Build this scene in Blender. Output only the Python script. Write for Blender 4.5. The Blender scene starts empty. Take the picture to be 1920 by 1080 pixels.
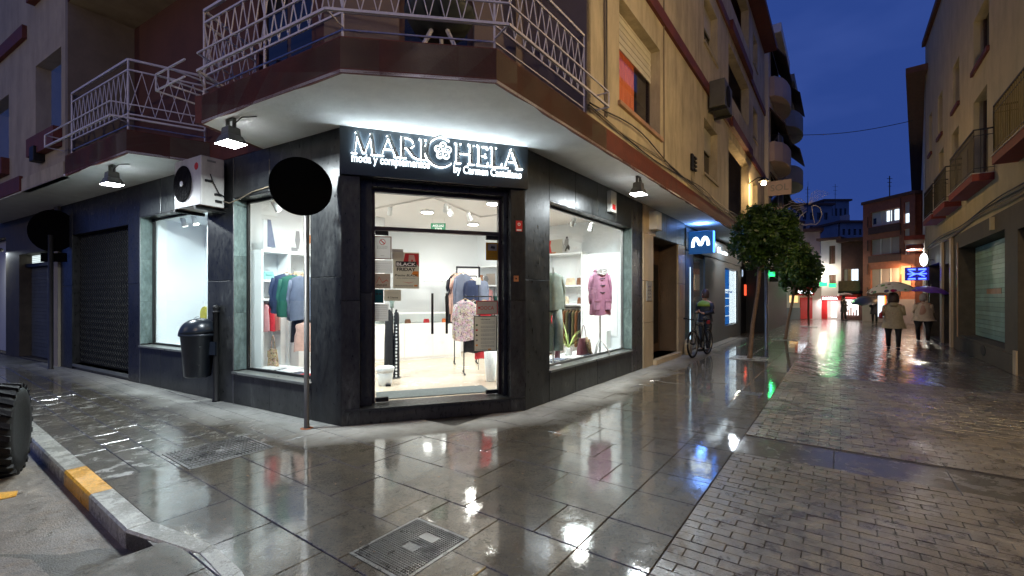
import bpy, bmesh, math, random
from mathutils import Vector, Matrix, noise
random.seed(7)
sc = bpy.context.scene
COL = sc.collection

# ------------------------------------------------------------------ camera, sky, exposure
F_PX, EYE, HZ = 850.0, 1.6, 558.0            # focal length in photo pixels, eye height, horizon row
cam_d = bpy.data.cameras.new('camera')
cam = bpy.data.objects.new('camera', cam_d); COL.objects.link(cam)
cam.location = (0, 0, EYE); cam.rotation_euler = (math.radians(90), 0, 0)
cam_d.sensor_width = 36; cam_d.lens = F_PX / 1920 * 36
cam_d.shift_y = (HZ - 540) / 1920
cam_d.clip_start = 0.05; cam_d.clip_end = 900
sc.camera = cam

w = bpy.data.worlds.new('World'); sc.world = w; w.use_nodes = True
wn, wl = w.node_tree.nodes, w.node_tree.links
wn.clear()
wo = wn.new('ShaderNodeOutputWorld'); bg = wn.new('ShaderNodeBackground'); sky = wn.new('ShaderNodeTexSky')
sky.sky_type = 'NISHITA'; sky.sun_disc = False
sky.sun_elevation = math.radians(-5.0); sky.sun_rotation = math.radians(200)
sky.air_density = 1.3; sky.dust_density = 0.4; sky.ozone_density = 4.0
tint = wn.new('ShaderNodeMix'); tint.data_type = 'RGBA'; tint.blend_type = 'MIX'
tint.inputs[0].default_value = 0.93
tcd = wn.new('ShaderNodeTexCoord'); tmp = wn.new('ShaderNodeMapping'); tmp.inputs['Scale'].default_value = (1.0, 1.0, 2.6)
tnz = wn.new('ShaderNodeTexNoise'); tnz.inputs['Scale'].default_value = 2.3; tnz.inputs['Detail'].default_value = 4
trp = wn.new('ShaderNodeValToRGB')
trp.color_ramp.elements[0].position = .38; trp.color_ramp.elements[0].color = (0.026, 0.062, 0.27, 1)
trp.color_ramp.elements[1].position = .64; trp.color_ramp.elements[1].color = (0.052, 0.098, 0.36, 1)
wl.new(tcd.outputs['Generated'], tmp.inputs[0]); wl.new(tmp.outputs[0], tnz.inputs['Vector']); wl.new(tnz.outputs['Fac'], trp.inputs[0])
wl.new(sky.outputs[0], tint.inputs[6]); wl.new(trp.outputs[0], tint.inputs[7])
wl.new(tint.outputs[2], bg.inputs[0]); bg.inputs[1].default_value = 0.70
wl.new(bg.outputs[0], wo.inputs[0])
sc.view_settings.view_transform = 'Standard'
sc.view_settings.look = 'None'
sc.view_settings.exposure = 0.54
sc.view_settings.gamma = 1
sc.render.engine = 'CYCLES'
sc.cycles.use_denoising = True
sc.cycles.max_bounces = 7; sc.cycles.diffuse_bounces = 4; sc.cycles.glossy_bounces = 4
sc.cycles.transparent_max_bounces = 12; sc.cycles.caustics_reflective = False; sc.cycles.caustics_refractive = False
sc.cycles.sample_clamp_indirect = 6.0

# ------------------------------------------------------------------ helpers
def gp(px, py, z=0.0):
    """where the photo pixel's ray meets the level z"""
    Y = (EYE - z) * F_PX / (py - HZ)
    return Vector(((px - 960) / F_PX * Y, Y))
def at(px, py, Y):
    return Vector(((px - 960) / F_PX * Y, Y, EYE - (py - HZ) / F_PX * Y))
class Fr:
    """wall frame: s along the wall, d outward, z up"""
    def __init__(s, o, u, n):
        s.o = Vector(o[:2]); s.u = Vector(u[:2]).normalized(); s.n = Vector(n[:2]).normalized()
    def P(s, a, d, z):
        q = s.o + s.u * a + s.n * d
        return Vector((q.x, q.y, z))
    def s_at(s, px, d=0.0):
        k = (px - 960) / F_PX
        b = s.o + s.n * d
        return (k * b.y - b.x) / (s.u.x - k * s.u.y)
    def z_at(s, px, py, d=0.0):
        Y = s.P(s.s_at(px, d), d, 0).y
        return EYE - (py - HZ) * Y / F_PX
    def off(s, a, d):
        return Fr(s.o + s.u * a + s.n * d, s.u, s.n)
R = Vector((615 / F_PX, 1)).normalized()
T = Vector((-R.y, R.x))
WLD = Fr((0, 0), (1, 0), (0, 1))
GR = Fr((0, 0), R, T)                          # ground grid: s = r along the street, d = t across it
A0, B0 = gp(640, 800), gp(985, 770)
nR = Vector((R.y, -R.x))
L = Vector((-487 - 960, F_PX)).normalized()
nL = Vector((-L.y, L.x)); nL = nL if nL.y < 0 else -nL
FR = Fr(B0, R, nR)
FL = Fr(A0, L, nL)
uD = (B0 - A0).normalized(); nD = Vector((uD.y, -uD.x))
FD = Fr(A0, uD, nD)
LD = (B0 - A0).length

MATS = {}
def _out(nt, sh):
    o = nt.nodes.new('ShaderNodeOutputMaterial'); nt.links.new(sh.outputs[0], o.inputs[0]); return o
def newmat(name):
    m = bpy.data.materials.new(name); m.use_nodes = True; m.node_tree.nodes.clear(); MATS[name] = m
    return m, m.node_tree.nodes, m.node_tree.links
def pos(n, l, scale=(1, 1, 1), rot=0.0):
    g = n.new('ShaderNodeNewGeometry'); mp = n.new('ShaderNodeMapping')
    mp.inputs['Scale'].default_value = scale; mp.inputs['Rotation'].default_value = (0, 0, rot)
    l.new(g.outputs['Position'], mp.inputs[0]); return mp.outputs[0]
def nz(n, l, vec, scale, detail=4, rough=.55, dist=0.0):
    t = n.new('ShaderNodeTexNoise'); t.inputs['Scale'].default_value = scale; t.inputs['Detail'].default_value = detail
    t.inputs['Roughness'].default_value = rough; t.inputs['Distortion'].default_value = dist
    l.new(vec, t.inputs['Vector']); return t.outputs['Fac']
def math_(n, l, op, a, b=None, clamp=False):
    m = n.new('ShaderNodeMath'); m.operation = op; m.use_clamp = clamp
    for i, v in enumerate((a, b)):
        if v is None: continue
        if isinstance(v, (int, float)): m.inputs[i].default_value = v
        else: l.new(v, m.inputs[i])
    return m.outputs[0]
def ramp(n, l, fac, stops):
    r = n.new('ShaderNodeValToRGB'); l.new(fac, r.inputs[0])
    e = r.color_ramp.elements
    while len(e) < len(stops): e.new(.5)
    for i, (p, c) in enumerate(stops):
        e[i].position = p; e[i].color = (c[0], c[1], c[2], 1) if not isinstance(c, (int, float)) else (c, c, c, 1)
    return r.outputs[0]
def mixc(n, l, f, a, b, mode='MIX'):
    m = n.new('ShaderNodeMix'); m.data_type = 'RGBA'; m.blend_type = mode
    for i, v in ((0, f), (6, a), (7, b)):
        if isinstance(v, (int, float)): m.inputs[i].default_value = v
        elif isinstance(v, tuple): m.inputs[i].default_value = (*v, 1)
        else: l.new(v, m.inputs[i])
    return m.outputs[2]
def bump(n, l, h, strength, dist=.01):
    b = n.new('ShaderNodeBump'); b.inputs['Strength'].default_value = strength; b.inputs['Distance'].default_value = dist
    l.new(h, b.inputs['Height']); return b.outputs[0]
def mk(name, col, rough=.6, metal=0.0, var=.18, scale=6.0, stretch=(1, 1, 1), bmp=0.0, bscale=40.0, emit=None, es=0.0,
       rnd=0.0, dirt=0.0, spec=.5, rvar=.1, alpha=None, coat=0.0):
    if name in MATS: return MATS[name]
    m, n, l = newmat(name)
    p = n.new('ShaderNodeBsdfPrincipled')
    v = pos(n, l, stretch)
    f = nz(n, l, v, scale, 6, .6)
    lo = tuple(c * (1 - var) for c in col); hi = tuple(min(1, c * (1 + var)) for c in col)
    c = ramp(n, l, f, [(.3, lo), (.7, hi)])
    if dirt:
        f2 = nz(n, l, pos(n, l, (1.3, 1.3, .35)), 2.1, 8, .65)
        k = ramp(n, l, f2, [(.45, 0.0), (.72, 1.0)])
        k = math_(n, l, 'MULTIPLY', k, dirt)
        c = mixc(n, l, k, c, tuple(x * .45 for x in col))
    if rnd:
        oi = n.new('ShaderNodeObjectInfo')
        g = math_(n, l, 'MULTIPLY_ADD', oi.outputs['Random'], 2 * rnd); g.node.inputs[2].default_value = 1 - rnd
        cc = n.new('ShaderNodeCombineColor')
        for i in range(3): l.new(g, cc.inputs[i])
        c = mixc(n, l, 1.0, c, cc.outputs[0], 'MULTIPLY')
    l.new(c, p.inputs['Base Color'])
    r = math_(n, l, 'MULTIPLY_ADD', f, 2 * rvar); r.node.inputs[2].default_value = rough - rvar
    l.new(r, p.inputs['Roughness'])
    p.inputs['Metallic'].default_value = metal
    p.inputs['Specular IOR Level'].default_value = spec
    if coat: p.inputs['Coat Weight'].default_value = coat; p.inputs['Coat Roughness'].default_value = .08
    if emit: p.inputs['Emission Color'].default_value = (*emit, 1); p.inputs['Emission Strength'].default_value = es
    if bmp:
        l.new(bump(n, l, nz(n, l, pos(n, l, stretch), bscale, 6, .6), bmp), p.inputs['Normal'])
    _out(m.node_tree, p)
    return m
def emi(name, col, s):
    if name in MATS: return MATS[name]
    m, n, l = newmat(name); e = n.new('ShaderNodeEmission'); e.inputs[0].default_value = (*col, 1); e.inputs[1].default_value = s
    _out(m.node_tree, e); return m
def glass(name, tintc=(1, 1, 1), refl=1.45):
    m, n, l = newmat(name)
    t = n.new('ShaderNodeBsdfTransparent'); t.inputs[0].default_value = (*tintc, 1)
    g = n.new('ShaderNodeBsdfGlossy'); g.inputs['Roughness'].default_value = .01
    f = n.new('ShaderNodeFresnel'); gm = n.new('ShaderNodeNewGeometry')
    io = math_(n, l, 'MULTIPLY_ADD', gm.outputs['Backfacing'], 1 / refl - refl); io.node.inputs[2].default_value = refl; l.new(io, f.inputs[0])
    x = n.new('ShaderNodeMixShader'); l.new(f.outputs[0], x.inputs[0]); l.new(t.outputs[0], x.inputs[1]); l.new(g.outputs[0], x.inputs[2])
    _out(m.node_tree, x); return m

# --- wet paving: a water film (coat) over stone; dry where the soffit shelters it
def wetmat(name, c_lo, c_hi, dry, film=.06, gran=1.0, rnd=.25, sheltered=True, cover=.9, ripple=.35, brick=False, cior=2.3):
    m, n, l = newmat(name)
    p = n.new('ShaderNodeBsdfPrincipled')
    v = pos(n, l)
    big = nz(n, l, v, .9, 6, .6, .4)
    fine = nz(n, l, v, 90, 4, .65)
    mid = nz(n, l, v, 7, 8, .7, .3)
    c = ramp(n, l, mid, [(.3, c_lo), (.7, c_hi)])
    spk = ramp(n, l, nz(n, l, v, 210, 2, .5), [(.35, .55), (.7, 1.6)])
    c = mixc(n, l, .9, c, spk, 'MULTIPLY')
    c = mixc(n, l, .8, c, ramp(n, l, nz(n, l, v, 48, 5, .7), [(.35, .6), (.68, 1.5)]), 'MULTIPLY')
    c = mixc(n, l, .8, c, ramp(n, l, nz(n, l, v, 2.3, 7, .65, .5), [(.3, .62), (.7, 1.3)]), 'MULTIPLY')
    oi = n.new('ShaderNodeNewGeometry')
    g = math_(n, l, 'MULTIPLY_ADD', oi.outputs['Random Per Island'], 2 * rnd); g.node.inputs[2].default_value = 1 - rnd
    g2 = math_(n, l, 'MULTIPLY', g, .94)
    cc = n.new('ShaderNodeCombineColor')
    for i in range(3): l.new(g if i < 2 else g2, cc.inputs[i])
    c = mixc(n, l, 1.0, c, cc.outputs[0], 'MULTIPLY')
    wet = ramp(n, l, big, [(.30 - .25 * (cover - .5), .35), (.52 - .2 * (cover - .5), 1.0)])
    if sheltered:
        def dist(o, nn):
            gm = n.new('ShaderNodeNewGeometry')
            sub = n.new('ShaderNodeVectorMath'); sub.operation = 'SUBTRACT'; l.new(gm.outputs['Position'], sub.inputs[0]); sub.inputs[1].default_value = (o[0], o[1], 0)
            d = n.new('ShaderNodeVectorMath'); d.operation = 'DOT_PRODUCT'; l.new(sub.outputs[0], d.inputs[0]); d.inputs[1].default_value = (nn[0], nn[1], 0)
            return d.outputs['Value']
        dd = math_(n, l, 'MAXIMUM', math_(n, l, 'MAXIMUM', dist(B0, nR), dist(A0, nL)), dist(A0, nD))
        wob = math_(n, l, 'MULTIPLY_ADD', mid, .75); wob.node.inputs[2].default_value = -.375
        wob2 = math_(n, l, 'MULTIPLY_ADD', big, .9); wob2.node.inputs[2].default_value = -.45
        dd = math_(n, l, 'ADD', math_(n, l, 'ADD', dd, wob), wob2)
        sh = ramp(n, l, dd, [(.26, 0.0), (.80, 1.0)])
        wet = math_(n, l, 'MULTIPLY', wet, sh)
        c = mixc(n, l, sh, mixc(n, l, 1.0, dry, ramp(n, l, mid, [(.3, .7), (.7, 1.15)]), 'MULTIPLY'), c)
        rb = math_(n, l, 'MULTIPLY_ADD', sh, -.22); rb.node.inputs[2].default_value = .62
        l.new(rb, p.inputs['Roughness'])
    else:
        p.inputs['Roughness'].default_value = .42
    l.new(c, p.inputs['Base Color'])
    l.new(wet, p.inputs['Coat Weight'])
    p.inputs['Specular IOR Level'].default_value = .22
    cr = ramp(n, l, math_(n, l, 'ADD', math_(n, l, 'MULTIPLY', mid, .5), math_(n, l, 'MULTIPLY', nz(n, l, v, 1.7, 7, .7, 1.0), .5)), [(.40, film), (.52, film * 1.8), (.68, film * 7)])
    l.new(cr, p.inputs['Coat Roughness']); p.inputs['Coat IOR'].default_value = cior
    hb = math_(n, l, 'ADD', math_(n, l, 'MULTIPLY', fine, .6 * gran), math_(n, l, 'MULTIPLY', mid, 1.0))
    if brick:
        # far away the joints of the pavers are relief in the sheet
        bt = n.new('ShaderNodeTexBrick'); l.new(pos(n, l, (1, 1, 1), -math.atan2(T.y, T.x)), bt.inputs['Vector'])
        bt.inputs['Scale'].default_value = 1; bt.inputs['Brick Width'].default_value = .2; bt.inputs['Row Height'].default_value = .1
        bt.inputs['Mortar Size'].default_value = .006; bt.inputs['Color1'].default_value = (1, 1, 1, 1); bt.inputs['Color2'].default_value = (.8, .8, .8, 1); bt.inputs['Mortar'].default_value = (0, 0, 0, 1)
        hb = math_(n, l, 'ADD', hb, math_(n, l, 'MULTIPLY', bt.outputs['Color'], .8))
    l.new(bump(n, l, hb, .5, .006 * max(1, gran)), p.inputs['Normal'])
    rp = math_(n, l, 'ADD', nz(n, l, pos(n, l, (1.0, 1.0, 1.0), -math.atan2(R.y, R.x)), 7, 3, .5, .2), math_(n, l, 'MULTIPLY', fine, .17 * gran))
    if brick: rp = math_(n, l, 'ADD', math_(n, l, 'ADD', math_(n, l, 'MULTIPLY', bt.outputs['Color'], .5), rp), math_(n, l, 'MULTIPLY', nz(n, l, pos(n, l, (1.0, .22, 1), -math.atan2(R.y, R.x)), 2.4, 4, .6), 14.0))
    l.new(bump(n, l, rp, ripple, .0035), p.inputs['Coat Normal'])
    _out(m.node_tree, p); return m

wetmat('wet_slab', (.036, .028, .018), (.084, .066, .045), (.30, .29, .26), film=.028, gran=.8, ripple=.28)
wetmat('wet_slab_small', (.036, .031, .023), (.078, .066, .050), (.24, .24, .22), film=.09, gran=1.6, cover=.8, ripple=.6)
wetmat('wet_brick', (.056, .046, .034), (.145, .120, .090), (.2, .2, .19), film=.20, gran=3.2, rnd=.5, cover=.4, sheltered=False, ripple=.9, cior=1.8)
wetmat('wet_brick_smooth', (.055, .047, .037), (.095, .082, .065), (.2, .2, .19), film=.10, gran=1.2, rnd=.1, cover=.9, sheltered=False, ripple=.7, cior=1.7)
wetmat('wet_far', (.050, .040, .030), (.09, .073, .055), (.2, .2, .19), film=.07, gran=.6, rnd=0, cover=1.0, sheltered=False, ripple=1.0, brick=True)
wetmat('wet_asphalt', (.085, .068, .052), (.20, .16, .125), (.2, .2, .19), cior=1.5, film=.26, gran=3.5, rnd=0, cover=.35, sheltered=False, ripple=.9)
wetmat('rough_asphalt', (.035, .031, .024), (.12, .108, .08), (.2, .2, .19), cior=1.5, film=.30, gran=5, rnd=0, cover=.3, sheltered=False, ripple=1.2)
wetmat('bedding', (.018, .015, .012), (.04, .034, .026), (.2, .2, .19), cior=1.4, film=.3, cover=.3, sheltered=False)
wetmat('kerb_stone', (.17, .165, .15), (.30, .295, .275), (.2, .2, .19), cior=1.5, film=.16, gran=1.4, rnd=.12, cover=.6, sheltered=False)
wetmat('kerb_dark', (.016, .011, .009), (.042, .031, .025), (.2, .2, .19), cior=1.4, film=.2, gran=2, rnd=.1, cover=.5, sheltered=False)
wetmat('kerb_yellow', (.50, .23, .010), (.66, .33, .014), (.2, .2, .19), cior=1.5, film=.2, gran=1.4, rnd=.05, cover=.4, sheltered=False)
wetmat('iron', (.03, .028, .026), (.06, .055, .05), (.2, .2, .19), cior=1.9, film=.20, gran=2, rnd=.05, cover=.9, sheltered=False)

# --- dark slate cladding
def slate(name, lo, hi, veins, rough=.34):
    m, n, l = newmat(name); p = n.new('ShaderNodeBsdfPrincipled')
    oi = n.new('ShaderNodeObjectInfo')
    g = n.new('ShaderNodeNewGeometry'); ad = n.new('ShaderNodeVectorMath'); ad.operation = 'ADD'
    cb = n.new('ShaderNodeCombineXYZ'); sc_ = math_(n, l, 'MULTIPLY', oi.outputs['Random'], 37.0)
    for i in range(3): l.new(sc_, cb.inputs[i])
    l.new(g.outputs['Position'], ad.inputs[0]); l.new(cb.outputs[0], ad.inputs[1])
    mp = n.new('ShaderNodeMapping'); mp.inputs['Scale'].default_value = (1, 1, .45); l.new(ad.outputs[0], mp.inputs[0])
    a = nz(n, l, mp.outputs[0], 3.2, 8, .68, .8)
    b = nz(n, l, mp.outputs[0], 22, 6, .7, .3)
    c = ramp(n, l, a, [(.3, lo), (.62, hi), (.8, veins)])
    c = mixc(n, l, .55, c, ramp(n, l, b, [(.3, .3), (.7, 1.9)]), 'MULTIPLY')
    gg = math_(n, l, 'MULTIPLY_ADD', oi.outputs['Random'], .7); gg.node.inputs[2].default_value = .65
    cc = n.new('ShaderNodeCombineColor')
    for i in range(3): l.new(gg, cc.inputs[i])
    c = mixc(n, l, 1.0, c, cc.outputs[0], 'MULTIPLY')
    l.new(c, p.inputs['Base Color'])
    l.new(ramp(n, l, b, [(.3, rough - .1), (.7, rough + .16)]), p.inputs['Roughness'])
    p.inputs['Specular IOR Level'].default_value = .32
    l.new(bump(n, l, b, .35, .005), p.inputs['Normal'])
    _out(m.node_tree, p)
slate('slate', (.010, .011, .011), (.032, .034, .033), (.11, .118, .112))
slate('slate_green', (.05, .075, .07), (.12, .165, .155), (.24, .30, .28), .4)
slate('slate_black', (.012, .012, .012), (.026, .025, .025), (.06, .058, .056), .3)
mk('soffit', (.87, .89, .88), .8, var=.07, scale=3, bmp=.6, bscale=9, dirt=.12)
mk('fascia_brown', (.125, .030, .018), .7, var=.25, scale=5, bmp=.5, bscale=25, dirt=.4)
mk('plaster_yellow', (.48, .415, .29), .85, var=.12, scale=2, bmp=.35, bscale=60, dirt=.75)
mk('plaster_beige', (.40, .345, .24), .85, var=.12, scale=2, bmp=.35, bscale=60, dirt=.5)
mk('plaster_left', (.40, .34, .25), .85, var=.12, scale=2, bmp=.35, bscale=60, dirt=.5)
mk('plaster_maroon', (.11, .045, .035), .85, var=.2, scale=2, bmp=.3, bscale=60)
mk('plaster_dark', (.20, .165, .125), .85, var=.2, scale=2, bmp=.3, bscale=60)
mk('paint_mauve', (.16, .125, .115), .85, var=.12, scale=2, bmp=.3, bscale=60)
mk('white_rail', (.62, .60, .64), .42, var=.1, scale=30, dirt=.25)
mk('black_metal', (.012, .012, .012), .55, spec=.25, metal=.0, var=.2, scale=20)
mk('black_matte', (.0015, .0015, .0015), .95, var=.1, spec=.05)
mk('grey_metal', (.20, .20, .20), .38, metal=.8, var=.15, scale=14)
mk('steel', (.55, .55, .55), .25, metal=1.0, var=.08, scale=14)
mk('letter_metal', (.42, .43, .43), .45, metal=.2, var=.15, scale=60)
mk('lamp_grey', (.10, .10, .085), .5, metal=.3, var=.15)
mk('bin_plastic', (.010, .014, .020), .30, var=.2, scale=9, rvar=.08)
mk('white_plastic', (.72, .72, .70), .4, var=.06, scale=9, dirt=.2)
mk('ac_white', (.55, .54, .50), .45, var=.08, scale=7, dirt=.7)
mk('rubber', (.006, .006, .006), .6, spec=.25, var=.4, scale=24, bmp=.5, bscale=50)
mk('shop_white', (.80, .83, .84), .6, var=.03, scale=2)
mk('shop_ceiling', (.80, .76, .72), .8, var=.02, scale=2)
mk('shop_floor', (.66, .55, .43), .25, var=.05, scale=3)
mk('counter_white', (.82, .82, .82), .3, var=.02)
mk('door_mat', (.16, .185, .185), .9, var=.2, scale=40)
mk('ink', (.02, .02, .02), .7, var=.1)
mk('ink_grey', (.22, .22, .22), .7, var=.1)
mk('ink_red', (.55, .02, .02), .6, var=.1)
mk('ink_green', (.01, .10, .03), .6, var=.1)
mk('ink_orange', (.75, .25, .03), .6, var=.1)
mk('ink_white', (.85, .85, .85), .6, var=.02)
mk('skin', (.42, .24, .17), .5, var=.08)
mk('skin_pink', (.60, .36, .30), .6, var=.08)
mk('travertine', (.46, .36, .23), .5, var=.18, scale=4, stretch=(1, 1, .4), dirt=.35, bmp=.2, rnd=.12)
mk('travertine_dark', (.42, .25, .14), .4, var=.3, scale=3, stretch=(1, 1, .4), dirt=.4)
mk('shop_blue_grey', (.06, .075, .085), .45, var=.2, scale=3)
mk('brown_stone', (.085, .072, .052), .65, spec=.25, var=.25, scale=4, dirt=.3)
mk('shutter_grey', (.13, .14, .13), .7, metal=.0, spec=.2, var=.12, scale=4, dirt=.3, rnd=.08)
mk('shutter_teal', (.26, .42, .37), .45, metal=.0, var=.25, scale=2.2, dirt=.3, rnd=.15)
mk('roller_cream', (.55, .52, .43), .6, var=.06, dirt=.2, rnd=.06)
mk('wood_brown', (.10, .055, .03), .5, var=.3, scale=8)
mk('wood_light', (.50, .32, .16), .5, var=.2, scale=8)
mk('brick_red', (.30, .10, .055), .8, var=.2, scale=5, rnd=.1)
mk('brick_dark', (.09, .04, .03), .8, var=.25, scale=5)
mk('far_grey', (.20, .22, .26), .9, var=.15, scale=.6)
mk('far_cream', (.55, .50, .42), .9, var=.08, scale=1)
mk('far_pink', (.42, .33, .30), .9, var=.1, scale=1)
mk('far_white', (.62, .58, .55), .85, var=.08, scale=1)
mk('tile_roof', (.12, .055, .035), .8, var=.3, scale=6)
mk('bark', (.16, .10, .06), .8, var=.3, scale=20, bmp=.8, bscale=30)
mk('cable', (.02, .018, .016), .6)
mk('cable_tan', (.22, .18, .12), .6)
mk('window_dark', (.012, .014, .020), .08, var=.3, scale=2)
mk('window_bluish', (.02, .035, .075), .12, var=.4, scale=2, emit=(.05, .09, .3), es=.12)
mk('awning_brown', (.05, .028, .022), .8, var=.3)
mk('building_blue', (.20, .20, .21), .85, var=.12, scale=1.2)
glass('glass_clear', (.96, .985, .98), 1.4)
emi('lamp_white', (.93, .97, 1.0), 60)
emi('down_white', (1.0, .95, .88), 25)
emi('sign_white', (.80, .93, 1.0), 25)
emi('emblem_white', (.80, .93, 1.0), 3)
emi('sign_text', (.80, .93, 1.0), 3.0)
emi('sign_white_soft', (.80, .93, 1.0), 3.2)

# paper glows a little when lit from behind
def papermat(name, c, k=.5):
    m, n, l = newmat(name); p = n.new('ShaderNodeBsdfDiffuse'); p.inputs[0].default_value = (*c, 1)
    t = n.new('ShaderNodeBsdfTranslucent'); t.inputs[0].default_value = (*c, 1); x = n.new('ShaderNodeMixShader'); x.inputs[0].default_value = k
    l.new(p.outputs[0], x.inputs[1]); l.new(t.outputs[0], x.inputs[2]); _out(m.node_tree, x)
for _n, _c, _k in (('paper', (.62, .60, .52), .45), ('paper_white', (.80, .82, .82), .45), ('paper_grey', (.45, .43, .40), .4), ('paper_tan', (.50, .44, .38), .42), ('paper_gold', (.32, .19, .03), .35), ('paper_teal', (.03, .12, .15), .4)):
    papermat(_n, _c, _k)
# leaf with light passing through
def leafmat(name, lo, hi):
    m, n, l = newmat(name); p = n.new('ShaderNodeBsdfPrincipled')
    c = ramp(n, l, nz(n, l, pos(n, l), 5, 5, .7), [(.3, lo), (.72, hi)])
    l.new(c, p.inputs['Base Color']); p.inputs['Roughness'].default_value = .38
    t = n.new('ShaderNodeBsdfTranslucent'); l.new(c, t.inputs[0])
    x = n.new('ShaderNodeMixShader'); x.inputs[0].default_value = .3
    l.new(p.outputs[0], x.inputs[1]); l.new(t.outputs[0], x.inputs[2]); _out(m.node_tree, x)
leafmat('leaf', (.022, .062, .010), (.085, .16, .028))

def tag(o, label=None, cat=None, group=None, kind=None):
    if label: o['label'] = label
    if cat: o['category'] = cat
    if group: o['group'] = group
    if kind: o['kind'] = kind
    return o
def thing(name, label, cat, loc=(0, 0, 0), group=None):
    o = bpy.data.objects.new(name, None); COL.objects.link(o)
    o.empty_display_size = .1
    o.location = (loc[0], loc[1], loc[2] if len(loc) > 2 else 0)
    return tag(o, label, cat, group)
def attach(o, parent):
    o.parent = parent
    if parent.parent is None:
        o.matrix_parent_inverse = Matrix.Translation(-Vector(parent.location))
class MB:
    def __init__(s): s.v = []; s.f = []
    def add(s, vs, fs):
        k = len(s.v); s.v += [Vector(v) for v in vs]; s.f += [tuple(k + i for i in f) for f in fs]; return s
    def quad(s, a, b, c, d): return s.add([a, b, c, d], [(0, 1, 2, 3)])
    def box(s, F, s0, s1, d0, d1, z0, z1):
        vs = [F.P(a, d, z) for z in (z0, z1) for d in (d0, d1) for a in (s0, s1)]
        return s.add(vs, [(0, 2, 3, 1), (4, 5, 7, 6), (0, 1, 5, 4), (2, 6, 7, 3), (0, 4, 6, 2), (1, 3, 7, 5)])
    def tube(s, pts, r, n=6, cap=True):
        pts = [Vector(p) for p in pts]; rs = r if isinstance(r, (list, tuple)) else [r] * len(pts)
        k = len(s.v); up = Vector((0, 0, 1))
        for i, p in enumerate(pts):
            d = (pts[min(i + 1, len(pts) - 1)] - pts[max(i - 1, 0)])
            d = d.normalized() if d.length > 1e-9 else Vector((0, 0, 1))
            a = d.cross(up)
            if a.length < .05: a = d.cross(Vector((1, 0, 0)))
            a.normalize(); b = d.cross(a)
            for j in range(n):
                t = 2 * math.pi * (j + .5) / n
                s.v.append(p + (a * math.cos(t) + b * math.sin(t)) * rs[i])
        for i in range(len(pts) - 1):
            for j in range(n):
                q = (j + 1) % n
                s.f.append((k + i * n + j, k + i * n + q, k + (i + 1) * n + q, k + (i + 1) * n + j))
        if cap:
            s.f.append(tuple(k + j for j in range(n))[::-1]); s.f.append(tuple(k + (len(pts) - 1) * n + j for j in range(n)))
        return s
    def bar(s, a, b, r): return s.tube([a, b], r, 4)
    def lathe(s, c, prof, n=20, sx=1.0, sy=1.0, rot=0.0, M=None):
        c = Vector(c); k = len(s.v)
        for (r, z) in prof:
            for j in range(n):
                t = 2 * math.pi * j / n
                x, y = r * math.cos(t) * sx, r * math.sin(t) * sy
                p = Vector((x * math.cos(rot) - y * math.sin(rot), x * math.sin(rot) + y * math.cos(rot), z))
                s.v.append(c + (M @ p if M else p))
        for i in range(len(prof) - 1):
            for j in range(n):
                q = (j + 1) % n
                s.f.append((k + i * n + j, k + i * n + q, k + (i + 1) * n + q, k + (i + 1) * n + j))
        s.f.append(tuple(k + j for j in range(n))[::-1]); s.f.append(tuple(k + (len(prof) - 1) * n + j for j in range(n)))
        return s
    def prism(s, pts, z0, z1):
        n = len(pts); k = len(s.v)
        s.v += [Vector((p[0], p[1], z0)) for p in pts] + [Vector((p[0], p[1], z1)) for p in pts]
        s.f.append(tuple(k + i for i in range(n))[::-1]); s.f.append(tuple(k + n + i for i in range(n)))
        for i in range(n):
            j = (i + 1) % n; s.f.append((k + i, k + j, k + n + j, k + n + i))
        return s
    def plate(s, F, pts, d0, d1):
        """outline pts (s,z) on wall frame F, thickness d0..d1"""
        n = len(pts); k = len(s.v)
        s.v += [F.P(a, d0, z) for a, z in pts] + [F.P(a, d1, z) for a, z in pts]
        s.f.append(tuple(k + i for i in range(n))); s.f.append(tuple(k + n + i for i in range(n))[::-1])
        for i in range(n):
            j = (i + 1) % n; s.f.append((k + i, k + n + i, k + n + j, k + j))
        return s
    def build(s, name, mat, parent=None, smooth=False, bevel=0.0, label=None, cat=None, group=None, kind=None, origin=None):
        me = bpy.data.meshes.new(name)
        vs = s.v; off = Vector((0, 0, 0))
        if parent is None:
            if origin is not None: off = Vector(origin)
            elif vs:
                xs = [v.x for v in vs]; ys = [v.y for v in vs]; zs = [v.z for v in vs]
                off = Vector(((min(xs) + max(xs)) / 2, (min(ys) + max(ys)) / 2, min(zs)))
        me.from_pydata([tuple(v - off) for v in vs], [], s.f)
        me.update()
        bm = bmesh.new(); bm.from_mesh(me); bmesh.ops.recalc_face_normals(bm, faces=bm.faces); bm.to_mesh(me); bm.free()
        if smooth:
            for p in me.polygons: p.use_smooth = True
        me.materials.append(MATS[mat] if isinstance(mat, str) else mat)
        o = bpy.data.objects.new(name, me); COL.objects.link(o)
        o.location = off
        if parent is not None: attach(o, parent)
        if bevel:
            b = o.modifiers.new('bevel', 'BEVEL'); b.width = bevel; b.segments = 2; b.limit_method = 'ANGLE'
        return tag(o, label, cat, group, kind)
def bx(name, F, s0, s1, d0, d1, z0, z1, mat, parent=None, **k):
    return MB().box(F, s0, s1, d0, d1, z0, z1).build(name, mat, parent, **k)
def clone(o, loc=None, rz=None, label=None):
    """copy a thing with its parts and their sub-parts"""
    c = o.copy(); COL.objects.link(c)
    for ch in o.children:
        d = ch.copy(); COL.objects.link(d); d.parent = c
        for g in ch.children:
            e = g.copy(); COL.objects.link(e); e.parent = d
    if loc is not None: c.location = loc
    if rz is not None: c.rotation_euler[2] = rz
    if label: c['label'] = label
    return c
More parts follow.
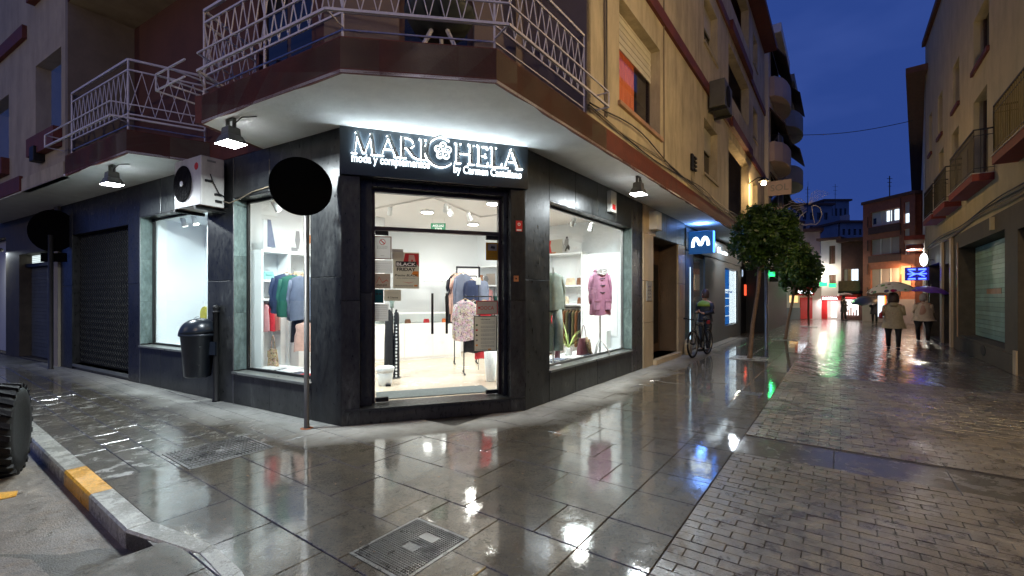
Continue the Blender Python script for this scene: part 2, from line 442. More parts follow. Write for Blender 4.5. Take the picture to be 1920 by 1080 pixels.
def wall(F, s0, s1, z0, z1, d, holes, mat, parent, name='wall', depth=.25, **k):
    mb = MB()
    S = sorted({s0, s1, *[min(max(h[0], s0), s1) for h in holes], *[min(max(h[1], s0), s1) for h in holes]})
    Z = sorted({z0, z1, *[min(max(h[2], z0), z1) for h in holes], *[min(max(h[3], z0), z1) for h in holes]})
    for i in range(len(S) - 1):
        for j in range(len(Z) - 1):
            a, b = (S[i] + S[i + 1]) / 2, (Z[j] + Z[j + 1]) / 2
            if any(h[0] < a < h[1] and h[2] < b < h[3] for h in holes): continue
            mb.quad(F.P(S[i], d, Z[j]), F.P(S[i + 1], d, Z[j]), F.P(S[i + 1], d, Z[j + 1]), F.P(S[i], d, Z[j + 1]))
    for h in holes:
        a, b, c, e = h; q = d - depth
        mb.quad(F.P(a, d, c), F.P(a, q, c), F.P(a, q, e), F.P(a, d, e)); mb.quad(F.P(b, d, c), F.P(b, d, e), F.P(b, q, e), F.P(b, q, c))
        mb.quad(F.P(a, d, c), F.P(b, d, c), F.P(b, q, c), F.P(a, q, c)); mb.quad(F.P(a, d, e), F.P(a, q, e), F.P(b, q, e), F.P(b, d, e))
    return mb.build(name, mat, parent, **k)
def tiles(F, s0, s1, z0, z1, d0, d1, pw, ph, mat, parent, name='panel', joint=.005, stag=False):
    """cladding panels one by one"""
    ns = max(1, round((s1 - s0) / pw)); nz_ = max(1, round((z1 - z0) / ph))
    for i in range(ns):
        for j in range(nz_):
            a0 = s0 + (s1 - s0) * i / ns; a1 = s0 + (s1 - s0) * (i + 1) / ns
            b0 = z0 + (z1 - z0) * j / nz_; b1 = z0 + (z1 - z0) * (j + 1) / nz_
            e = random.uniform(-.0015, .0015)
            mb = MB(); g = joint / 2; c = .004
            v = [F.P(a, d0, z) for a, z in ((a0 + g, b0 + g), (a1 - g, b0 + g), (a1 - g, b1 - g), (a0 + g, b1 - g))]
            v += [F.P(a, d1 + e - c, z) for a, z in ((a0 + g, b0 + g), (a1 - g, b0 + g), (a1 - g, b1 - g), (a0 + g, b1 - g))]
            g += c
            v += [F.P(a, d1 + e, z) for a, z in ((a0 + g, b0 + g), (a1 - g, b0 + g), (a1 - g, b1 - g), (a0 + g, b1 - g))]
            fs = [(8, 9, 10, 11)]
            for q in range(4):
                r = (q + 1) % 4; fs += [(q, r, 4 + r, 4 + q), (4 + q, 4 + r, 8 + r, 8 + q)]
            mb.add(v, fs).build(name, mat, parent)
def textmesh(txt, size=1.0, extrude=.0, bold=0.0, shear=0.0, align='LEFT', space=1.0):
    cu = bpy.data.curves.new('text', 'FONT'); cu.body = txt; cu.size = size; cu.extrude = extrude; cu.offset = bold; cu.shear = shear
    cu.align_x = align; cu.resolution_u = 3; cu.space_character = space
    o = bpy.data.objects.new('text', cu); COL.objects.link(o)
    me = bpy.data.meshes.new_from_object(o.evaluated_get(bpy.context.evaluated_depsgraph_get()))
    bpy.data.objects.remove(o); bpy.data.curves.remove(cu)
    return me
def text(txt, F, s, d, z, width, mat, parent, height=None, thick=.004, name='lettering', bold=0.0, shear=0.0, flip=False, **k):
    """lettering whose left end is at s, baseline z, scaled to width (and height)"""
    me = textmesh(txt, 1.0, .5, bold, shear)
    xs = [v.co.x for v in me.vertices]; ys = [v.co.y for v in me.vertices]; zs = [v.co.z for v in me.vertices]
    x0, x1 = min(xs), max(xs); k1 = width / (x1 - x0); k2 = k1 if height is None else height / (max(ys) - 0)
    for v in me.vertices:
        x = (v.co.x - x0) * k1; x = width - x if flip else x
        v.co = F.P(s + x, d + (v.co.z + .5) * thick, z + v.co.y * k2)
    me.materials.clear(); me.materials.append(MATS[mat])
    o = bpy.data.objects.new(name, me); COL.objects.link(o)
    if parent is not None: attach(o, parent)
    return tag(o, **k)
def light(kind, name, loc, power, col=(1, 1, 1), size=.2, target=None, spot=None, blend=.5, parent=None):
    ld = bpy.data.lights.new(name, kind); ld.energy = power; ld.color = col
    if kind == 'AREA': ld.shape = 'DISK'; ld.size = size
    else: ld.shadow_soft_size = size
    if kind == 'SPOT': ld.spot_size = math.radians(spot or 90); ld.spot_blend = blend
    o = bpy.data.objects.new(name, ld); COL.objects.link(o); o.location = loc
    t = Vector(target) - Vector(loc) if target is not None else Vector((0, 0, -1))
    o.rotation_euler = t.to_track_quat('-Z', 'Y').to_euler()
    if parent is not None:
        M = o.matrix_basis.copy(); attach(o, parent)
    return o
# ================================================================== GROUND
KZ = -.13                                        # road level below the pavement
base = MB().box(WLD, -300, 300, -60, 500, -.60, -.30).build('ground', 'rough_asphalt', kind='structure')
# far street beyond the pavers one can tell apart
MB().prism([GR.P(10.9, 14, 0)[:2], GR.P(10.9, -14, 0)[:2], GR.P(160, -60, 0)[:2], GR.P(160, 60, 0)[:2]], -.20, -.006).build('street', 'wet_far', kind='structure')
# road at lower left
road = MB().prism([(-30, -6), (3.0, -6), (3.0, 1.2), (-.2, 3.0), (-30, 22)], -.35, KZ).build('road', 'wet_asphalt', kind='structure')
# rough older asphalt patch in front
MB().prism([gp(-300, 1035, KZ + .004)[:2], gp(120, 1042, KZ)[:2], gp(185, 1030, KZ)[:2], gp(260, 1030, KZ)[:2], gp(300, 1022, KZ)[:2], gp(345, 1100, KZ)[:2], (-.6, .4), (-5, .4)], KZ, KZ + .006).build('asphalt_patch', 'rough_asphalt', kind='structure')
MB().prism([gp(-60, 1042, KZ)[:2], gp(60, 1052, KZ)[:2], gp(95, 1085, KZ)[:2], gp(60, 1180, KZ)[:2], gp(-60, 1180, KZ)[:2]], KZ + .006, KZ + .012).build('asphalt_patch', 'wet_asphalt', kind='structure')
MB().prism([gp(-80, 930, KZ)[:2], gp(-20, 926, KZ)[:2], gp(34, 921, KZ)[:2], gp(30, 931, KZ)[:2], gp(-20, 942, KZ)[:2], gp(-80, 950, KZ)[:2]], KZ, KZ + .005).build('road_marking', 'kerb_yellow', kind='structure')

def slab_mesh(a, b, name, mat, h=.06, c=.005):
    """slab a along r, b along t, chamfered rim; local origin at its corner"""
    e = .0022
    o = [(e, e), (a - e, e), (a - e, b - e), (e, b - e)]; i = [(e + c, e + c), (a - e - c, e + c), (a - e - c, b - e - c), (e + c, b - e - c)]
    me = bpy.data.meshes.new(name)
    vs = [(x, y, -h) for x, y in o] + [(x, y, -c) for x, y in o] + [(x, y, 0) for x, y in i]
    fs = [(8, 9, 10, 11)]
    for q in range(4):
        r = (q + 1) % 4; fs += [(q, r, 4 + r, 4 + q), (4 + q, 4 + r, 8 + r, 8 + q)]
    me.from_pydata(vs, [], fs); me.update(); me.materials.append(MATS[mat]); return me
SLABS = {}
GA = math.atan2(R.y, R.x)
def slab(parent, r0, r1, t0, t1, mat='wet_slab', name='slab', tilt=.0035, dz=.0018, c=.004, z=0.0):
    k = (round(r1 - r0, 2), round(t1 - t0, 3), mat, name)
    if k not in SLABS: SLABS[k] = slab_mesh(k[0] if name != 'brick' else r1 - r0, t1 - t0, name, mat, c=c)
    o = bpy.data.objects.new(name, SLABS[k]); COL.objects.link(o)
    p = GR.P(r0, t0, z)
    o.rotation_mode = 'XYZ'; o.location = (p.x, p.y, z + random.uniform(-dz, dz) - .002)
    o.rotation_euler = (random.uniform(-tilt, tilt), random.uniform(-tilt, tilt), GA)
    attach(o, parent); return o
class Merge:
    """slabs too far off to pick apart, joined"""
    def __init__(s): s.mb = MB()
    def add(s, r0, r1, t0, t1, dz=.002, c=.003, z=0.0):
        e = .0026; zz = z + random.uniform(-dz, dz); c0 = GR.P
        o = [(r0 + e, t0 + e), (r1 - e, t0 + e), (r1 - e, t1 - e), (r0 + e, t1 - e)]; i = [(r0 + e + c, t0 + e + c), (r1 - e - c, t0 + e + c), (r1 - e - c, t1 - e - c), (r0 + e + c, t1 - e - c)]
        vs = [c0(x, y, zz - .03) for x, y in o] + [c0(x, y, zz - c) for x, y in o] + [c0(x, y, zz + random.uniform(-.0006, .0006)) for x, y in i]
        fs = [(8, 9, 10, 11)]
        for q in range(4):
            r = (q + 1) % 4; fs += [(q, r, 4 + r, 4 + q), (4 + q, 4 + r, 8 + r, 8 + q)]
        s.mb.add(vs, fs)
pavement = MB().prism([GR.P(-1.5, 3.3, 0)[:2], GR.P(1.02, 3.3, 0)[:2], GR.P(1.02, 22, 0)[:2], GR.P(4.5, 22, 0)[:2], GR.P(4.5, 4.6, 0)[:2], GR.P(40, 4.6, 0)[:2], GR.P(40, .9, 0)[:2], GR.P(-1.5, .9, 0)[:2]], -.25, -.014).build('pavement', 'bedding', kind='structure')
rows = [-.35, .15, .62, 1.12, 1.62, 2.10, 2.60, 3.09, 3.66]
while rows[-1] < 14: rows.append(rows[-1] + .5)
MH = (1.70, 2.27, 1.99, 2.49)                    # near manhole (r, r, t, t)
MH2 = (1.66, 2.44, 4.90, 5.62)                   # ribbed cover by the kerb
DR = (8.35, 8.62, 1.05, 1.40)
far = Merge()
starts = [1.365]
nslab = 0
def cut(r0, r1, t0, t1, hole):
    if r1 <= hole[0] + .01 or r0 >= hole[1] - .01 or t1 <= hole[2] + .01 or t0 >= hole[3] - .01: return [(r0, r1, t0, t1)]
    out = []
    if t0 < hole[2] - .02: out.append((r0, r1, t0, hole[2]))
    if t1 > hole[3] + .02: out.append((r0, r1, hole[3], t1))
    a, b = max(t0, hole[2]), min(t1, hole[3])
    if r0 < hole[0] - .02: out.append((r0, hole[0], a, b))
    if r1 > hole[1] + .02: out.append((hole[1], r1, a, b))
    return out
for i in range(len(rows) - 1):
    r0, r1 = rows[i], rows[i + 1]
    wall_t = 5.2 if r0 < 3.5 else 3.75
    cuts = [.90, 1.365]
    t = 1.365 + [.34, .64, .34, .64][i % 4]
    if abs(r0 - 2.10) < .02: t = 2.0
    if abs(r0 - 2.60) < .02: t = 1.70
    while t < wall_t and t < 5.2:
        cuts.append(t); t += .64 + random.choice([-.04, 0, 0, .06])
    tmax = 5.2 if r0 < 3.7 else 3.9
    cuts.append(tmax)
    for a, b in zip(cuts, cuts[1:]):
        if b - a < .08: continue
        tlim = 3.3 if r0 < 1.0 else 99
        if a > tlim: continue
        b = min(b, tlim + .3)
        for q in [x for y in cut(r0, r1, a, b, MH) for x in cut(*y, MH2)]:
            for q2 in cut(*q, DR):
                if r0 < 9.0: slab(pavement, *q2)
                else: far.add(*q2)
    # left street: smaller slabs in long rows
    if 1.0 < r0 < 4.6:
        for hh in (0, 1):
            ra, rb = (r0, (r0 + r1) / 2) if hh == 0 else ((r0 + r1) / 2, r1)
            t = 5.2 + (0 if hh else .2)
            if hh: pass
            t0_ = 5.2
            while t < 16:
                for q in cut(ra, rb, t0_, t, MH2):
                    if t < 11 : slab(pavement, *q, mat='wet_slab_small')
                    else: far.add(*q)
                t0_ = t; t += .44
for r0 in [14 + .5 * k for k in range(12)]:
    for a in (.9, 1.365, 2.0, 2.64, 3.28): far.add(r0, r0 + .5, a, a + .6 if a > 1 else 1.365)
far.mb.build('slab', 'wet_slab', pavement, kind='stuff')

# pavers of the carriageway
brick_road = MB().prism([GR.P(-1.5, .9, 0)[:2], GR.P(11.05, .9, 0)[:2], GR.P(11.05, -3.4, 0)[:2], GR.P(-1.5, -3.4, 0)[:2]], -.25, -.012).build('brick_road', 'bedding', kind='structure')
bricks = []
k = 0; r = .60
BAND = (5.17, 5.82)
while r < 11:
    if BAND[0] - .05 < r < BAND[1] - .02:
        r += .1; k += 1; continue
    t = .895 - (.10 if k % 2 else 0)
    if k % 2: bricks.append((r, t, .1))
    while t > -3.1:
        bricks.append((r, t - .2, .2)); t -= .2
    r += .1; k += 1
def seen(b):
    p = GR.P(b[0], b[1], 0)
    if p.y < 2.45: return False
    x = 960 + 850 * p.x / p.y
    return -50 < x < 1990
vis = sorted([b for b in bricks if seen(b)], key=lambda b: GR.P(b[0], b[1], 0).y)
near = set(vis[:300])
rest = Merge()
for b in bricks:
    if b in near: slab(brick_road, b[0], b[0] + .1, b[1], b[1] + b[2], mat='wet_brick', name='brick', tilt=.012, dz=.0024, c=.003)
    elif GR.P(b[0], b[1], 0).y > 2: rest.add(b[0], b[0] + .1, b[1], b[1] + b[2], dz=.003)
rest.mb.build('brick', 'wet_brick', brick_road, kind='stuff')
t = .9
for wdt in (.85, .85, .85, .85, .85): slab(brick_road, BAND[0], BAND[1], t - wdt, t, mat='wet_brick_smooth'); t -= wdt

# kerb stones: straight along t, then the dropped corner curving to the front
kerb = thing('kerb', 'stone kerb between the wet pavement and the road at lower left, one stretch painted yellow', 'kerb', gp(200, 940))
def kerb_piece(p, q, iw, ow, mat, z1=0.0, z2=0.0, **kk):
    """p,q outer ends; iw = inward unit vectors at the ends scaled by width"""
    mb = MB(); P = [Vector((*p, z1 - .02)), Vector((*q, z2 - .02))]; e = .003
    d = (Vector(q) - Vector(p)).normalized() * .003
    a, b = Vector(p) + d, Vector(q) - d; ai, bi = a + iw, b + ow
    ch = .014
    def ring(o, i, z):
        n = (i - o).normalized()
        return [Vector((*o, KZ - .05)), Vector((*o, z - ch)), Vector((*(o + n * ch), z)), Vector((*i, z)), Vector((*i, KZ - .05))]
    A, B = ring(a, ai, z1), ring(b, bi, z2)
    mb.add(A + B, [(0, 1, 6, 5), (1, 2, 7, 6), (2, 3, 8, 7), (3, 4, 9, 8), (0, 4, 3, 2, 1), (5, 6, 7, 8, 9)])
    return mb.build('kerbstone', mat, kerb, **kk)
Rw = Vector(R) * .15
yel0, yel1 = 5.80, 4.93
ts = [16, 14.8, 13.6, 12.4, 11.2, 10.0, 8.9, 7.8, 6.8, yel0, yel1, 3.98]
ts = sorted(ts, reverse=True)
for a, b in zip(ts, ts[1:]):
    pa, pb = GR.P(.965, a, 0), GR.P(.965, b, 0)
    kerb_piece((pa.x, pa.y), (pb.x, pb.y), Rw, Rw, 'kerb_yellow' if abs(a - yel0) < .01 else 'kerb_stone', .004, .004, label='yellow painted kerbstone' if abs(a - yel0) < .01 else None)
# curve of the dropped kerb
outer = [gp(322, 994), gp(372, 1040), gp(420, 1092), gp(455, 1165), gp(480, 1300)]
outer[0] = GR.P(.965, 3.98, 0).xy
inner = [GR.P(1.115, 3.98, 0).xy, gp(398, 1022), gp(452, 1070), gp(490, 1140), gp(530, 1290)]
for i in range(4):
    kerb_piece(outer[i], outer[i + 1], inner[i] - Vector(outer[i]), inner[i + 1] - Vector(outer[i + 1]), 'kerb_stone', .004, .004)
# sloping dark stones of the dropped kerb in front of the curve
rdp = [gp(296, 1008, KZ), gp(304, 1046, KZ), gp(348, 1098, KZ), gp(378, 1180, KZ), gp(380, 1320, KZ)]
for i in range(3):
    mb = MB(); o0, o1 = Vector(outer[i]), Vector(outer[i + 1])
    n0 = rdp[i] - o0; n1 = rdp[i + 1] - o1
    e = (o1 - o0).normalized() * .003; o0 = o0 + e; o1 = o1 - e
    v = [(*o0, -.008), (*o1, -.008), (*(o1 + n1), KZ + .015), (*(o0 + n0), KZ + .015), (*o0, KZ - .05), (*o1, KZ - .05), (*(o1 + n1), KZ - .05), (*(o0 + n0), KZ - .05)]
    mb.add(v, [(0, 1, 2, 3), (4, 5, 6, 7), (0, 1, 5, 4), (1, 2, 6, 5), (2, 3, 7, 6), (3, 0, 4, 7)])
    mb.build('kerbstone', 'kerb_dark', kerb, bevel=.008)

# manholes and drains
def manhole(name, label, r0, r1, t0, t1, rib, diag=False):
    c = GR.P((r0 + r1) / 2, (t0 + t1) / 2, 0)
    m = thing(name, label, 'manhole cover', (c.x, c.y, 0))
    mb = MB(); f = .022
    for a in ((r0, r1, t0, t0 + f), (r0, r1, t1 - f, t1), (r0, r0 + f, t0 + f, t1 - f), (r1 - f, r1, t0 + f, t1 - f)):
        mb.box(GR, *a, -.05, .001)
    mb.build('frame', 'iron', m)
    MB().box(GR, r0 + f + .004, r1 - f - .004, t0 + f + .004, t1 - f - .004, -.05, -.007).build('cover', 'iron', m)
    mb = MB(); n = 0
    a = r0 + f + .012
    while a < r1 - f - .012:
        t = t0 + f + .012
        while t < t1 - f - .014:
            cx, cy = (a - (r0 + r1) / 2), (t - (t0 + t1) / 2)
            if not (abs(cx) < .03 and abs(cy) < .05) and not (.10 < cx < .19 and -.09 < cy < .05 and not diag):
                mb.box(GR, a, a + rib * .62, t, t + rib * (.62 if not diag else 1.4), -.007, .0)
            t += rib * (1.0 if not diag else 2.0)
        a += rib
    mb.build('stud', 'iron', m, kind='stuff')
    if not diag: MB().box(GR, (r0 + r1) / 2 + .105, (r0 + r1) / 2 + .18, (t0 + t1) / 2 - .085, (t0 + t1) / 2 + .045, -.007, -.002).build('name_plate', 'grey_metal', m)
    return m
manhole('manhole_cover', 'square studded iron manhole cover set in the wet slabs at the bottom of the picture', *MH, .0185)
manhole('manhole_cover', 'wide ribbed iron cover in the pavement between the kerb and the litter bin', *MH2, .034, True)
dr = thing('drain_grate', 'small slotted drain grate beside the edge of the brick paving', 'drain', GR.P(8.48, 1.22, 0))
mb = MB()
for q in ((8.35, 8.62, 1.05, 1.07), (8.35, 8.62, 1.38, 1.40), (8.35, 8.37, 1.07, 1.38), (8.60, 8.62, 1.07, 1.38)): mb.box(GR, *q, -.05, .0)
mb.build('frame', 'iron', dr)
for kx in range(9): MB().box(GR, 8.37, 8.60, 1.08 + kx * .034, 1.098 + kx * .034, -.03, -.002).build('grate_bar', 'iron', dr)
# dry leaves blown on the wet slabs
mb = MB()
for i in range(110):
    r = random.uniform(1.3, 7); t = random.uniform(1.0, 4.9) if r < 3.4 else random.uniform(1, 3.5)
    a = random.uniform(0, 6.28); ll = random.uniform(.006, .018); c = GR.P(r, t, .003)
    u = Vector((math.cos(a), math.sin(a), 0)) * ll; v = Vector((-math.sin(a), math.cos(a), 0)) * ll * .45
    mb.add([c - u, c - v * .9 + Vector((0, 0, .003)), c + u + Vector((0, 0, .002)), c + v], [(0, 1, 2, 3)])
mb.build('leaf_litter', 'bark', kind='stuff', label='small bits of leaf scattered over the wet slabs')

# ================================================================== CORNER BUILDING
ZS = 3.72; ZF = 4.06                              # soffit level, top of the slab edge
P1, P2 = gp(638, 135, ZS), gp(931, 155, ZS)
P0 = gp(378, 231, ZS)
FU = Fr(P2, R, nR)                                 # outer face to the right of the corner
FUL = Fr(P1, L, nL)                                # outer face to the left
FUC = Fr(P1, (P2 - P1), Vector(((P2 - P1).y, -(P2 - P1).x)))
bld = thing('corner_building', 'yellow plastered four storey corner building with wrap-around balcony over a black slate shopfront', 'building', (0.2, 9, 0))
OV_R = (P2 - B0).dot(nR); OV_L = (P1 - A0).dot(nL)
# window and door openings on the ground floor
DP = .21
W2 = (.59, 2.43); W1 = (3.16, 5.59); WR = (.654, 4.06)
SH_R = 4.70
ztop = 3.10
# backing walls
wall(FR, 0, SH_R, -.05, ZS, -.03, [(WR[0], WR[1], .47, ztop)], 'slate_black', bld, depth=.2)
wall(FL, 0, 9.7, -.05, ZS, -.03, [(W2[0], W2[1], .47, ztop), (W1[0], W1[1], .70, ztop), (6.1, 9.0, .12, 3.0)], 'slate_black', bld, depth=.2)
# slate panels, each one
def clad(F, s0, s1, z0, z1, pw=.62, ph=1.15, mat='slate'): tiles(F, s0, s1, z0, z1, -.03, 0, pw, ph, mat, bld)
clad(FR, 0, WR[0], 0, ZS, .66, 1.86)
clad(FR, WR[0], WR[1], 0, .45, .85, .45); clad(FR, WR[0], WR[1], ztop + .0, ZS, .85, .62)
clad(FR, WR[1], SH_R, 0, ZS, .34, 3.72, 'slate_black')
clad(FL, 0, W2[0], 0, ZS, .59, 1.86)
clad(FL, W2[0], W2[1], 0, .45, .92, .45); clad(FL, W2[0], W2[1], ztop, ZS, .92, .62)
clad(FL, W2[1], W1[0], 0, ZS, .73, 1.86)
clad(FL, W1[0], W1[1], 0, .68, .8, .68); clad(FL, W1[0], W1[1], ztop, ZS, .8, .62)
clad(FL, W1[1], 6.1, 0, ZS, .51, 1.86, 'slate_black')
clad(FL, 6.1, 9.0, 3.0, ZS, .97, .72, 'slate_black'); clad(FL, 9.0, 9.7, 0, ZS, .7, 1.86)
# green marbled reveals and sills of the recessed shop windows
def reveal(F, s, z0, z1, sgn, mat='slate_green'):
    n = 3
    for i in range(n):
        a = z0 + (z1 - z0) * i / n; b = z0 + (z1 - z0) * (i + 1) / n
        MB().box(F, s, s - sgn * .012, -DP, -.002, a + .002, b - .002).build('panel', mat, bld)
reveal(FR, WR[1], .50, ztop, 1); reveal(FL, W2[1], .50, ztop, 1); reveal(FL, W1[1], .74, ztop, 1)
reveal(FR, WR[0], .50, ztop, -1, 'slate'); reveal(FL, W2[0], .50, ztop, -1, 'slate'); reveal(FL, W1[0], .74, ztop, -1, 'slate')
mk('sill_stone', (.13, .14, .13), .3, var=.25, scale=6)
for F, Wd, z in ((FR, WR, .45), (FL, W2, .45), (FL, W1, .68)):
    MB().box(F, Wd[0], Wd[1], -DP - .03, .03, z, z + .035).build('sill', 'sill_stone', bld, bevel=.004)
    MB().box(F, Wd[0] + .012, Wd[1] - .012, -.20, -.005, ztop - .012, ztop - .001).build('lintel', 'slate_black', bld)
    fr = MB(); f = .035
    z0 = z + .035
    fr.box(F, Wd[0] + .012, Wd[0] + .012 + f, -DP - .02, -DP + .02, z0, ztop - .012); fr.box(F, Wd[1] - .012 - f, Wd[1] - .012, -DP - .02, -DP + .02, z0, ztop - .012)
    fr.box(F, Wd[0] + .012 + f, Wd[1] - .012 - f, -DP - .02, -DP + .02, z0, z0 + f); fr.box(F, Wd[0] + .012 + f, Wd[1] - .012 - f, -DP - .02, -DP + .02, ztop - .012 - f, ztop - .012)
    o = fr.build('window', 'black_metal' if F is FL else 'grey_metal', bld, label='large lit display window')
    MB().box(F, Wd[0] + .012 + f, Wd[1] - .012 - f, -DP - .004, -DP + .004, z0 + f, ztop - .012 - f).build('pane', 'glass_clear', o)
for F, s in ((FL, W2[1]), (FL, W1[1]), (FR, WR[1])):
    MB().box(F, s - .012, s + .008, -.003, .006, 0, ztop).build('edge_trim', 'grey_metal', bld)
# door bay on the chamfer
SG0, SG1 = 0.0, LD
OPN = (FD.s_at(697, -.3), FD.s_at(938, -.3))
zst = .20
MB().box(FD, .06, LD - .01, -.36, -.003, 0, zst - .03).build('step', 'slate_black', bld)
MB().box(FD, .03, LD - .005, -.38, .02, zst - .03, zst).build('step_tread', 'slate', bld, bevel=.005)
MB().box(FD, .02, LD - .02, -.37, -.03, 3.12, ZS).build('lintel', 'slate_black', bld)
for a0, a1, d in ((0, .22, 0), (.22, OPN[0] - .0, -.14), (OPN[1] + .0, LD - .22, -.14), (LD - .22, LD, 0)):
    tiles(FD, a0, a1, zst if d else 0, 3.12, -.02 if d == 0 else -.16, d, 1, 1.5, 'slate', bld); MB().box(FD, a0, a1, -.36, -.022 if d == 0 else -.162, 0, 3.12).build('pier', 'slate_black', bld)
MB().box(FD, .222, LD - .222, -.36, -.143, 3.046, 3.119).build('lintel', 'slate_black', bld)
# door with transom
door = MB(); f = .04; zt = 2.52
door.box(FD, OPN[0], OPN[0] + f, -.34, -.26, zst, 3.045); door.box(FD, OPN[1] - f, OPN[1], -.34, -.26, zst, 3.045)
door.box(FD, OPN[0] + f, OPN[1] - f, -.34, -.26, 3.0, 3.045); door.box(FD, OPN[0] + f, OPN[1] - f, -.34, -.26, zt - .025, zt + .025)
mk('door_frame', (.035, .024, .020), .4, metal=.3, var=.2)
doorO = door.build('door', 'door_frame', bld, label='glass double door with transom above')
mid = (OPN[0] + OPN[1]) / 2
MB().box(FD, OPN[0] + f, OPN[1] - f, -.304, -.296, zt + .025, 3.0).build('transom_pane', 'glass_clear', doorO)
for a, b, hs in ((OPN[0] + f + .004, mid - .003, mid - .10), (mid + .003, OPN[1] - f - .004, mid + .10)):
    MB().box(FD, a, b, -.305, -.295, zst + .012, zt - .03).build('door_leaf', 'glass_clear', doorO)
    MB().tube([FD.P(hs, -.25, 1.10), FD.P(hs, -.25, 1.66)], .017, 8).build('handle', 'black_metal', doorO, smooth=True)
    hx = a if a < mid - .3 else b - .17
    for z in (zst + .012, zt - .085): MB().box(FD, hx, hx + .17, -.325, -.275, z, z + .055).build('hinge', 'black_metal', doorO)

# soffit, slab edge
QL = [P0, gp(243, 287, ZS)]
S0 = 12.0
sL1 = (P0 - P1).dot(L)                             # end of the wrap-around balcony on the left
Q1s = (gp(243, 287, ZS) - P1).dot(L); QE = 15.0
LB_end = FUL.s_at(122)
pR = FU.P(60, 0, 0).xy; 
RE = 19.5
# underside built as one sheet following both balconies
gapL0 = FL.P(1.66, 0, 0).xy; gapL1 = FL.P(3.1, 0, 0).xy
und = [P1, P2, FU.P(RE, 0, 0).xy, FR.P(RE + 3, -.6, 0).xy, (B0 - nR * .6), (A0 - nL * .6), FL.P(1.66, -.6, 0).xy, gapL0, P0]
MB().prism([tuple(p) for p in und], ZS, ZS + .03).build('soffit', 'soffit', bld)
und2 = [gapL1, FUL.P(Q1s, 0, 0).xy, FUL.P(QE, 0, 0).xy, FL.P(QE, -.6, 0).xy, FL.P(3.1, -.6, 0).xy]
MB().prism([tuple(p) for p in und2], ZS, ZS + .03).build('soffit', 'soffit', bld)
def edge(poly, z0, z1, th, mat, name):
    """band standing along a polyline, th thick inwards; uneven lower rim"""
    for p, q in zip(poly, poly[1:]):
        p, q = Vector(p), Vector(q); u = (q - p).normalized(); n = Vector((u.y, -u.x))
        if n.dot(-p) < 0 and True: n = -n
        F = Fr(p, u, n); LLn = (q - p).length
        N = max(2, int(LLn / .35)); mb = MB()
        vs = []; 
        for i in range(N + 1):
            a = LLn * i / N; j = random.uniform(-.006, .006) if 0 < i < N else 0
            vs += [F.P(a, 0, z0 + j), F.P(a, 0, z1), F.P(a, -th, z1), F.P(a, -th, z0 + .02)]
        fs = []
        for i in range(N):
            b = 4 * i
            for c in range(4):
                e2 = (c + 1) % 4; fs.append((b + c, b + e2, b + 4 + e2, b + 4 + c))
        fs += [(0, 1, 2, 3), (4 * N, 4 * N + 3, 4 * N + 2, 4 * N + 1)]
        mb.add(vs, fs).build(name, mat, bld)
edge([tuple(gapL0), tuple(P0), tuple(P1), tuple(P2), tuple(FU.P(RE, 0, 0).xy)], ZS - .006, ZF, .10, 'fascia_brown', 'slab_edge')
edge([tuple(gapL1), tuple(FUL.P(Q1s, 0, 0).xy), tuple(FUL.P(LB_end, 0, 0).xy)], ZS - .006, ZF, .10, 'fascia_brown', 'slab_edge')
MB().box(FL, 1.66, 3.1, -.3, .004, ZS, ZF).build('slab_edge', 'fascia_brown', bld)
sA, sB = FUL.s_at(118), FUL.s_at(40)
MB().box(FUL, sA - .02, sB, -.10, .0, ZS, ZS + .26).build('slab_edge', 'plaster_yellow', bld)
MB().box(FUL, sB, QE, -.10, .03, ZS + .02, ZF - .02).build('slab_edge', 'fascia_brown', bld)
# balcony floors
fl_main = [tuple(x) for x in (P0 - (-nL) * 0, P1, P2, FU.P(2.6, 0, 0).xy, FR.P(2.9, -1.2, 0).xy, (B0 - nR * 1.2), (A0 - nL * 1.2), FL.P(1.66, -1.2, 0).xy)]
MB().prism(fl_main, ZS + .04, ZF - .01).build('balcony_floor', 'plaster_dark', bld)
MB().prism([tuple(x) for x in (gapL1, FUL.P(Q1s, 0, 0).xy, FUL.P(LB_end, 0, 0).xy, FL.P(LB_end, -1.2, 0).xy, FL.P(3.1, -1.2, 0).xy)], ZS + .04, ZF - .01).build('balcony_floor', 'plaster_dark', bld)
ZC = 6.70                                          # underside of the storey above
S1R = FU.s_at(1100)                                # where the yellow front starts
S1L = FUL.s_at(127)
FRU = Fr(P2, R, nR)
# recessed walls of the balcony storey
wall(FR, -.2, S1R + .6, ZF - .02, ZC, -.02, [(.5, 1.5, ZF, 6.2)], 'paint_mauve', bld, depth=.12)
wall(FL, -.0, 6.6, ZF - .02, ZC, -.02, [(.6, 1.8, ZF, 6.2)], 'plaster_maroon', bld, depth=.12)
wall(FD, -.2, LD + .2, ZF - .02, ZC, -.02, [(.7, 1.7, ZF, 6.2)], 'paint_mauve', bld, depth=.12)
for F, a, b in ((FR, .5, 1.5), (FL, .6, 1.8), (FD, .7, 1.7)):
    dd = bx('balcony_door', F, a + .002, b - .002, -.13, -.10, ZF, 6.198, 'wood_brown', bld)
    for a0, b0 in ((a + .08, (a + b) / 2 - .04), ((a + b) / 2 + .04, b - .08)): bx('pane', F, a0, b0, -.10, -.095, ZF + .5, 6.1, 'window_dark', dd)
bx('ceiling', WLD, -9.5, 3.5, 3.2, 14, ZC, ZC + .05, 'plaster_beige', bld).hide_render = False
bpy.data.objects.remove(bpy.data.objects['ceiling'])
ceil = [tuple(x) for x in (FUL.P(S1L, 0, 0).xy, P1, P2, FU.P(S1R + .1, 0, 0).xy, FR.P(S1R + .5, -.6, 0).xy, (B0 - nR * .5), (A0 - nL * .5), FL.P(6.8, -.6, 0).xy)]
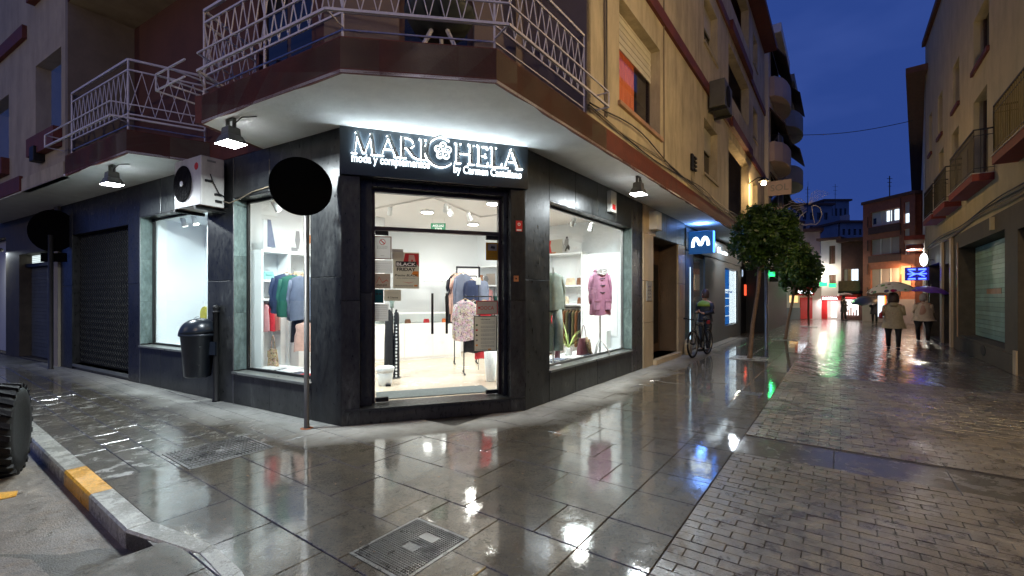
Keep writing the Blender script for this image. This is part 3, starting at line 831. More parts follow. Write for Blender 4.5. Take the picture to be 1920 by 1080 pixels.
MB().prism(ceil, ZC, ZC + .28).build('balcony_ceiling', 'plaster_beige', bld)
edge([tuple(FUL.P(S1L, .004, 0).xy), tuple(P1), tuple(P2), tuple(FU.P(S1R, .004, 0).xy)], ZC - .004, ZC + .3, .08, 'fascia_brown', 'slab_edge')
# side walls of the loggias
MB().box(Fr(FU.P(S1R, 0, 0), -nR, -R), 0.0, 1.1, -.12, 0, ZF, ZC + .3).build('side_wall', 'paint_mauve', bld)
sw = MB().box(Fr(FUL.P(S1L, 0, 0), -nL, -L), 0.0, 1.1, -.12, 0, ZF, ZC + .3).build('side_wall', 'plaster_dark', bld)
# yellow upper front to the right
FT = 12.55
wz = []
def zc(px, py): return FU.z_at(px, py)
w_a = (FU.s_at(1161), FU.s_at(1238)); wz0 = zc(1163, 192); wz1 = zc(1237, 94); print('WZ', wz0, wz1, w_a)
w_b = (FU.s_at(1320), FU.s_at(1345)); wb0, wb1 = zc(1322, 325), zc(1322, 222)
LG = (FU.s_at(1366), FU.s_at(1404))
B1Z, B2Z = 6.78, 9.70
holes = [(w_a[0], w_a[1], wz0, wz1), (w_b[0], w_b[1], wb0, wb1)]
for z in (ZF + .05, B1Z + .2, B2Z + .2): holes.append((LG[0], LG[1], z + .9 if z > 5 else z + .02, z + 2.4))
up = [(w_a[0] + .2, w_a[1] + .2, 7.9, 9.2), (w_b[0], w_b[1], 8.0, 9.3), (w_b[0], w_b[1], 10.9, 12.1)]
up2 = [(FU.s_at(1412), FU.s_at(1420), z, z + 1.2) for z in (5.0, 7.9, 10.8)]
wall(FU, S1R, RE, ZF, FT, .0, holes + up + up2, 'plaster_yellow', bld, depth=.26)
for F, s0, s1, in ((FU, S1R, RE),):
    for bz in (B1Z, B2Z):
        MB().box(F, s0, LG[0] - .05, 0.002, .06, bz, bz + .24).build('floor_band', 'fascia_brown', bld)
        MB().box(F, LG[0] - .05, LG[1] + .05, 0.002, .14, bz, bz + .30).build('floor_band', 'fascia_brown', bld)
        MB().box(F, LG[1] + .05, s1, 0.002, .06, bz, bz + .24).build('floor_band', 'fascia_brown', bld)
MB().box(FU, -2, RE + .1, -.2, .5, FT, FT + .22).build('eave', 'fascia_brown', bld)
MB().box(FU, -1, RE, -8, .0, FT + .22, FT + .6).build('roof', 'tile_roof', bld)
# loggia backs and parapets
for z in (ZF + .05, B1Z + .2, B2Z + .2):
    MB().box(FU, LG[0] - .02, LG[1] + .02, -1.3, -1.25, z, z + 2.6).build('loggia_wall', 'plaster_dark', bld)
    MB().box(FU, LG[0] + .8, LG[0] + 2.0, -1.25, -1.20, z, z + 2.1).build('window', 'window_dark', bld)
# roller shutter window; the orange curtain's own emission stands in for room light
mk('curtain_orange', (.60, .16, .05), .8, var=.25, scale=9, stretch=(6, 6, .3), emit=(1.0, .17, .05), es=.16)
wo_ = MB(); a, b = w_a
for q in ((a, a + .06, wz0, wz1), (b - .06, b, wz0, wz1), (a + .06, b - .06, wz0, wz0 + .06), (a + .26, a + .29, wz0 + .06, wz1)): wo_.box(FU, q[0], q[1], -.255, -.20, q[2], q[3])
wo = wo_.build('window', 'door_frame', bld, label='window with orange curtain behind a half lowered roller shutter')
cu = MB(); N = 40; lo = wz0 + .06
for i in range(N):
    s0, s1 = a + .06 + (b - a - .12) * .74 * i / N, a + .06 + (b - a - .12) * .74 * (i + 1) / N
    d0, d1 = -.31 + .02 * math.sin(i * 1.1), -.31 + .02 * math.sin((i + 1) * 1.1)
    cu.quad(FU.P(s0, d0, lo), FU.P(s1, d1, lo), FU.P(s1, d1, wz1), FU.P(s0, d0, wz1))
cu.build('curtain', 'curtain_orange', wo, smooth=True)
MB().box(FU, a + .06, b - .06, -.235, -.225, wz0 + .06, wz1).build('pane', 'glass_clear', wo)
zs_ = FU.z_at(1190, 127, -.2); print('ZSH', zs_)
MB().box(FU, a, b, -.9, -.88, wz0, wz1).build('backdrop', 'black_metal', wo)
k = 0; z = zs_
while z < wz1:
    bx('slat', FU, a + .01, b - .01, -.195, -.175 - (.006 if k % 2 else 0), z, min(z + .052, wz1), 'roller_cream', wo); z += .055; k += 1
bx('window_sill', FU, a - .06, b + .06, -.2, .05, wz0 - .07, wz0, 'travertine_dark', bld, bevel=.005)
for q in [(w_b[0], w_b[1], wb0, wb1)] + up + up2:
    if q[0] > w_b[0] - 5:
        fw = bx('window', FU, q[0], q[1], -.25, -.22, q[2], q[3], 'window_dark', bld)
        bx('frame', FU, q[0], q[0] + .06, -.22, -.20, q[2], q[3], 'white_plastic', fw); bx('frame', FU, (q[0] + q[1]) / 2 - .03, (q[0] + q[1]) / 2 + .03, -.22, -.20, q[2], q[3], 'white_plastic', fw)
        bx('shutter', FU, q[0] + .02, q[1] - .02, -.20, -.17, (q[2] + q[3]) / 2 + .1, q[3], 'roller_cream', fw)
        bx('window_sill', FU, q[0] - .05, q[1] + .05, -.2, .04, q[2] - .06, q[2], 'plaster_beige', bld)
# left upper front
def zl(px, py): return FUL.z_at(px, py)
wl_a = (FUL.s_at(112), FUL.s_at(64)); 
wl = (wl_a[0], wl_a[1], zl(100, 245), zl(100, 95))
wl2 = (FUL.s_at(14), FUL.s_at(-30), zl(8, 300), zl(8, 180))
wall(FUL, S1L, 16, ZF - .12, 12.5, -.02, [wl, wl2, (wl[0], wl[1], wl[2] + 2.95, wl[3] + 2.95)], 'plaster_left', bld, depth=.25)
for q in (wl, wl2, (wl[0], wl[1], wl[2] + 2.95, wl[3] + 2.95)):
    fw = bx('window', FUL, q[0], q[1], -.27, -.24, q[2], q[3], 'window_bluish', bld)
    bx('frame', FUL, (q[0] + q[1]) / 2 - .03, (q[0] + q[1]) / 2 + .03, -.24, -.22, q[2], q[3], 'black_metal', fw)
    bx('window_sill', FUL, q[0] - .05, q[1] + .05, -.02, .10, q[2] - .34, q[2] - .0, 'fascia_brown', bld)
for z in (6.72, 9.65): bx('floor_band', FUL, FUL.s_at(48), 16, -.018, .05, z, z + .26, 'fascia_brown', bld)
bx('roof', FUL, -1, 16, -8, .3, 12.5, 12.8, 'tile_roof', bld)
# core that closes the building from behind and above
MB().prism([tuple(x) for x in (FR.P(0, -.9, 0).xy, FR.P(RE, -.9, 0).xy, FR.P(RE, -8, 0).xy, (A0 + Vector((-.5, 7))), FL.P(16, -8, 0).xy, FL.P(16, -.9, 0).xy, FL.P(0, -.9, 0).xy)], ZC + .28, 12.5).build('core', 'plaster_left', bld)
MB().box(FU, RE - .05, RE, -8, 0, ZF, FT).build('end_wall', 'plaster_yellow', bld); MB().box(FU, RE - .05, RE, -8, -.85, 0, ZF).build('end_wall', 'black_metal', bld)

# railings -------------------------------------------------------------
def railing(poly, name, label, ends=(1, 1), tray=True, out=.0, trayend=(0, 0)):
    rl = thing('balcony_railing', label, 'railing', (poly[1][0], poly[1][1], ZF))
    pts = [Vector(p) for p in poly]
    nn = []
    for i in range(len(pts) - 1):
        u = (pts[i + 1] - pts[i]).normalized(); n = Vector((u.y, -u.x)); n = n if n.dot(-pts[i]) > 0 else -n; nn.append(n)
    def offp(i, d):
        if i == 0: return pts[0] + nn[0] * d
        if i == len(pts) - 1: return pts[-1] + nn[-1] * d
        m = (nn[i - 1] + nn[i]).normalized(); return pts[i] + m * d / max(.3, m.dot(nn[i]))
    def run(d, z, r, ext=(0, 0)):
        q = [offp(i, d) for i in range(len(pts))]
        if ext[0]: q[0] = q[0] + (q[0] - q[1]).normalized() * ext[0]
        if ext[1]: q[-1] = q[-1] + (q[-1] - q[-2]).normalized() * ext[1]
        for a, b in zip(q, q[1:]): MB().bar((*a, z), (*b, z), r).build('rail', 'white_rail', rl)
        return q
    run(-.04, 4.14, .010); run(-.04, 4.31, .014); run(-.04, 4.96, .016); run(-.04, 5.11, .022)
    for i in range(len(pts) - 1):
        a, b = offp(i, -.04), offp(i + 1, -.04); LLn = (b - a).length; N = max(1, round(LLn / .17))
        for j in range(N):
            p, q = a.lerp(b, j / N), a.lerp(b, (j + 1) / N)
            MB().bar((*p, 4.32), (*q, 4.95), .0065).build('baluster', 'white_rail', rl); MB().bar((*q, 4.32), (*p, 4.95), .0065).build('baluster', 'white_rail', rl)
        M_ = max(1, round(LLn / 1.5))
        for j in range(1 if i else 0, M_ + 1):
            p = a.lerp(b, j / M_); MB().bar((*p, ZF), (*p, 5.11), .014).build('post', 'white_rail', rl)
    if tray:
        q = run(.22, 4.17, .017, trayend); q2 = run(.22, 4.37, .011, trayend)
        for k_ in (0, -1):
            e = q[k_]; m = pts[k_] + (nn[k_] * -.04); 
            if trayend[0 if k_ == 0 else 1]:
                m = m + (q[k_] - q[1 if k_ == 0 else -2]).normalized() * trayend[0 if k_ == 0 else 1]
            MB().bar((*e, 4.17), (*e, 4.37), .012).build('tray_bracket', 'white_rail', rl)
            for z in (4.17, 4.37): MB().bar((*e, z), (*m, z), .010).build('tray_bracket', 'white_rail', rl)
        for i in range(1, len(pts) - 1):
            a, b = offp(i, .22), offp(i, -.04); MB().bar((*a, 4.17), (*b, 4.17), .009).build('tray_bracket', 'white_rail', rl)
    return rl
railing([tuple(FL.P(1.70, .05, 0).xy), tuple(P0 + (-L) * .04), tuple(P1), tuple(P2), tuple(FU.P(S1R, 0, 0).xy)], 'balcony_railing', 'white lattice railing of the wrap-around corner balcony above the shop door', trayend=(0, .22))
# flower tray frame that sticks out at the left end
railing([tuple(FL.P(3.15, .05, 0).xy), tuple(FUL.P(Q1s + .03, 0, 0).xy), tuple(FUL.P(S1L - .05, 0, 0).xy)], 'balcony_railing', 'white lattice railing of the lower left balcony above the air conditioner', trayend=(0, .3))
tf = thing('flower_tray', 'white metal flower tray frame sticking out at the left end of the corner balcony railing', 'flower tray', (P0.x, P0.y, 4.2))
Fp = FUL.off(sL1, 0)
for z in (4.17, 4.37):
    for a, b in (((-.1, .24), (.62, .24)), ((.62, .24), (.62, -.5)), ((.62, -.5), (.1, -.5)), ((.3, .24), (.3, -.5))):
        MB().bar(Fp.P(a[0], a[1], z), Fp.P(b[0], b[1], z), .012).build('rail', 'white_rail', tf)
for s, d in ((.62, .24), (.62, -.5), (.3, .24), (.3, -.5)): MB().bar(Fp.P(s, d, 4.17), Fp.P(s, d, 4.37), .010).build('post', 'white_rail', tf)
# big planter pot on the corner balcony
pp = at(825, 60, 5.1)
pot = thing('garden_table', 'dark round garden table with splayed legs standing on the corner balcony', 'table', (pp.x, pp.y, ZF))
mk('table_green', (.04, .05, .045), .6)
MB().lathe((pp.x, pp.y, ZF + .52), [(.05, 0), (.30, .02), (.38, .16), (.40, .20)], 20).build('table_top', 'table_green', pot, smooth=True)
for k in range(3):
    a = 2.1 * k - .5; MB().tube([(pp.x + .1 * math.cos(a), pp.y + .1 * math.sin(a), ZF + .52), (pp.x + .36 * math.cos(a), pp.y + .36 * math.sin(a), ZF)], .025, 6).build('leg', 'white_rail', pot)
# ================================================================== SHOP SIGN
sg = thing('shop_sign', 'black fascia sign over the shop door with glowing MARICHELA lettering', 'sign', FD.P(LD / 2, .05, 3.12))
mk('sign_board', (.012, .018, .024), .35, var=.2, scale=4)
MB().box(FD, -.02, LD + .02, .0, .05, 3.125, ZS - .004).build('board', 'sign_board', sg, bevel=.003)
def stroke(pts, w0, w1):
    """flat ribbon through pts, width from w0 to w1 -> list of quads outline polys"""
    out = []
    for i in range(len(pts) - 1):
        a, b = Vector(pts[i]), Vector(pts[i + 1]); d = (b - a).normalized(); n = Vector((-d.y, d.x))
        f0 = w0 + (w1 - w0) * i / (len(pts) - 1); f1 = w0 + (w1 - w0) * (i + 1) / (len(pts) - 1)
        e = d * .004 if len(pts) > 2 else Vector((0, 0))
        out.append([a - e + n * f0 / 2, a - e - n * f0 / 2, b + e - n * f1 / 2, b + e + n * f1 / 2])
    return out
def arc(cx, cy, rx, ry, a0, a1, n=14): return [(cx + rx * math.cos(math.radians(a0 + (a1 - a0) * i / n)), cy + ry * math.sin(math.radians(a0 + (a1 - a0) * i / n))) for i in range(n + 1)]
TH, TN = .155, .07
def serif(x, y, w=.30, h=.055): return [[(x - w / 2, y - h / 2), (x + w / 2, y - h / 2), (x + w / 2, y + h / 2), (x - w / 2, y + h / 2)]]
def glyph(c):
    g = []; 
    if c == 'M':
        g += stroke([(.10, 0), (.22, 1)], TN, TN) + stroke([(.22, 1), (.56, .06)], TH, TH) + stroke([(.56, .06), (.90, 1)], TN, TN) + stroke([(.90, 1), (1.02, 0)], TH, TH)
        g += serif(.10, .03, .26) + serif(1.03, .03, .30); W = 1.14
    elif c == 'A':
        g += stroke([(.10, 0), (.42, 1)], TN, TN) + stroke([(.42, 1), (.80, 0)], TH, TH) + stroke([(.22, .36), (.62, .36)], TN, TN) + serif(.10, .03, .25) + serif(.80, .03, .30); W = .92
    elif c == 'R':
        g += stroke([(.14, 0), (.14, 1)], TH, TH) + stroke(arc(.30, .74, .30, .24, 90, -90), TN, TN) + stroke([(.14, .98), (.31, .98)], TN, TN) + stroke([(.14, .50), (.31, .50)], TN, TN) + stroke([(.36, .50), (.60, .12), (.82, .02)], TH, TN) + serif(.14, .03) ; W = .82
    elif c == 'I':
        g += stroke([(.16, 0), (.16, 1)], TH, TH) + serif(.16, .03) + serif(.16, .97); W = .34
    elif c == 'H':
        g += stroke([(.15, 0), (.15, 1)], TH, TH) + stroke([(.80, 0), (.80, 1)], TH, TH) + stroke([(.15, .52), (.80, .52)], TN, TN)
        for x in (.15, .80): g += serif(x, .03) + serif(x, .97)
        W = .98
    elif c == 'E':
        g += stroke([(.15, 0), (.15, 1)], TH, TH) + stroke([(.0, .97), (.58, .97)], TN, TN) + stroke([(.15, .52), (.50, .52)], TN, TN) + stroke([(.0, .03), (.62, .03)], TN, TN) + stroke([(.57, .97), (.57, .84)], TN, TN) + stroke([(.61, .03), (.61, .18)], TN, TN) + stroke([(.49, .62), (.49, .42)], TN, TN); W = .68
    elif c == 'L':
        g += stroke([(.15, 0), (.15, 1)], TH, TH) + stroke([(.0, .03), (.60, .03)], TN, TN) + stroke([(.59, .03), (.59, .2)], TN, TN) + serif(.15, .97); W = .66
    return g, W
def letter(c, s0, s1, z0, z1):
    g, W = glyph(c); kx = (s1 - s0) / W; kz = z1 - z0
    body, face = MB(), MB()
    for i, p in enumerate(g):
        q = [(s0 + x * kx, z0 + y * kz) for x, y in p]
        body.plate(FD, q, .052 + i * .0002, .082 + i * .0002); face.plate(FD, q, .0835 + i * .0002, .092 + i * .0002)
    b = body.build('letter', 'sign_white', sg); face.build('face', 'letter_metal', b)
XS = {'M': (660, 706), 'A': (709, 751), 'R': (749, 786), 'I': (786, 801), 'H': (853, 891), 'E': (895, 918), 'L': (920, 945), 'a': (944, 979)}
for c, (x0, x1) in XS.items(): letter(c.upper() if c != 'a' else 'A', FD.s_at(x0, .08), FD.s_at(x1, .08), 3.385, 3.655)
# the big C and its flower
cs, cz = FD.s_at(827, .08), 3.515
def ringplate(mb, F, s, z, r0, r1, a0, a1, d0, d1, n=36, taper=None, sx=1.0):
    for i in range(n):
        t0, t1 = math.radians(a0 + (a1 - a0) * i / n), math.radians(a0 + (a1 - a0) * (i + 1) / n)
        def rr(t): return r0 if taper is None else r1 - (r1 - r0) * taper(t)
        q = [(s + rr(t0) * math.cos(t0) * sx, z + rr(t0) * math.sin(t0)), (s + r1 * math.cos(t0) * sx, z + r1 * math.sin(t0)), (s + r1 * math.cos(t1) * sx, z + r1 * math.sin(t1)), (s + rr(t1) * math.cos(t1) * sx, z + rr(t1) * math.sin(t1))]
        mb.plate(F, q, d0, d1)
tp = lambda t: .45 + .85 * max(0, -math.cos(t)) 
b = MB(); ringplate(b, FD, cs - .01, cz, .165, .205, 52, 318, .052, .082, taper=tp); b = b.build('letter', 'sign_white', sg)
f_ = MB(); ringplate(f_, FD, cs - .01, cz, .165, .205, 52, 318, .084, .094, taper=tp); f_.build('face', 'letter_metal', b)
fl = MB(); fs_, fz = FD.s_at(831, .08), 3.528
for k in range(5):
    a = math.radians(90 + 72 * k); c = (fs_ + .072 * math.cos(a), fz + .072 * math.sin(a))
    q = [(c[0] + .046 * math.cos(t * math.pi / 8), c[1] + .046 * math.sin(t * math.pi / 8)) for t in range(16)]
    fl.plate(FD, q, .055 + k * .0003, .080 + k * .0003)
q = [(fs_ + .085 * math.cos(t * math.pi / 10), fz + .085 * math.sin(t * math.pi / 10)) for t in range(20)]
fl.plate(FD, q, .054, .0795)
fe = fl.build('flower_emblem', 'emblem_white', sg)
pt = MB()
for k in range(5):
    a = math.radians(90 + 72 * k); c = Vector((fs_ + .062 * math.cos(a), fz + .062 * math.sin(a))); u = Vector((math.cos(a), math.sin(a))); v = Vector((-u.y, u.x))
    o = [c + u * .036 * math.cos(t * math.pi / 8) + v * .026 * math.sin(t * math.pi / 8) for t in range(16)]; i_ = [c + u * .016 * math.cos(t * math.pi / 8) + v * .008 * math.sin(t * math.pi / 8) for t in range(16)]
    for t in range(16):
        w_ = (t + 1) % 16; pt.plate(FD, [tuple(o[t]), tuple(o[w_]), tuple(i_[w_]), tuple(i_[t])], .0815, .084)
ringplate(pt, FD, fs_, fz, .010, .018, 0, 360, .0815, .085, 12)
pt.build('petal_line', 'sign_board', fe)
for tx, x0, x1, z in (('moda y complementos', 659, 806, 3.285), ('by Carmen Castellano', 851, 978, 3.262)):
    a, b = FD.s_at(x0, .07), FD.s_at(x1, .07)
    text(tx, FD, a, .055, z, b - a, 'sign_text', sg, height=.10, thick=.018, name='lettering', bold=.008)

# ================================================================== FLOODLIGHTS UNDER THE SOFFIT
def flood(px, py, yb, label, out, power=38):
    c = gp(px, py, ZS); zb = EYE - (yb - HZ) / F_PX * c.y
    f = thing('flood_lamp', label, 'lamp', (c.x, c.y, zb), 'floodlights hanging under the white soffit')
    h = ZS - zb; o = Vector(out).normalized(); sd = Vector((-o.y, o.x)); C = Vector((c.x, c.y, 0)); o3 = Vector((*o, 0)); s3 = Vector((*sd, 0))
    W = .15
    top, bot, F = [], [], Fr(c, sd, o)
    def rect(w, d, z, dd=0): return [F.P(a, b + dd, z) for a, b in ((-w, -d), (w, -d), (w, d), (-w, d))]
    z1 = zb + h * .30; z2 = zb + h * .62
    rings = [rect(W, .11, zb), rect(W * .98, .105, zb + .02), rect(W * .66, .085, z1), rect(W * .56, .075, z1 + .01), rect(W * .5, .07, z2), rect(W * .36, .05, z2 + .015)]
    mb = MB(); vs = [v for r_ in rings for v in r_]; fs = []
    for i in range(len(rings) - 1):
        for j in range(4): q = (j + 1) % 4; fs.append((4 * i + j, 4 * i + q, 4 * i + 4 + q, 4 * i + 4 + j))
    fs.append((20, 21, 22, 23)); mb.add(vs, fs); mb.build('housing', 'lamp_grey', f, bevel=.006)
    MB().add([v + Vector((0, 0, -.003)) for v in rect(W * .93, .115, zb)], [(0, 1, 2, 3)]).build('diffuser', 'lamp_white', f)
    mb = MB(); ww = W * .42
    mb.box(F, -ww - .014, -ww, -.02, .02, zb + h * .45, ZS - .012); mb.box(F, ww, ww + .014, -.02, .02, zb + h * .45, ZS - .012); mb.box(F, -ww - .014, ww + .014, -.022, .022, ZS - .012, ZS)
    mb.build('bracket', 'lamp_grey', f)
    p = F.P(W * .5, 0, z2)
    MB().tube([p, F.P(W * .8, .02, z2 + .03), F.P(W * 1.0, .0, ZS - .05), F.P(W * 1.3, -.02, ZS - .012), F.P(W * 2.4, -.1, ZS - .01)], .006, 5).build('cable', 'cable', f, smooth=True)
    light('AREA', 'flood_light', (c.x, c.y, zb - .012), power, (.86, .96, 1.0), .26, parent=f)
    return f
flood(433, 223, 270, 'grey bell shaped floodlight nearest the door, left of the sign and above the air conditioner', nL, 105)
flood(210, 310, 346, 'grey bell shaped floodlight under the far left balcony, left of the air conditioner', nL, 75)
flood(1197, 331, 364, 'grey bell shaped floodlight right of the display window with the purple coat', nR, 75)

# ================================================================== INTERIOR
inn = thing('shop_interior', 'white shop room with pale floor seen through the glass door and windows', 'room', (-1, 9, .2))
ZI, ZCe = .20, 3.40
FLs = 3.0
roomp = [FD.P(0, -.37, 0).xy, FD.P(LD, -.37, 0).xy, FR.P(.25, -.25, 0).xy, FR.P(4.5, -.25, 0).xy, FR.P(4.5, -4.7, 0).xy, Vector((-3.6, 11.6)), FL.P(FLs, -3.6, 0).xy, FL.P(FLs, -.25, 0).xy, FL.P(.3, -.25, 0).xy]
MB().prism([tuple(p) for p in roomp], ZI - .05, ZI).build('floor', 'shop_floor', inn, kind='structure')
MB().prism([tuple(p) for p in roomp], ZCe, ZCe + .05).build('ceiling', 'shop_ceiling', inn, kind='structure')
for i in list(range(3, 7)):
    p, q = roomp[i], roomp[i + 1]; u = (q - p).normalized(); c = (p + q) / 2; n = Vector((u.y, -u.x)); n = n if n.dot(Vector((-1, 9)) - c) > 0 else -n
    MB().box(Fr(p, u, n), 0, (q - p).length, -.08, 0, ZI - .05, ZCe + .05).build('wall', 'shop_white', inn)
# back of the facade seen from inside, white above the windows
for F, Wd, a, b in ((FR, WR, .1, 4.5), (FL, W2, .1, FLs)):
    wall(F, a, b, ZI, ZCe, -.252, [(Wd[0], Wd[1], .5, ztop)], 'shop_white', inn, depth=.01)
# raised display floors behind the windows
bx('display_floor', FR, WR[0] - .1, 4.47, -.95, -.255, ZI, .47, 'shop_white', inn); bx('display_floor', FL, W2[0] - .1, 2.62, -.85, -.255, ZI, .47, 'shop_white', inn)
# closed white display box behind the far left window
bxw = MB()
for q in ((W1[0] - .06, W1[0], -1.1, -.255, .6, 3.12), (W1[1], W1[1] + .06, -1.1, -.255, .6, 3.12), (W1[0] - .06, W1[1] + .06, -1.16, -1.10, .6, 3.12), (W1[0], W1[1], -1.1, -.255, .62, .70), (W1[0], W1[1], -1.1, -.255, 3.09, 3.15)): bxw.box(FL, *q)
bxw.build('display_box', 'shop_white', inn)
bx('display_panel', FL, 4.2, 4.24, -1.1, -.5, .70, 3.09, 'shop_white', inn)

# --- lights in the shop
def downlight(px, py, label, pw=60, q=.30):
    c = gp(px, py, ZCe - .02)
    t = thing('downlight', label, 'lamp', (c.x, c.y, ZCe - .03), 'round downlights in the shop ceiling')
    MB().lathe((c.x, c.y, ZCe - .035), [(.135, .035), (.14, .0), (.12, -.004)], 24).build('rim', 'shop_white', t, smooth=True)
    MB().lathe((c.x, c.y, ZCe - .044), [(.0, .0), (.118, .0), (.118, .003), (0, .003)], 24).build('diffuser', 'down_white', t)
    light('AREA', 'downlight_light', (c.x, c.y, ZCe - .055), pw * q, (1.0, .955, .90), .24, parent=t)
downlight(801, 397, 'round downlight nearest the middle of the door transom', 55)
downlight(887, 420, 'round downlight at the lower right of the door transom', 55)
downlight(925, 381, 'round downlight at the top right corner of the door transom', 55)
for (x, y), lb in (((-2.9, 7.6), 'round downlight above the clothes behind the middle window'), ((1.35, 8.9), 'round downlight above the handbag shelves behind the right window'), ((-.6, 7.4), 'round downlight just inside the shop door')):
    px = 960 + 850 * x / y; py = 558 - 850 * (ZCe - .02 - EYE) / y
    downlight(px, py, lb, 62)
# track with spot heads
def spot_head(t, p, aim, power=18, size=1.0, col=(1, .97, .93)):
    p = Vector(p); aim = Vector(aim); d = (aim - p).normalized()
    q = d.to_track_quat('Z', 'Y').to_matrix()
    h = MB().lathe(p, [(.030, -.11), (.040, -.10), (.042, .0), (.052, .03), (.052, .06)], 14, M=q).build('spot_head', 'white_plastic', t, smooth=True)
    MB().lathe(p + d * .058, [(.046, .0), (.046, .004)], 14, M=q).build('bulb', 'down_white', h)
    MB().bar(p - d * .06, (p.x, p.y, p.z + .14), .008).build('stem', 'white_plastic', t)
    light('SPOT', 'spot_light', p + d * .08, power, col, .04, target=aim, spot=95, blend=.8, parent=t)
tr = thing('track_lights', 'white track with spot heads crossing the shop ceiling above the counter', 'track lights', (-1.2, 8.9, ZCe))
pts = [at(700, 395, 8.6), at(815, 375, 9.0), at(880, 405, 9.8), at(935, 405, 9.0)]
pts = [gp(700, 393, ZCe - .03), gp(812, 372, ZCe - .03), gp(900, 408, ZCe - .03), gp(934, 404, ZCe - .03)]
for a, b in zip(pts, pts[1:]): MB().bar((a.x, a.y, ZCe - .02), (b.x, b.y, ZCe - .02), .018).build('rail', 'shop_ceiling', tr)
for px, py, z, am in ((731, 397, 3.18, (-3, 10.4, 1.2)), (836, 392, 3.18, (-1.5, 11.5, 1.4)), (844, 398, 3.16, (-.5, 11, 1.2)), (880, 408, 3.16, (-.3, 11, 1.3))):
    c = gp(px, py, z); spot_head(tr, (c.x, c.y, z), am, 17)
def win_spots(F, lst, name_label, inset=.5):
    t = thing('window_spots', name_label, 'spotlights', F.P(lst[0][0], -inset, 3.2))
    a = min(x[0] for x in lst) - .3; b = max(x[0] for x in lst) + .3
    MB().box(F, a, b, -inset - .02, -inset + .02, 3.16, 3.19).build('rail', 'white_plastic', t)
    for s, tgt, pw in lst: spot_head(t, F.P(s, -inset, 3.0), tgt, pw)
win_spots(FR, [(.95, FR.P(1.0, -1.6, 1.2), 30), (2.25, FR.P(2.7, -1.4, 1.2), 30), (3.0, FR.P(3.6, -1.2, 1.3), 30)], 'three white spot heads at the top of the right display window', .45)
win_spots(FL, [(2.05, FL.P(2.0, -1.7, 1.2), 32), (.95, FL.P(1.2, -1.6, 1.0), 24)], 'white spot heads at the top of the middle display window', .45)
win_spots(FL, [(4.95, FL.P(5.0, -1.0, 1.4), 24), (4.55, FL.P(4.0, -.8, 1.2), 30)], 'pair of white spot heads at the top of the far left display window', .45)
light('AREA', 'display_light', FL.P(3.7, -.6, 3.05), 70, (.9, .98, 1.0), .5, parent=bpy.data.objects['window_spots.002'])
light('AREA', 'display_light', FR.P(2.6, -.55, 3.06), 22, (.9, .98, 1.0), .5, parent=bpy.data.objects['window_spots'])
light('AREA', 'display_light', FL.P(1.6, -.5, 3.06), 14, (.9, .98, 1.0), .4, parent=bpy.data.objects['window_spots.001'])

# --- frames inside: shelving walls on both sides
WRF = Fr(FR.P(4.12, -.25, 0), -nR, -R)             # s inward, d towards the door
WLF = Fr(FL.P(2.52, -.25, 0), -nL, -L)
def shelf_unit(F, s0, s1, depth, ztop_, levels, label, cols):
    t = thing('shelf_unit', label, 'shelves', F.P((s0 + s1) / 2, -depth / 2, ZI))
    th = .035
    bx('back_panel', F, s0, s1, -depth, -depth + .02, ZI, ztop_, 'shop_white', t)
    for s in cols: bx('side_panel', F, s - th / 2, s + th / 2, -depth + .021, .0, ZI, ztop_ - th, 'shop_white', t)
    for z in levels: bx('shelf', F, s0 + th, s1 - th, -depth + .021, -.005, z, z + th, 'shop_white', t)
    bx('shelf', F, s0, s1, -depth + .021, .004, ztop_ - th, ztop_, 'shop_white', t)
    return t
shelf_unit(WRF, .96, 3.0, .36, 2.66, [1.42, 1.86], 'white shelving with handbags behind the purple coat', [.98, 2.0, 2.98])
shelf_unit(WRF, 3.3, 4.5, .36, 2.45, [1.45, 1.9], 'white shelving at the right end of the shop seen through the door', [3.32, 4.48])
shelf_unit(WLF, .23, 1.9, .34, 2.38, [1.55, 1.86], 'white shelving with bags behind the middle window', [.25, .72, 1.88])
bx('white_panel', WRF, .0, .95, -.02, .0, ZI, 2.60, 'shop_white', inn)
bx('mirror_panel', WRF, .1, .55, .0, .02, .75, 2.5, 'counter_white', inn)

def pouch(F, s, d, z, w, h, mat, label, depth=.08, strap=False, group='small bags on the white shelves', mat2=None, name='handbag', cat='bag'):
    t = thing(name, label, cat, F.P(s, d, z), group)
    mb = MB(); n = 10
    prof = [(0, .5), (.06, .5), (.5, .49), (1, .40)]
    rings = []
    for fz, fw in prof:
        ring = []
        for j in range(16):
            a = 2 * math.pi * j / 16; ca, sa = math.cos(a), math.sin(a)
            x = w * fw * math.copysign(abs(ca) ** .5, ca); y = depth * .5 * (1 - fz * .55) * math.copysign(abs(sa) ** .6, sa)
            ring.append(F.P(s + x, d + y, z + h * fz))
        rings.append(ring)
    vs = [v for r_ in rings for v in r_]; fs = [tuple(range(16))[::-1], tuple(range(48, 64))]
    for i in range(3):
        for j in range(16): q = (j + 1) % 16; fs.append((16 * i + j, 16 * i + q, 16 * i + 16 + q, 16 * i + 16 + j))
    mb.add(vs, fs).build('bag_body', mat, t, smooth=False, bevel=.004)
    bx('flap', F, s - w * .30, s + w * .30, d + depth * .42, d + depth * .52, z + h * .55, z + h * .92, mat2 or mat, t, bevel=.004)
    if strap:
        MB().tube([F.P(s - w * .28 + w * .56 * i / 10, d, z + h * .98 + h * .75 * math.sin(math.pi * i / 10)) for i in range(11)], .007, 6).build('handle', mat2 or mat, t, smooth=True)
    return t
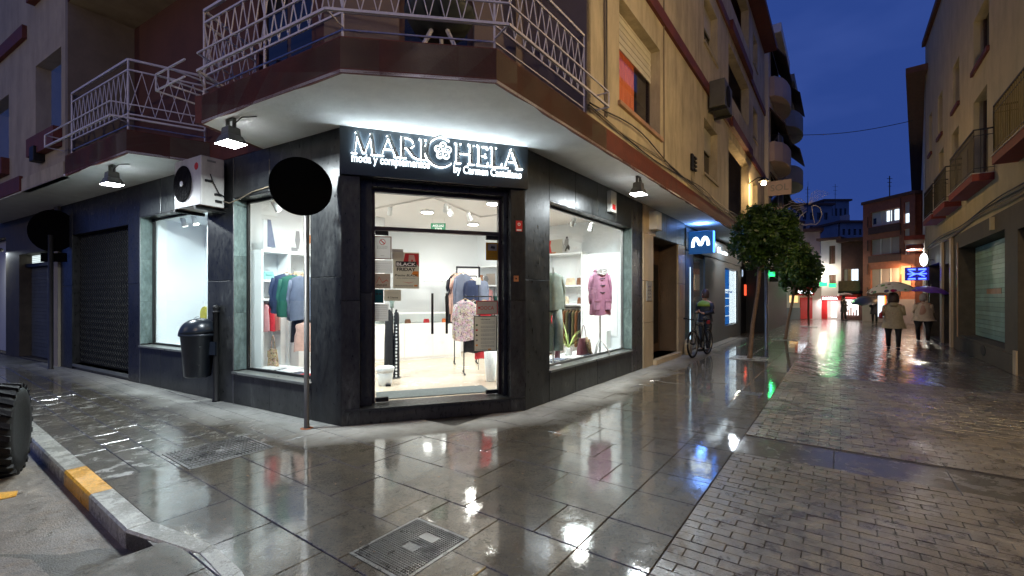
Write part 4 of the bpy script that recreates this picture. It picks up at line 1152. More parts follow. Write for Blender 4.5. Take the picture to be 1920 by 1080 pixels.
for nm, c in (('leather_tan', (.42, .17, .06)), ('leather_brown', (.18, .07, .03)), ('leather_cream', (.62, .52, .38)), ('leather_plum', (.14, .045, .06)), ('fabric_teal', (.25, .55, .52)), ('fabric_navy', (.02, .035, .08)),
              ('fabric_grey', (.30, .30, .33)), ('fabric_sage', (.33, .42, .37)), ('fabric_green', (.01, .10, .065)), ('fabric_black', (.01, .01, .012)), ('fabric_red', (.60, .03, .04)), ('fabric_orange', (.75, .18, .05)),
              ('fabric_pink', (.62, .30, .30)), ('fabric_purple', (.34, .16, .24)), ('fabric_plum', (.30, .13, .20)), ('fabric_slate', (.13, .15, .21)), ('fabric_blush', (.66, .40, .32)), ('fabric_white', (.75, .75, .74)), ('fabric_olive', (.10, .09, .04))):
    mk(nm, c, .7 if 'fabric' in nm else .4, var=.15, scale=14, bmp=.3, bscale=120)
# patterned cloths
def pattern(name, a, b, c, scale=14, t=(.42, .55)):
    m, n, l = newmat(name); p = n.new('ShaderNodeBsdfPrincipled'); v = pos(n, l)
    vo = n.new('ShaderNodeTexVoronoi'); vo.inputs['Scale'].default_value = scale; l.new(v, vo.inputs['Vector'])
    f = nz(n, l, v, scale * .9, 3, .6, 1.5)
    col = ramp(n, l, f, [(t[0], a), (t[0] + .02, b), (t[1], b), (t[1] + .02, c)])
    col = mixc(n, l, .35, col, vo.outputs['Color'], 'SOFT_LIGHT')
    l.new(col, p.inputs['Base Color']); p.inputs['Roughness'].default_value = .8; _out(m.node_tree, p)
pattern('cloth_floral', (.10, .055, .09), (.62, .50, .47), (.36, .22, .28), 26)
pattern('cloth_floral_dark', (.03, .02, .04), (.10, .06, .09), (.55, .30, .28), 16, (.5, .62))
pattern('cloth_animal', (.05, .03, .02), (.45, .30, .15), (.62, .50, .38), 40)
def dots(name, a, b, sc_, rr=.33):
    m, n, l = newmat(name); p = n.new('ShaderNodeBsdfPrincipled')
    vo = n.new('ShaderNodeTexVoronoi'); vo.inputs['Scale'].default_value = sc_; vo.inputs['Randomness'].default_value = .15; l.new(pos(n, l), vo.inputs['Vector'])
    col = ramp(n, l, vo.outputs['Distance'], [(rr, a), (rr + .03, b)])
    l.new(col, p.inputs['Base Color']); p.inputs['Roughness'].default_value = .7; _out(m.node_tree, p)
dots('cloth_dots', (.78, .78, .78), (.012, .012, .015), 17)

def garment(F, s, d, ztop_, w, h, mat, label, cat='garment', group=None, edge_on=False, sleeves=.55, flare=1.15, hanger=True, depth=.11, name='garment', seed=0, pants=False, rail_z=None, parent_thing=None):
    """a garment hanging from a hanger; edge_on turns it sideways on the rail"""
    G = Fr(F.P(s, d, 0), F.u, F.n) if not edge_on else Fr(F.P(s, d, 0), F.n, F.u)
    t = thing(name, label, cat, F.P(s, d, ztop_ - h), group)
    rg = random.Random(seed + int(abs(s * 1000) + abs(d * 777)))
    ph = rg.uniform(0, 6)
    n = 28; rows_ = 14; vs = []
    for i in range(rows_ + 1):
        f = i / rows_; z = ztop_ - h * f
        if f < .10: k = .22 + .78 * (f / .10) ** .55
        else: k = 1 - .10 * math.sin(min(1, (f - .1) / .35) * math.pi) + (flare - 1) * max(0, f - .3) / .7
        hw = w / 2 * k; dp = depth / 2 * (.55 + .45 * min(1, f * 3)) 
        for j in range(n):
            a = 2 * math.pi * j / n
            fold = 1 + .16 * f * math.sin(a * 5 + ph + f * 1.2) + .06 * f * math.sin(a * 9 + ph * 2)
            vs.append(G.P(math.cos(a) * hw * (1 + .03 * f * math.sin(a * 5 + ph)), math.sin(a) * dp * fold, z - (.03 * (1 - abs(math.cos(a))) if i == 0 else 0) + (.012 * math.sin(a * 3 + ph) if i == rows_ else 0)))
    fs = []
    for i in range(rows_):
        for j in range(n): q = (j + 1) % n; fs.append((i * n + j, i * n + q, (i + 1) * n + q, (i + 1) * n + j))
    MB().add(vs, fs).build('cloth', mat, t, smooth=True)
    if sleeves:
        for sg_ in (-1, 1):
            a = G.P(sg_ * w * .44, 0, ztop_ - h * .09 - .015); b = G.P(sg_ * w * .56, .0, ztop_ - h * .09 - h * sleeves * .5); c = G.P(sg_ * w * .53, .015, ztop_ - h * .09 - h * sleeves)
            MB().tube([a, a.lerp(b, .5), b, b.lerp(c, .5), c], [w * .10, w * .11, w * .10, w * .09, w * .085], 10).build('sleeve', mat, t, smooth=True)
    if hanger:
        MB().tube([G.P(-w * .36, 0, ztop_ - .05), G.P(0, 0, ztop_ + .02), G.P(w * .36, 0, ztop_ - .05)], .008, 6).build('hanger', 'wood_light', t)
        MB().tube([G.P(0, 0, ztop_ + .02), G.P(0, 0, ztop_ + .055), G.P(.018, 0, ztop_ + .075), G.P(.0, 0, ztop_ + .095)], .003, 5).build('hook', 'steel', t)
    return t
# right window: purple duffle coat on a white stand
cF = Fr(FR.P(2.9, -.62, 0), (Vector((.93, .37))), Vector((.37, -.93)))
cF.o = Vector(at(1125, 600, 8.95).xy)
cu_ = Vector((.965, .26)); cF.u = cu_.normalized(); cF.n = Vector((cF.u.y, -cF.u.x))
coat = garment(cF, 0, 0, 2.14, .40, .88, 'fabric_plum', 'plum duffle coat with patch pockets on a white dress form in the right window', 'coat', sleeves=.66, flare=1.12, hanger=False, depth=.22, name='duffle_coat')
for sg_ in (-1, 1):
    bx('pocket', cF, sg_ * .12 - .065, sg_ * .12 + .065, .105, .125, 1.36, 1.54, 'fabric_purple', coat, bevel=.006)
    bx('pocket_flap', cF, sg_ * .12 - .07, sg_ * .12 + .07, .125, .135, 1.52, 1.57, 'fabric_plum', coat, bevel=.004)
for z in (1.98, 1.84, 1.70): MB().tube([cF.P(-.05, .112, z), cF.P(0, .125, z - .008), cF.P(.05, .112, z)], .009, 6).build('toggle', 'fabric_black', coat, smooth=True)
MB().lathe(cF.P(0, 0, 2.06), [(.10, 0), (.135, .05), (.12, .10), (.07, .13)], 14, sy=.8).build('collar', 'fabric_plum', coat, smooth=True)
scf = thing('scarf', 'crumpled white patterned scarf around the neck of the plum coat', 'scarf', cF.P(.02, .05, 2.05))
mb = MB()
for k in range(4):
    mb.tube([cF.P(.085 * math.cos(a) + .01, .07 * math.sin(a) + .03 + .01 * k, 2.07 + .03 * k + .012 * math.sin(3 * a + k)) for a in [i * math.pi / 7 for i in range(15)]], .026, 7)
mb.build('folds', 'fabric_white', scf, smooth=True)
st = thing('dress_form', 'white dress form stand on the right window floor carrying the plum coat', 'stand', cF.P(0, 0, .47))
MB().tube([cF.P(0, 0, .50), cF.P(0, 0, 2.24)], .017, 8).build('pole', 'white_plastic', st, smooth=True)
MB().lathe(cF.P(0, 0, 2.16), [(.035, 0), (.04, .03), (.02, .08), (.0, .09)], 12).build('neck_cap', 'white_plastic', st, smooth=True)
for k in range(3):
    a = k * 2.09 + .4; MB().tube([cF.P(0, 0, .78), cF.P(.10 * math.cos(a), .10 * math.sin(a), .66), cF.P(.2 * math.cos(a), .2 * math.sin(a), .48)], [.014, .018, .014], 6).build('leg', 'white_plastic', st, smooth=True)
# sage suit on stand at the left of the right window
sF = Fr(at(1037, 600, 7.55).xy, Vector((.95, .31)), Vector((.31, -.95)))
jk = garment(sF, -.02, 0, 2.02, .38, .62, 'fabric_sage', 'sage green jacket on a stand at the left edge of the right window', 'jacket', sleeves=.85, hanger=False, depth=.2, name='jacket')
tsr = thing('trousers', 'sage green wide trousers hanging under the sage jacket', 'trousers', sF.P(0, 0, .68))
for sg_ in (-1, 1):
    MB().tube([sF.P(sg_ * .07, 0, 1.40), sF.P(sg_ * .085, .01, 1.1), sF.P(sg_ * .095, 0, .72)], [.085, .085, .082], 12).build('trouser_leg', 'fabric_sage', tsr, smooth=True)
ss = thing('dress_form', 'white stand on the right window floor carrying the sage jacket', 'stand', sF.P(0, 0, .47))
MB().tube([sF.P(0, 0, .47), sF.P(0, 0, 2.10)], .015, 8).build('pole', 'white_plastic', ss); MB().lathe(sF.P(0, 0, .47), [(.16, 0), (.16, .012), (.02, .03)], 20).build('foot', 'white_plastic', ss, smooth=True)
# plum tote on window floor, booties, leaves, folded clothes, cards
def atF(px, d, F): return F.s_at(px, d)
tt = pouch(FR, FR.s_at(1094, -.45), -.45, .47, .42, .34, 'leather_plum', 'plum leather tote bag standing on the right window floor', .16, True, None)
sc2 = thing('scarf', 'leopard print scarf tied to the plum tote', 'scarf', FR.P(FR.s_at(1105, -.35), -.35, .6))
MB().tube([FR.P(FR.s_at(1100, -.34), -.34, .83), FR.P(FR.s_at(1103, -.33), -.33, .72), FR.P(FR.s_at(1106, -.33), -.33, .55), FR.P(FR.s_at(1110, -.32), -.32, .48)], [.02, .05, .04, .03], 8).build('folds', 'cloth_animal', sc2, smooth=True)
pouch(FR, FR.s_at(1045, -.5), -.5, .47, .16, .20, 'leather_plum', 'small plum clutch at the left of the right window floor', .06, False, None)
mk('plant_leaf', (.35, .45, .12), .5, var=.3, scale=9)
pl = thing('plant', 'spiky pale green plant in the right window in front of the clothes rail', 'plant', FR.P(FR.s_at(1066, -.7), -.7, .47))
pc = FR.P(FR.s_at(1066, -.7), -.7, .47)
MB().lathe(pc, [(.07, 0), (.085, .14), (.08, .15)], 14).build('pot', 'white_plastic', pl, smooth=True)
mb = MB()
for k in range(16):
    a = k * .9; e = .5 + .5 * ((k * 7) % 5) / 5; l_ = .38 + .1 * (k % 3)
    d = Vector((math.cos(a) * (1 - e * .6), math.sin(a) * (1 - e * .6), e)); sd = Vector((-math.sin(a), math.cos(a), 0)) * .012
    b = pc + Vector((0, 0, .14)); m_ = b + d * l_ * .6; tip = b + d * l_ + Vector((math.cos(a), math.sin(a), -.3)) * .06
    mb.add([b - sd * .5, b + sd * .5, m_ + sd, m_ - sd, tip], [(0, 1, 2, 3), (3, 2, 4)])
mb.build('leaves', 'plant_leaf', pl)
def folded(F, s, d, z, w, dp, mat, label, n=2):
    t = thing('folded_garment', label, 'folded clothes', F.P(s, d, z), 'clothes laid on the window floors')
    for k in range(n):
        mb = MB(); a = random.uniform(-.12, .12); N = 8; vs = []
        for i in range(N + 1):
            for j in range(N + 1):
                x, y = (i / N - .5) * w * (1 - .1 * k), (j / N - .5) * dp
                zz = z + .006 + .022 * k + .010 * abs(math.sin(i * 1.7 + k) * math.cos(j * 1.3)) 
                vs.append(F.P(s + x * math.cos(a) - y * math.sin(a), d + x * math.sin(a) + y * math.cos(a), zz))
        fs = [(i * (N + 1) + j, i * (N + 1) + j + 1, (i + 1) * (N + 1) + j + 1, (i + 1) * (N + 1) + j) for i in range(N) for j in range(N)]
        o = mb.add(vs, fs).build('fold', mat if k % 2 == 0 else 'fabric_white', t, smooth=True); sm = o.modifiers.new('solid', 'SOLIDIFY'); sm.thickness = .012
folded(FR, FR.s_at(1045, -.4), -.36, .475, .34, .22, 'fabric_slate', 'slate blue garments laid at the left of the right window floor', 3)
folded(FR, FR.s_at(1075, -.35), -.33, .475, .46, .20, 'fabric_plum', 'plum garment laid in front of the tote in the right window', 2)
folded(FR, FR.s_at(1100, -.35), -.31, .475, .40, .16, 'fabric_navy', 'dark garment laid under the coat in the right window', 1)
folded(FL, FL.s_at(512, -.4), -.38, .475, .44, .22, 'fabric_navy', 'navy garments laid on the middle window floor', 2)
folded(FL, FL.s_at(548, -.4), -.36, .475, .40, .2, 'fabric_slate', 'slate blue garment laid to the right on the middle window floor', 2)
folded(FL, FL.s_at(576, -.36), -.34, .475, .2, .16, 'fabric_red', 'red garment laid at the right end of the middle window floor', 1)
def card(F, s, d, z, w, h, mat, label, art=None, name='picture', cat='picture', group=None):
    t = thing(name, label, cat, F.P(s, d, z), group)
    bx('board', F, s - w / 2, s + w / 2, d - .006, d, z, z + h, mat, t)
    if art:
        for (pts_, m_) in art: MB().plate(F, [(s + x * w, z + y * h) for x, y in pts_], d + .0008, d + .003).build('print', m_, t)
    return t
fig = [([(.45, .85), (.55, .85), (.58, .74), (.42, .74)], 'ink'), ([(.38, .72), (.62, .72), (.70, .45), (.55, .30), (.40, .45)], 'ink_grey'), ([(.30, .30), (.40, .45), (.55, .30), (.66, .10), (.60, .08), (.48, .24), (.34, .10)], 'ink')]
card(WRF, WRF.s_at(1077, -.1), -.1, 2.665, .40, .46, 'paper_white', 'fashion photograph of a seated figure standing on top of the right shelves', fig, group='photos on top of the shelves')
card(WRF, WRF.s_at(1042, -.1), -.1, 2.665, .36, .34, 'paper', 'photograph of a figure in a red dress on top of the right shelves', [([(.35, .95), (.55, .95), (.62, .6), (.78, .05), (.3, .05), (.42, .6)], 'ink_red'), ([(.0, .0), (1, .0), (1, .12), (0, .12)], 'leather_tan')], group='photos on top of the shelves')
card(FR, FR.s_at(1143, -.5), -.5, .472, .30, .40, 'paper_white', 'card with an orange dressed figure at the right of the right window', [([(.40, .92), (.55, .92), (.66, .6), (.78, .1), (.35, .1), (.30, .6)], 'ink_orange')])
for px, z, w_, h_, m_, lb in ((1047, 1.895, .26, .20, 'cloth_animal', 'brown patterned pouch at the left of the upper right shelf'), (1070, 1.895, .26, .17, 'leather_cream', 'cream pouch in the middle of the upper right shelf'), (1087, 1.895, .16, .17, 'leather_brown', 'brown pouch at the right of the upper right shelf'),
                          (1058, 1.455, .26, .17, 'leather_cream', 'cream and tan bag in the middle of the lower right shelf'), (1088, 1.455, .15, .15, 'leather_brown', 'brown bag at the right of the lower right shelf'), (1044, 1.455, .2, .28, 'leather_tan', 'tan bag at the left of the lower right shelf')):
    pouch(WRF, WRF.s_at(px, -.12), -.12, z, w_, h_, m_, lb)
for px, z, w_, h_, m_, lb, st_ in ((503, 1.895, .20, .14, 'fabric_teal', 'pale teal pouch on the upper left shelf behind the middle window', False), (533, 1.60, .22, .22, 'leather_tan', 'tan leather handbag on the shelf behind the middle window', True), (560, 1.895, .22, .16, 'leather_cream', 'cream bag on the upper shelf behind the middle window', False)):
    pouch(WLF, WLF.s_at(px, -.12), -.12, z, w_, h_, m_, lb, strap=st_)
card(WLF, WLF.s_at(540, -.06), -.06, 2.385, .60, .42, 'paper_white', 'white photo print of two figures on top of the left shelves', [([(.25, .9), (.35, .9), (.38, .5), (.33, .15), (.27, .15), (.22, .5)], 'ink_grey'), ([(.62, .8), (.72, .8), (.80, .45), (.55, .45)], 'leather_tan'), ([(.1, .05), (.3, .05), (.3, .2), (.1, .2)], 'ink_grey')], group='photos on top of the shelves')
card(WLF, WLF.s_at(500, -.06), -.04, 2.385, .14, .50, 'paper_white', 'blue and white print at the left end of the left shelves', [([(.0, .1), (1, .1), (.4, 1), (.0, 1)], 'fabric_slate')])
# clothes rails
def rail(F, s0, s1, d, z, label, zb=ZI):
    t = thing('clothes_rail', label, 'clothes rail', F.P((s0 + s1) / 2, d, zb))
    MB().tube([F.P(s0, d, z), F.P(s1, d, z)], .013, 8).build('rail', 'black_metal', t, smooth=True)
    for s in (s0, s1):
        MB().tube([F.P(s, d, zb + .03), F.P(s, d, z)], .012, 8).build('post', 'black_metal', t, smooth=True)
        MB().tube([F.P(s, d - .22, zb + .02), F.P(s, d + .22, zb + .02)], .012, 6).build('foot', 'black_metal', t, smooth=True)
    return t
rail(WRF, 1.02, 1.95, -.16, 1.36, 'hidden chrome rail with trousers under the right handbag shelves')
cols = ['fabric_orange', 'fabric_red', 'fabric_blush', 'fabric_olive', 'fabric_black', 'leather_brown', 'fabric_olive', 'fabric_black', 'fabric_olive', 'leather_brown', 'fabric_black']
words = ['orange', 'red', 'blush', 'leftmost olive', 'leftmost black', 'left brown', 'middle olive', 'middle black', 'rightmost olive', 'right brown', 'rightmost black']
cn = [c.split('_')[1] for c in cols]
for k in range(11):
    s = 1.90 - k * .082
    garment(WRF, s, -.16, 1.30, .32, .85 - .04 * (k % 3), cols[k], '%s garment hanging edge-on in the rail under the right handbag shelves' % words[k], group='garments on the rail under the right shelves', edge_on=True, sleeves=0, flare=1.0, depth=.055, seed=k)
# black rail island seen through the door, facing the door
iF = Fr(at(845, 600, 9.6).xy, Vector((.98, .2)), Vector((.2, -.98)))
mir = thing('mirror', 'tall black framed mirror leaning behind the clothes through the door', 'mirror', at(878, 500, 11.3))
mF = Fr(at(855, 500, 11.6).xy, Vector((.97, .24)), Vector((.24, -.97)))
for q in ((0, .62, 2.36, 2.40), (0, .035, ZI, 2.36), (.585, .62, ZI, 2.36)): bx('frame', mF, q[0], q[1], 0, .04, q[2], q[3], 'black_metal', mir)
bx('pane', mF, .036, .584, .0, .02, ZI + .02, 2.358, 'counter_white', mir)
rail(iF, .08, .55, 0, 2.06, 'black clothes rail standing in the middle of the shop behind the door')
for k, (m_, lb, h_) in enumerate((('fabric_black', 'black top at the left end of the middle rail', 1.05), ('fabric_blush', 'blush pink top on the middle rail', 1.0), ('fabric_slate', 'slate blue long sleeved dress at the front of the middle rail', .82))):
    g = garment(iF, .10 + .07 * k, .05 + .12 * k, 2.10, .34, h_, m_, lb, 'dress', 'tops on the middle rail', sleeves=.75, flare=1.08, seed=k)
mk('fur_navy', (.02, .03, .07), .95, var=.4, scale=60, bmp=1.0, bscale=180)
jF = Fr(at(893, 600, 9.2).xy, Vector((.98, .2)), Vector((.2, -.98)))
garment(jF, -.08, -.1, 1.96, .28, .42, 'fur_navy', 'navy fluffy jacket hanging behind the patterned tops', 'jacket', 'tops on the right rail', sleeves=.9, seed=4, depth=.2)
garment(jF, .14, -.12, 1.96, .22, .42, 'fabric_slate', 'slate blue jacket next to the navy fluffy one', 'jacket', 'tops on the right rail', sleeves=.9, seed=5, depth=.16)
pF = Fr(at(872, 600, 8.3).xy, Vector((.98, .2)), Vector((.2, -.98)))
rail(pF, -.02, .5, -.02, 1.62, 'black clothes rail with wheels just inside the door on the right')
garment(pF, .0, .05, 1.56, .38, .74, 'cloth_floral', 'white and mauve floral dress on a wooden hanger right of the door handles', 'dress', sleeves=.85, flare=1.1, seed=8, depth=.14)
garment(pF, .16, -.06, 1.54, .30, .95, 'fabric_black', 'black skirt hanging under the floral dress', 'skirt', sleeves=0, seed=9)
garment(pF, .36, -.10, 1.54, .30, 1.08, 'fabric_red', 'red garment behind the printed notice on the right door leaf', 'dress', sleeves=0, seed=10)
for k, (m_, lb) in enumerate((('fabric_pink', 'pink garment on the rail at the far right of the door view'), ('fabric_white', 'white garment beside the pink one at the far right'), ('fabric_orange', 'orange garment at the far right of the door view'), ('fabric_red', 'red garment at the far right of the door view'), ('fabric_olive', 'olive garment at the far right of the door view'))):
    garment(WRF, 3.62 + .09 * k, .12, 1.82, .34, .55, m_, lb, group='bright garments at the far right of the door view', edge_on=True, sleeves=0, depth=.07, seed=20 + k)
rail(WRF, 3.45, 4.2, .12, 1.88, 'clothes rail with bright garments at the far right of the shop')
# middle window: coats draped on a white plinth
pn = thing('display_plinth', 'white display plinth carrying the green coat behind the middle window', 'plinth', FL.P(1.3, -1.1, ZI))
bx('block', FL, FL.s_at(560, -1.0), FL.s_at(520, -1.0), -1.4, -1.0, ZI, 1.35, 'counter_white', pn, bevel=.005); bx('block', FL, FL.s_at(520, -.8), FL.s_at(497, -.8), -1.05, -.86, ZI, 1.72, 'counter_white', pn, bevel=.005)
vF = Fr(at(566, 600, 7.15).xy, Vector((.93, .37)), Vector((.37, -.93)))
garment(vF, -.22, -.1, 1.98, .40, .62, 'fabric_navy', 'dark navy coat at the back of the rail in the middle window', 'coat', 'coats in the middle window', sleeves=.8, seed=31, depth=.2)
garment(vF, -.12, .0, 1.96, .38, .66, 'fabric_green', 'bottle green coat in the middle window', 'coat', 'coats in the middle window', sleeves=.9, seed=32, depth=.2)
garment(vF, .02, .1, 1.95, .36, .70, 'fabric_slate', 'slate blue coat nearest the sign post in the middle window', 'coat', 'coats in the middle window', sleeves=.9, seed=33, depth=.2)
garment(vF, .06, .16, 1.22, .30, .45, 'fabric_blush', 'blush skirt hanging low beside the sign post', 'skirt', sleeves=0, seed=34)
garment(vF, .0, -.1, 1.5, .30, .6, 'fabric_black', 'black trousers hanging in the middle window', 'trousers', sleeves=0, seed=35)
for k, (m_, lb) in enumerate((('fabric_pink', 'pink top on the small rail behind the middle window'), ('fabric_red', 'red top on the small rail behind the middle window'), ('fabric_blush', 'blush top on the small rail behind the middle window'))):
    garment(WLF, .34 + .09 * k, -.1, 1.5, .26, .45, m_, lb, group='tops on the small rail in the middle window', edge_on=True, sleeves=0, depth=.06, seed=50 + k)
pouch(FL, FL.s_at(512, -.6), -.6, .47, .2, .30, 'cloth_animal', 'camouflage patterned bag standing at the left of the middle window floor', .12, True, None)
# chair in the middle window
ch = thing('chair', 'pale wooden chair standing behind the sign post in the middle window', 'chair', FL.P(1.0, -.7, .47))
CF = Fr(FL.P(.98, -.62, 0), Vector((.93, .37)), Vector((.37, -.93)))
bx('seat', CF, -.2, .2, -.2, .2, .90, .93, 'leather_cream', ch, bevel=.01)
for a in (-.18, .18):
    for b in (-.18, .18): MB().tube([CF.P(a * 1.1, b * 1.1, .47), CF.P(a, b, .91)], .014, 8).build('leg', 'leather_cream', ch)
    MB().tube([CF.P(a, -.18, .92), CF.P(a, -.24, 1.4)], .013, 8).build('back_post', 'leather_cream', ch)
bx('backrest', CF, -.19, .19, -.25, -.23, 1.22, 1.4, 'leather_cream', ch, bevel=.01)
# counter with glass top
cb0 = gp(745, 677, ZI); cb1 = gp(862, 669, ZI)
CT = Fr(cb0, (cb1 - cb0), Vector(((cb1 - cb0).y, -(cb1 - cb0).x)))
cl = (cb1 - cb0).length
ctr = thing('counter', 'white shop counter with glass display strip facing the door', 'counter', CT.P(cl / 2, -.3, ZI))
for i in range(3):
    bx('panel', CT, -.5 + (cl + .5) * i / 3 + .002, -.5 + (cl + .5) * (i + 1) / 3 - .002, -.02, 0, ZI + .06, 1.02, 'counter_white', ctr)
bx('body', CT, -.5, cl, -.7, -.021, ZI, 1.02, 'counter_white', ctr); bx('end_panel', CT, cl, cl + .03, -.7, .0, ZI, 1.25, 'counter_white', ctr)
bx('top_rail', CT, -.5, cl, -.7, .0, 1.23, 1.25, 'counter_white', ctr); bx('glass_front', CT, -.5, cl, -.012, -.006, 1.022, 1.228, 'glass_clear', ctr)
for px, m_, w_, lb in ((765, 'leather_brown', .14, 'brown box in the glass strip of the counter'), (800, 'fabric_red', .14, 'red accessories in the glass strip of the counter'), (835, 'fabric_orange', .16, 'orange accessory in the glass strip of the counter')):
    pouch(CT, CT.s_at(px, -.1), -.12, 1.022, w_, .09, m_, lb, .08, group='accessories in the counter')
mb = MB()
sh = thing('wall_shelf', 'thin white wall shelf with two glowing cube lamps behind the counter', 'shelf', at(820, 520, 11.9))
sF2 = Fr(at(795, 520, 11.75).xy, uD, nD)
bx('board', sF2, 0, .9, 0, .16, 2.02, 2.04, 'counter_white', sh)
for px in (802, 836):
    s_ = sF2.s_at(px, .08); t = thing('cube_lamp', 'glowing white cube lamp on the %s of the shelf behind the counter' % ('left' if px == 802 else 'right'), 'lamp', sF2.P(s_, .08, 2.04), 'cube lamps on the wall shelf')
    emi('cube_glow', (1, .97, .92), 5); bx('shade', sF2, s_ - .09, s_ + .09, .01, .15, 2.05, 2.28, 'cube_glow', t, bevel=.01); bx('foot', sF2, s_ - .05, s_ + .05, .04, .12, 2.04, 2.05, 'black_metal', t)
ex = thing('exit_sign', 'green exit sign hanging from the shop ceiling above the counter', 'sign', at(821, 424, 10.2))
eF = Fr(at(808, 420, 10.2).xy, Vector((1, .05)), Vector((.05, -1)))
mk('exit_green', (.005, .12, .045), .5, emit=(0, .5, .2), es=.15)
bx('board', eF, 0, .33, 0, .03, 3.10, 3.27, 'exit_green', ex)
text('SALIDA', eF, .04, .031, 3.19, .25, 'ink_white', ex, height=.05, thick=.002, bold=.02, flip=True); text('EXIT', eF, .09, .031, 3.12, .15, 'ink_white', ex, height=.05, thick=.002, bold=.02, flip=True)
for s_ in (.03, .30): MB().bar(eF.P(s_, .015, 3.27), eF.P(s_, .015, ZCe), .003).build('wire', 'steel', ex)
# mannequin with black dotted dress at left of door
dF = Fr(at(735, 600, 7.9).xy, Vector((.9, .43)), Vector((.43, -.9)))
garment(dF, -.05, 0, 1.40, .15, 1.10, 'fabric_black', 'long black dress on a stand inside the door on the left', 'dress', sleeves=0, depth=.2, hanger=False, seed=40)
garment(dF, .07, .03, 1.40, .10, 1.2, 'cloth_dots', 'black coat with white polka dots beside the long black dress', 'coat', sleeves=0, depth=.14, hanger=False, seed=41)
ds = thing('dress_form', 'slim stand with a small head inside the door carrying the black dress', 'stand', dF.P(0, 0, ZI))
MB().tube([dF.P(0, 0, ZI), dF.P(0, 0, 1.6)], .012, 8).build('pole', 'grey_metal', ds); MB().lathe(dF.P(0, 0, 1.42), [(.03, 0), (.035, .08), (.055, .14), (.05, .2), (.0, .24)], 12).build('neck_cap', 'fabric_sage', ds, smooth=True)
MB().lathe(dF.P(0, 0, ZI), [(.15, 0), (.15, .012), (.02, .02)], 18).build('foot', 'grey_metal', ds)
# white waste bin and lace vase
wb = gp(722, 722, ZI)
wbin = thing('waste_bin', 'white waste bin with a bag over its rim inside the door', 'bin', (wb.x, wb.y, ZI))
MB().lathe((wb.x, wb.y, ZI), [(.10, 0), (.105, .01), (.135, .27), (.13, .27)], 20).build('body', 'white_plastic', wbin, smooth=True)
MB().lathe((wb.x, wb.y, ZI + .21), [(.135, 0), (.142, .03), (.15, .075), (.125, .09), (.11, .03)], 22).build('bin_bag', 'fabric_white', wbin, smooth=True)
bx('pedal', Fr(wb, uD, nD), .0, .08, .10, .15, ZI + .005, ZI + .03, 'black_metal', wbin)
vb = gp(920, 714, ZI)
vs_ = thing('floor_vase', 'tall white lace cut vase standing inside the right door leaf', 'vase', (vb.x, vb.y, ZI))
dots('lace', (.45, .5, .5), (.82, .85, .85), 34, .2)
MB().lathe((vb.x, vb.y, ZI), [(.075, 0), (.08, .01), (.115, .50), (.11, .5)], 22).build('body', 'lace', vs_, smooth=True)
mt = thing('door_mat', 'grey door mat lying inside the glass door', 'mat', FD.P(LD / 2, -.65, ZI)); bx('mat', FD, OPN[0] + .08, OPN[1] - .1, -.95, -.45, ZI, ZI + .012, 'door_mat', mt)

# ================================================================== NOTICES ON THE DOOR GLASS
def notice(x0, y0, x1, y1, mat, label, d=-.292, border=None):
    s0, s1 = FD.s_at(x0, d), FD.s_at(x1, d); zt_ = FD.z_at((x0 + x1) / 2, y0, d); zb = FD.z_at((x0 + x1) / 2, y1, d)
    t = thing('notice', label, 'notice', FD.P((s0 + s1) / 2, d, zb), 'notices stuck on the glass door')
    bx('sheet', FD, s0, s1, d, d + .002, zb, zt_, mat, t)
    w, h = s1 - s0, zt_ - zb
    if border:
        e = .012
        for q in ((s0, s1, zb, zb + e), (s0, s1, zt_ - e, zt_), (s0, s0 + e, zb + e, zt_ - e), (s1 - e, s1, zb + e, zt_ - e)): bx('border', FD, q[0], q[1], d + .002, d + .0035, q[2], q[3], border, t)
    return t, (lambda x, y: (s0 + x * w, zb + y * h)), w, h, d + .0022
def ptext(tx, n, x, y, wf, mat, hf=None, bold=0.0, shear=0, lift=0):
    t, q, w, h, d = n; s, z = q(x, y); text(tx, FD, s, d + lift, z, w * wf, mat, t, height=None if hf is None else h * hf, thick=.0015, bold=bold, shear=shear)
def pshape(n, pts_, mat, lift=0):
    t, q, w, h, d = n; MB().plate(FD, [q(*p) for p in pts_], d + lift, d + lift + .0012).build('print', mat, t)
def plines(n, ys, x0=.2, x1=.8, mat='ink_grey', th=.008):
    t, q, w, h, d = n; mb = MB()
    for y in ys:
        x = x0
        while x < x1 - .02:
            l_ = random.uniform(.03, .09); a, z = q(x, y); b, _ = q(min(x + l_, x1), y); mb.box(FD, a, b, d, d + .001, z, z + h * th * 1.5); x += l_ + .02
    mb.build('print', mat, t)
def pring(n, x, y, r, w_, mat):
    t, q, w, h, d = n; s, z = q(x, y); mb = MB(); ringplate(mb, FD, s, z, r * w - w_ * w, r * w, 0, 360, d, d + .0012, 20); mb.build('print', mat, t)
n = notice(700, 443, 734, 486, 'paper_white', 'white no smoking notice with dark red border at the top left of the door', border='leather_brown')
pring(n, .5, .75, .17, .03, 'ink_red'); pshape(n, [(.36, .83), (.40, .86), (.64, .68), (.60, .65)], 'ink_red', .0015); plines(n, [.56, .51, .46], .2, .8); plines(n, [.15], .4, .6)
n = notice(701, 488, 736, 512, 'paper_white', 'plain white typed notice under the no smoking notice'); plines(n, [.75, .55, .4, .25], .1, .9)
n = notice(701, 513, 732, 541, 'paper_tan', 'tan notice with a red mountain curve reading ANDUJAR')
for a, b in zip([(.12, .38), (.22, .55), (.32, .78), (.42, .60), (.52, .42), (.64, .50), (.76, .60)], [(.22, .55), (.32, .78), (.42, .60), (.52, .42), (.64, .50), (.76, .60), (.86, .50)]): pshape(n, [a, b, (b[0], b[1] - .05), (a[0], a[1] - .05)], 'ink_red')
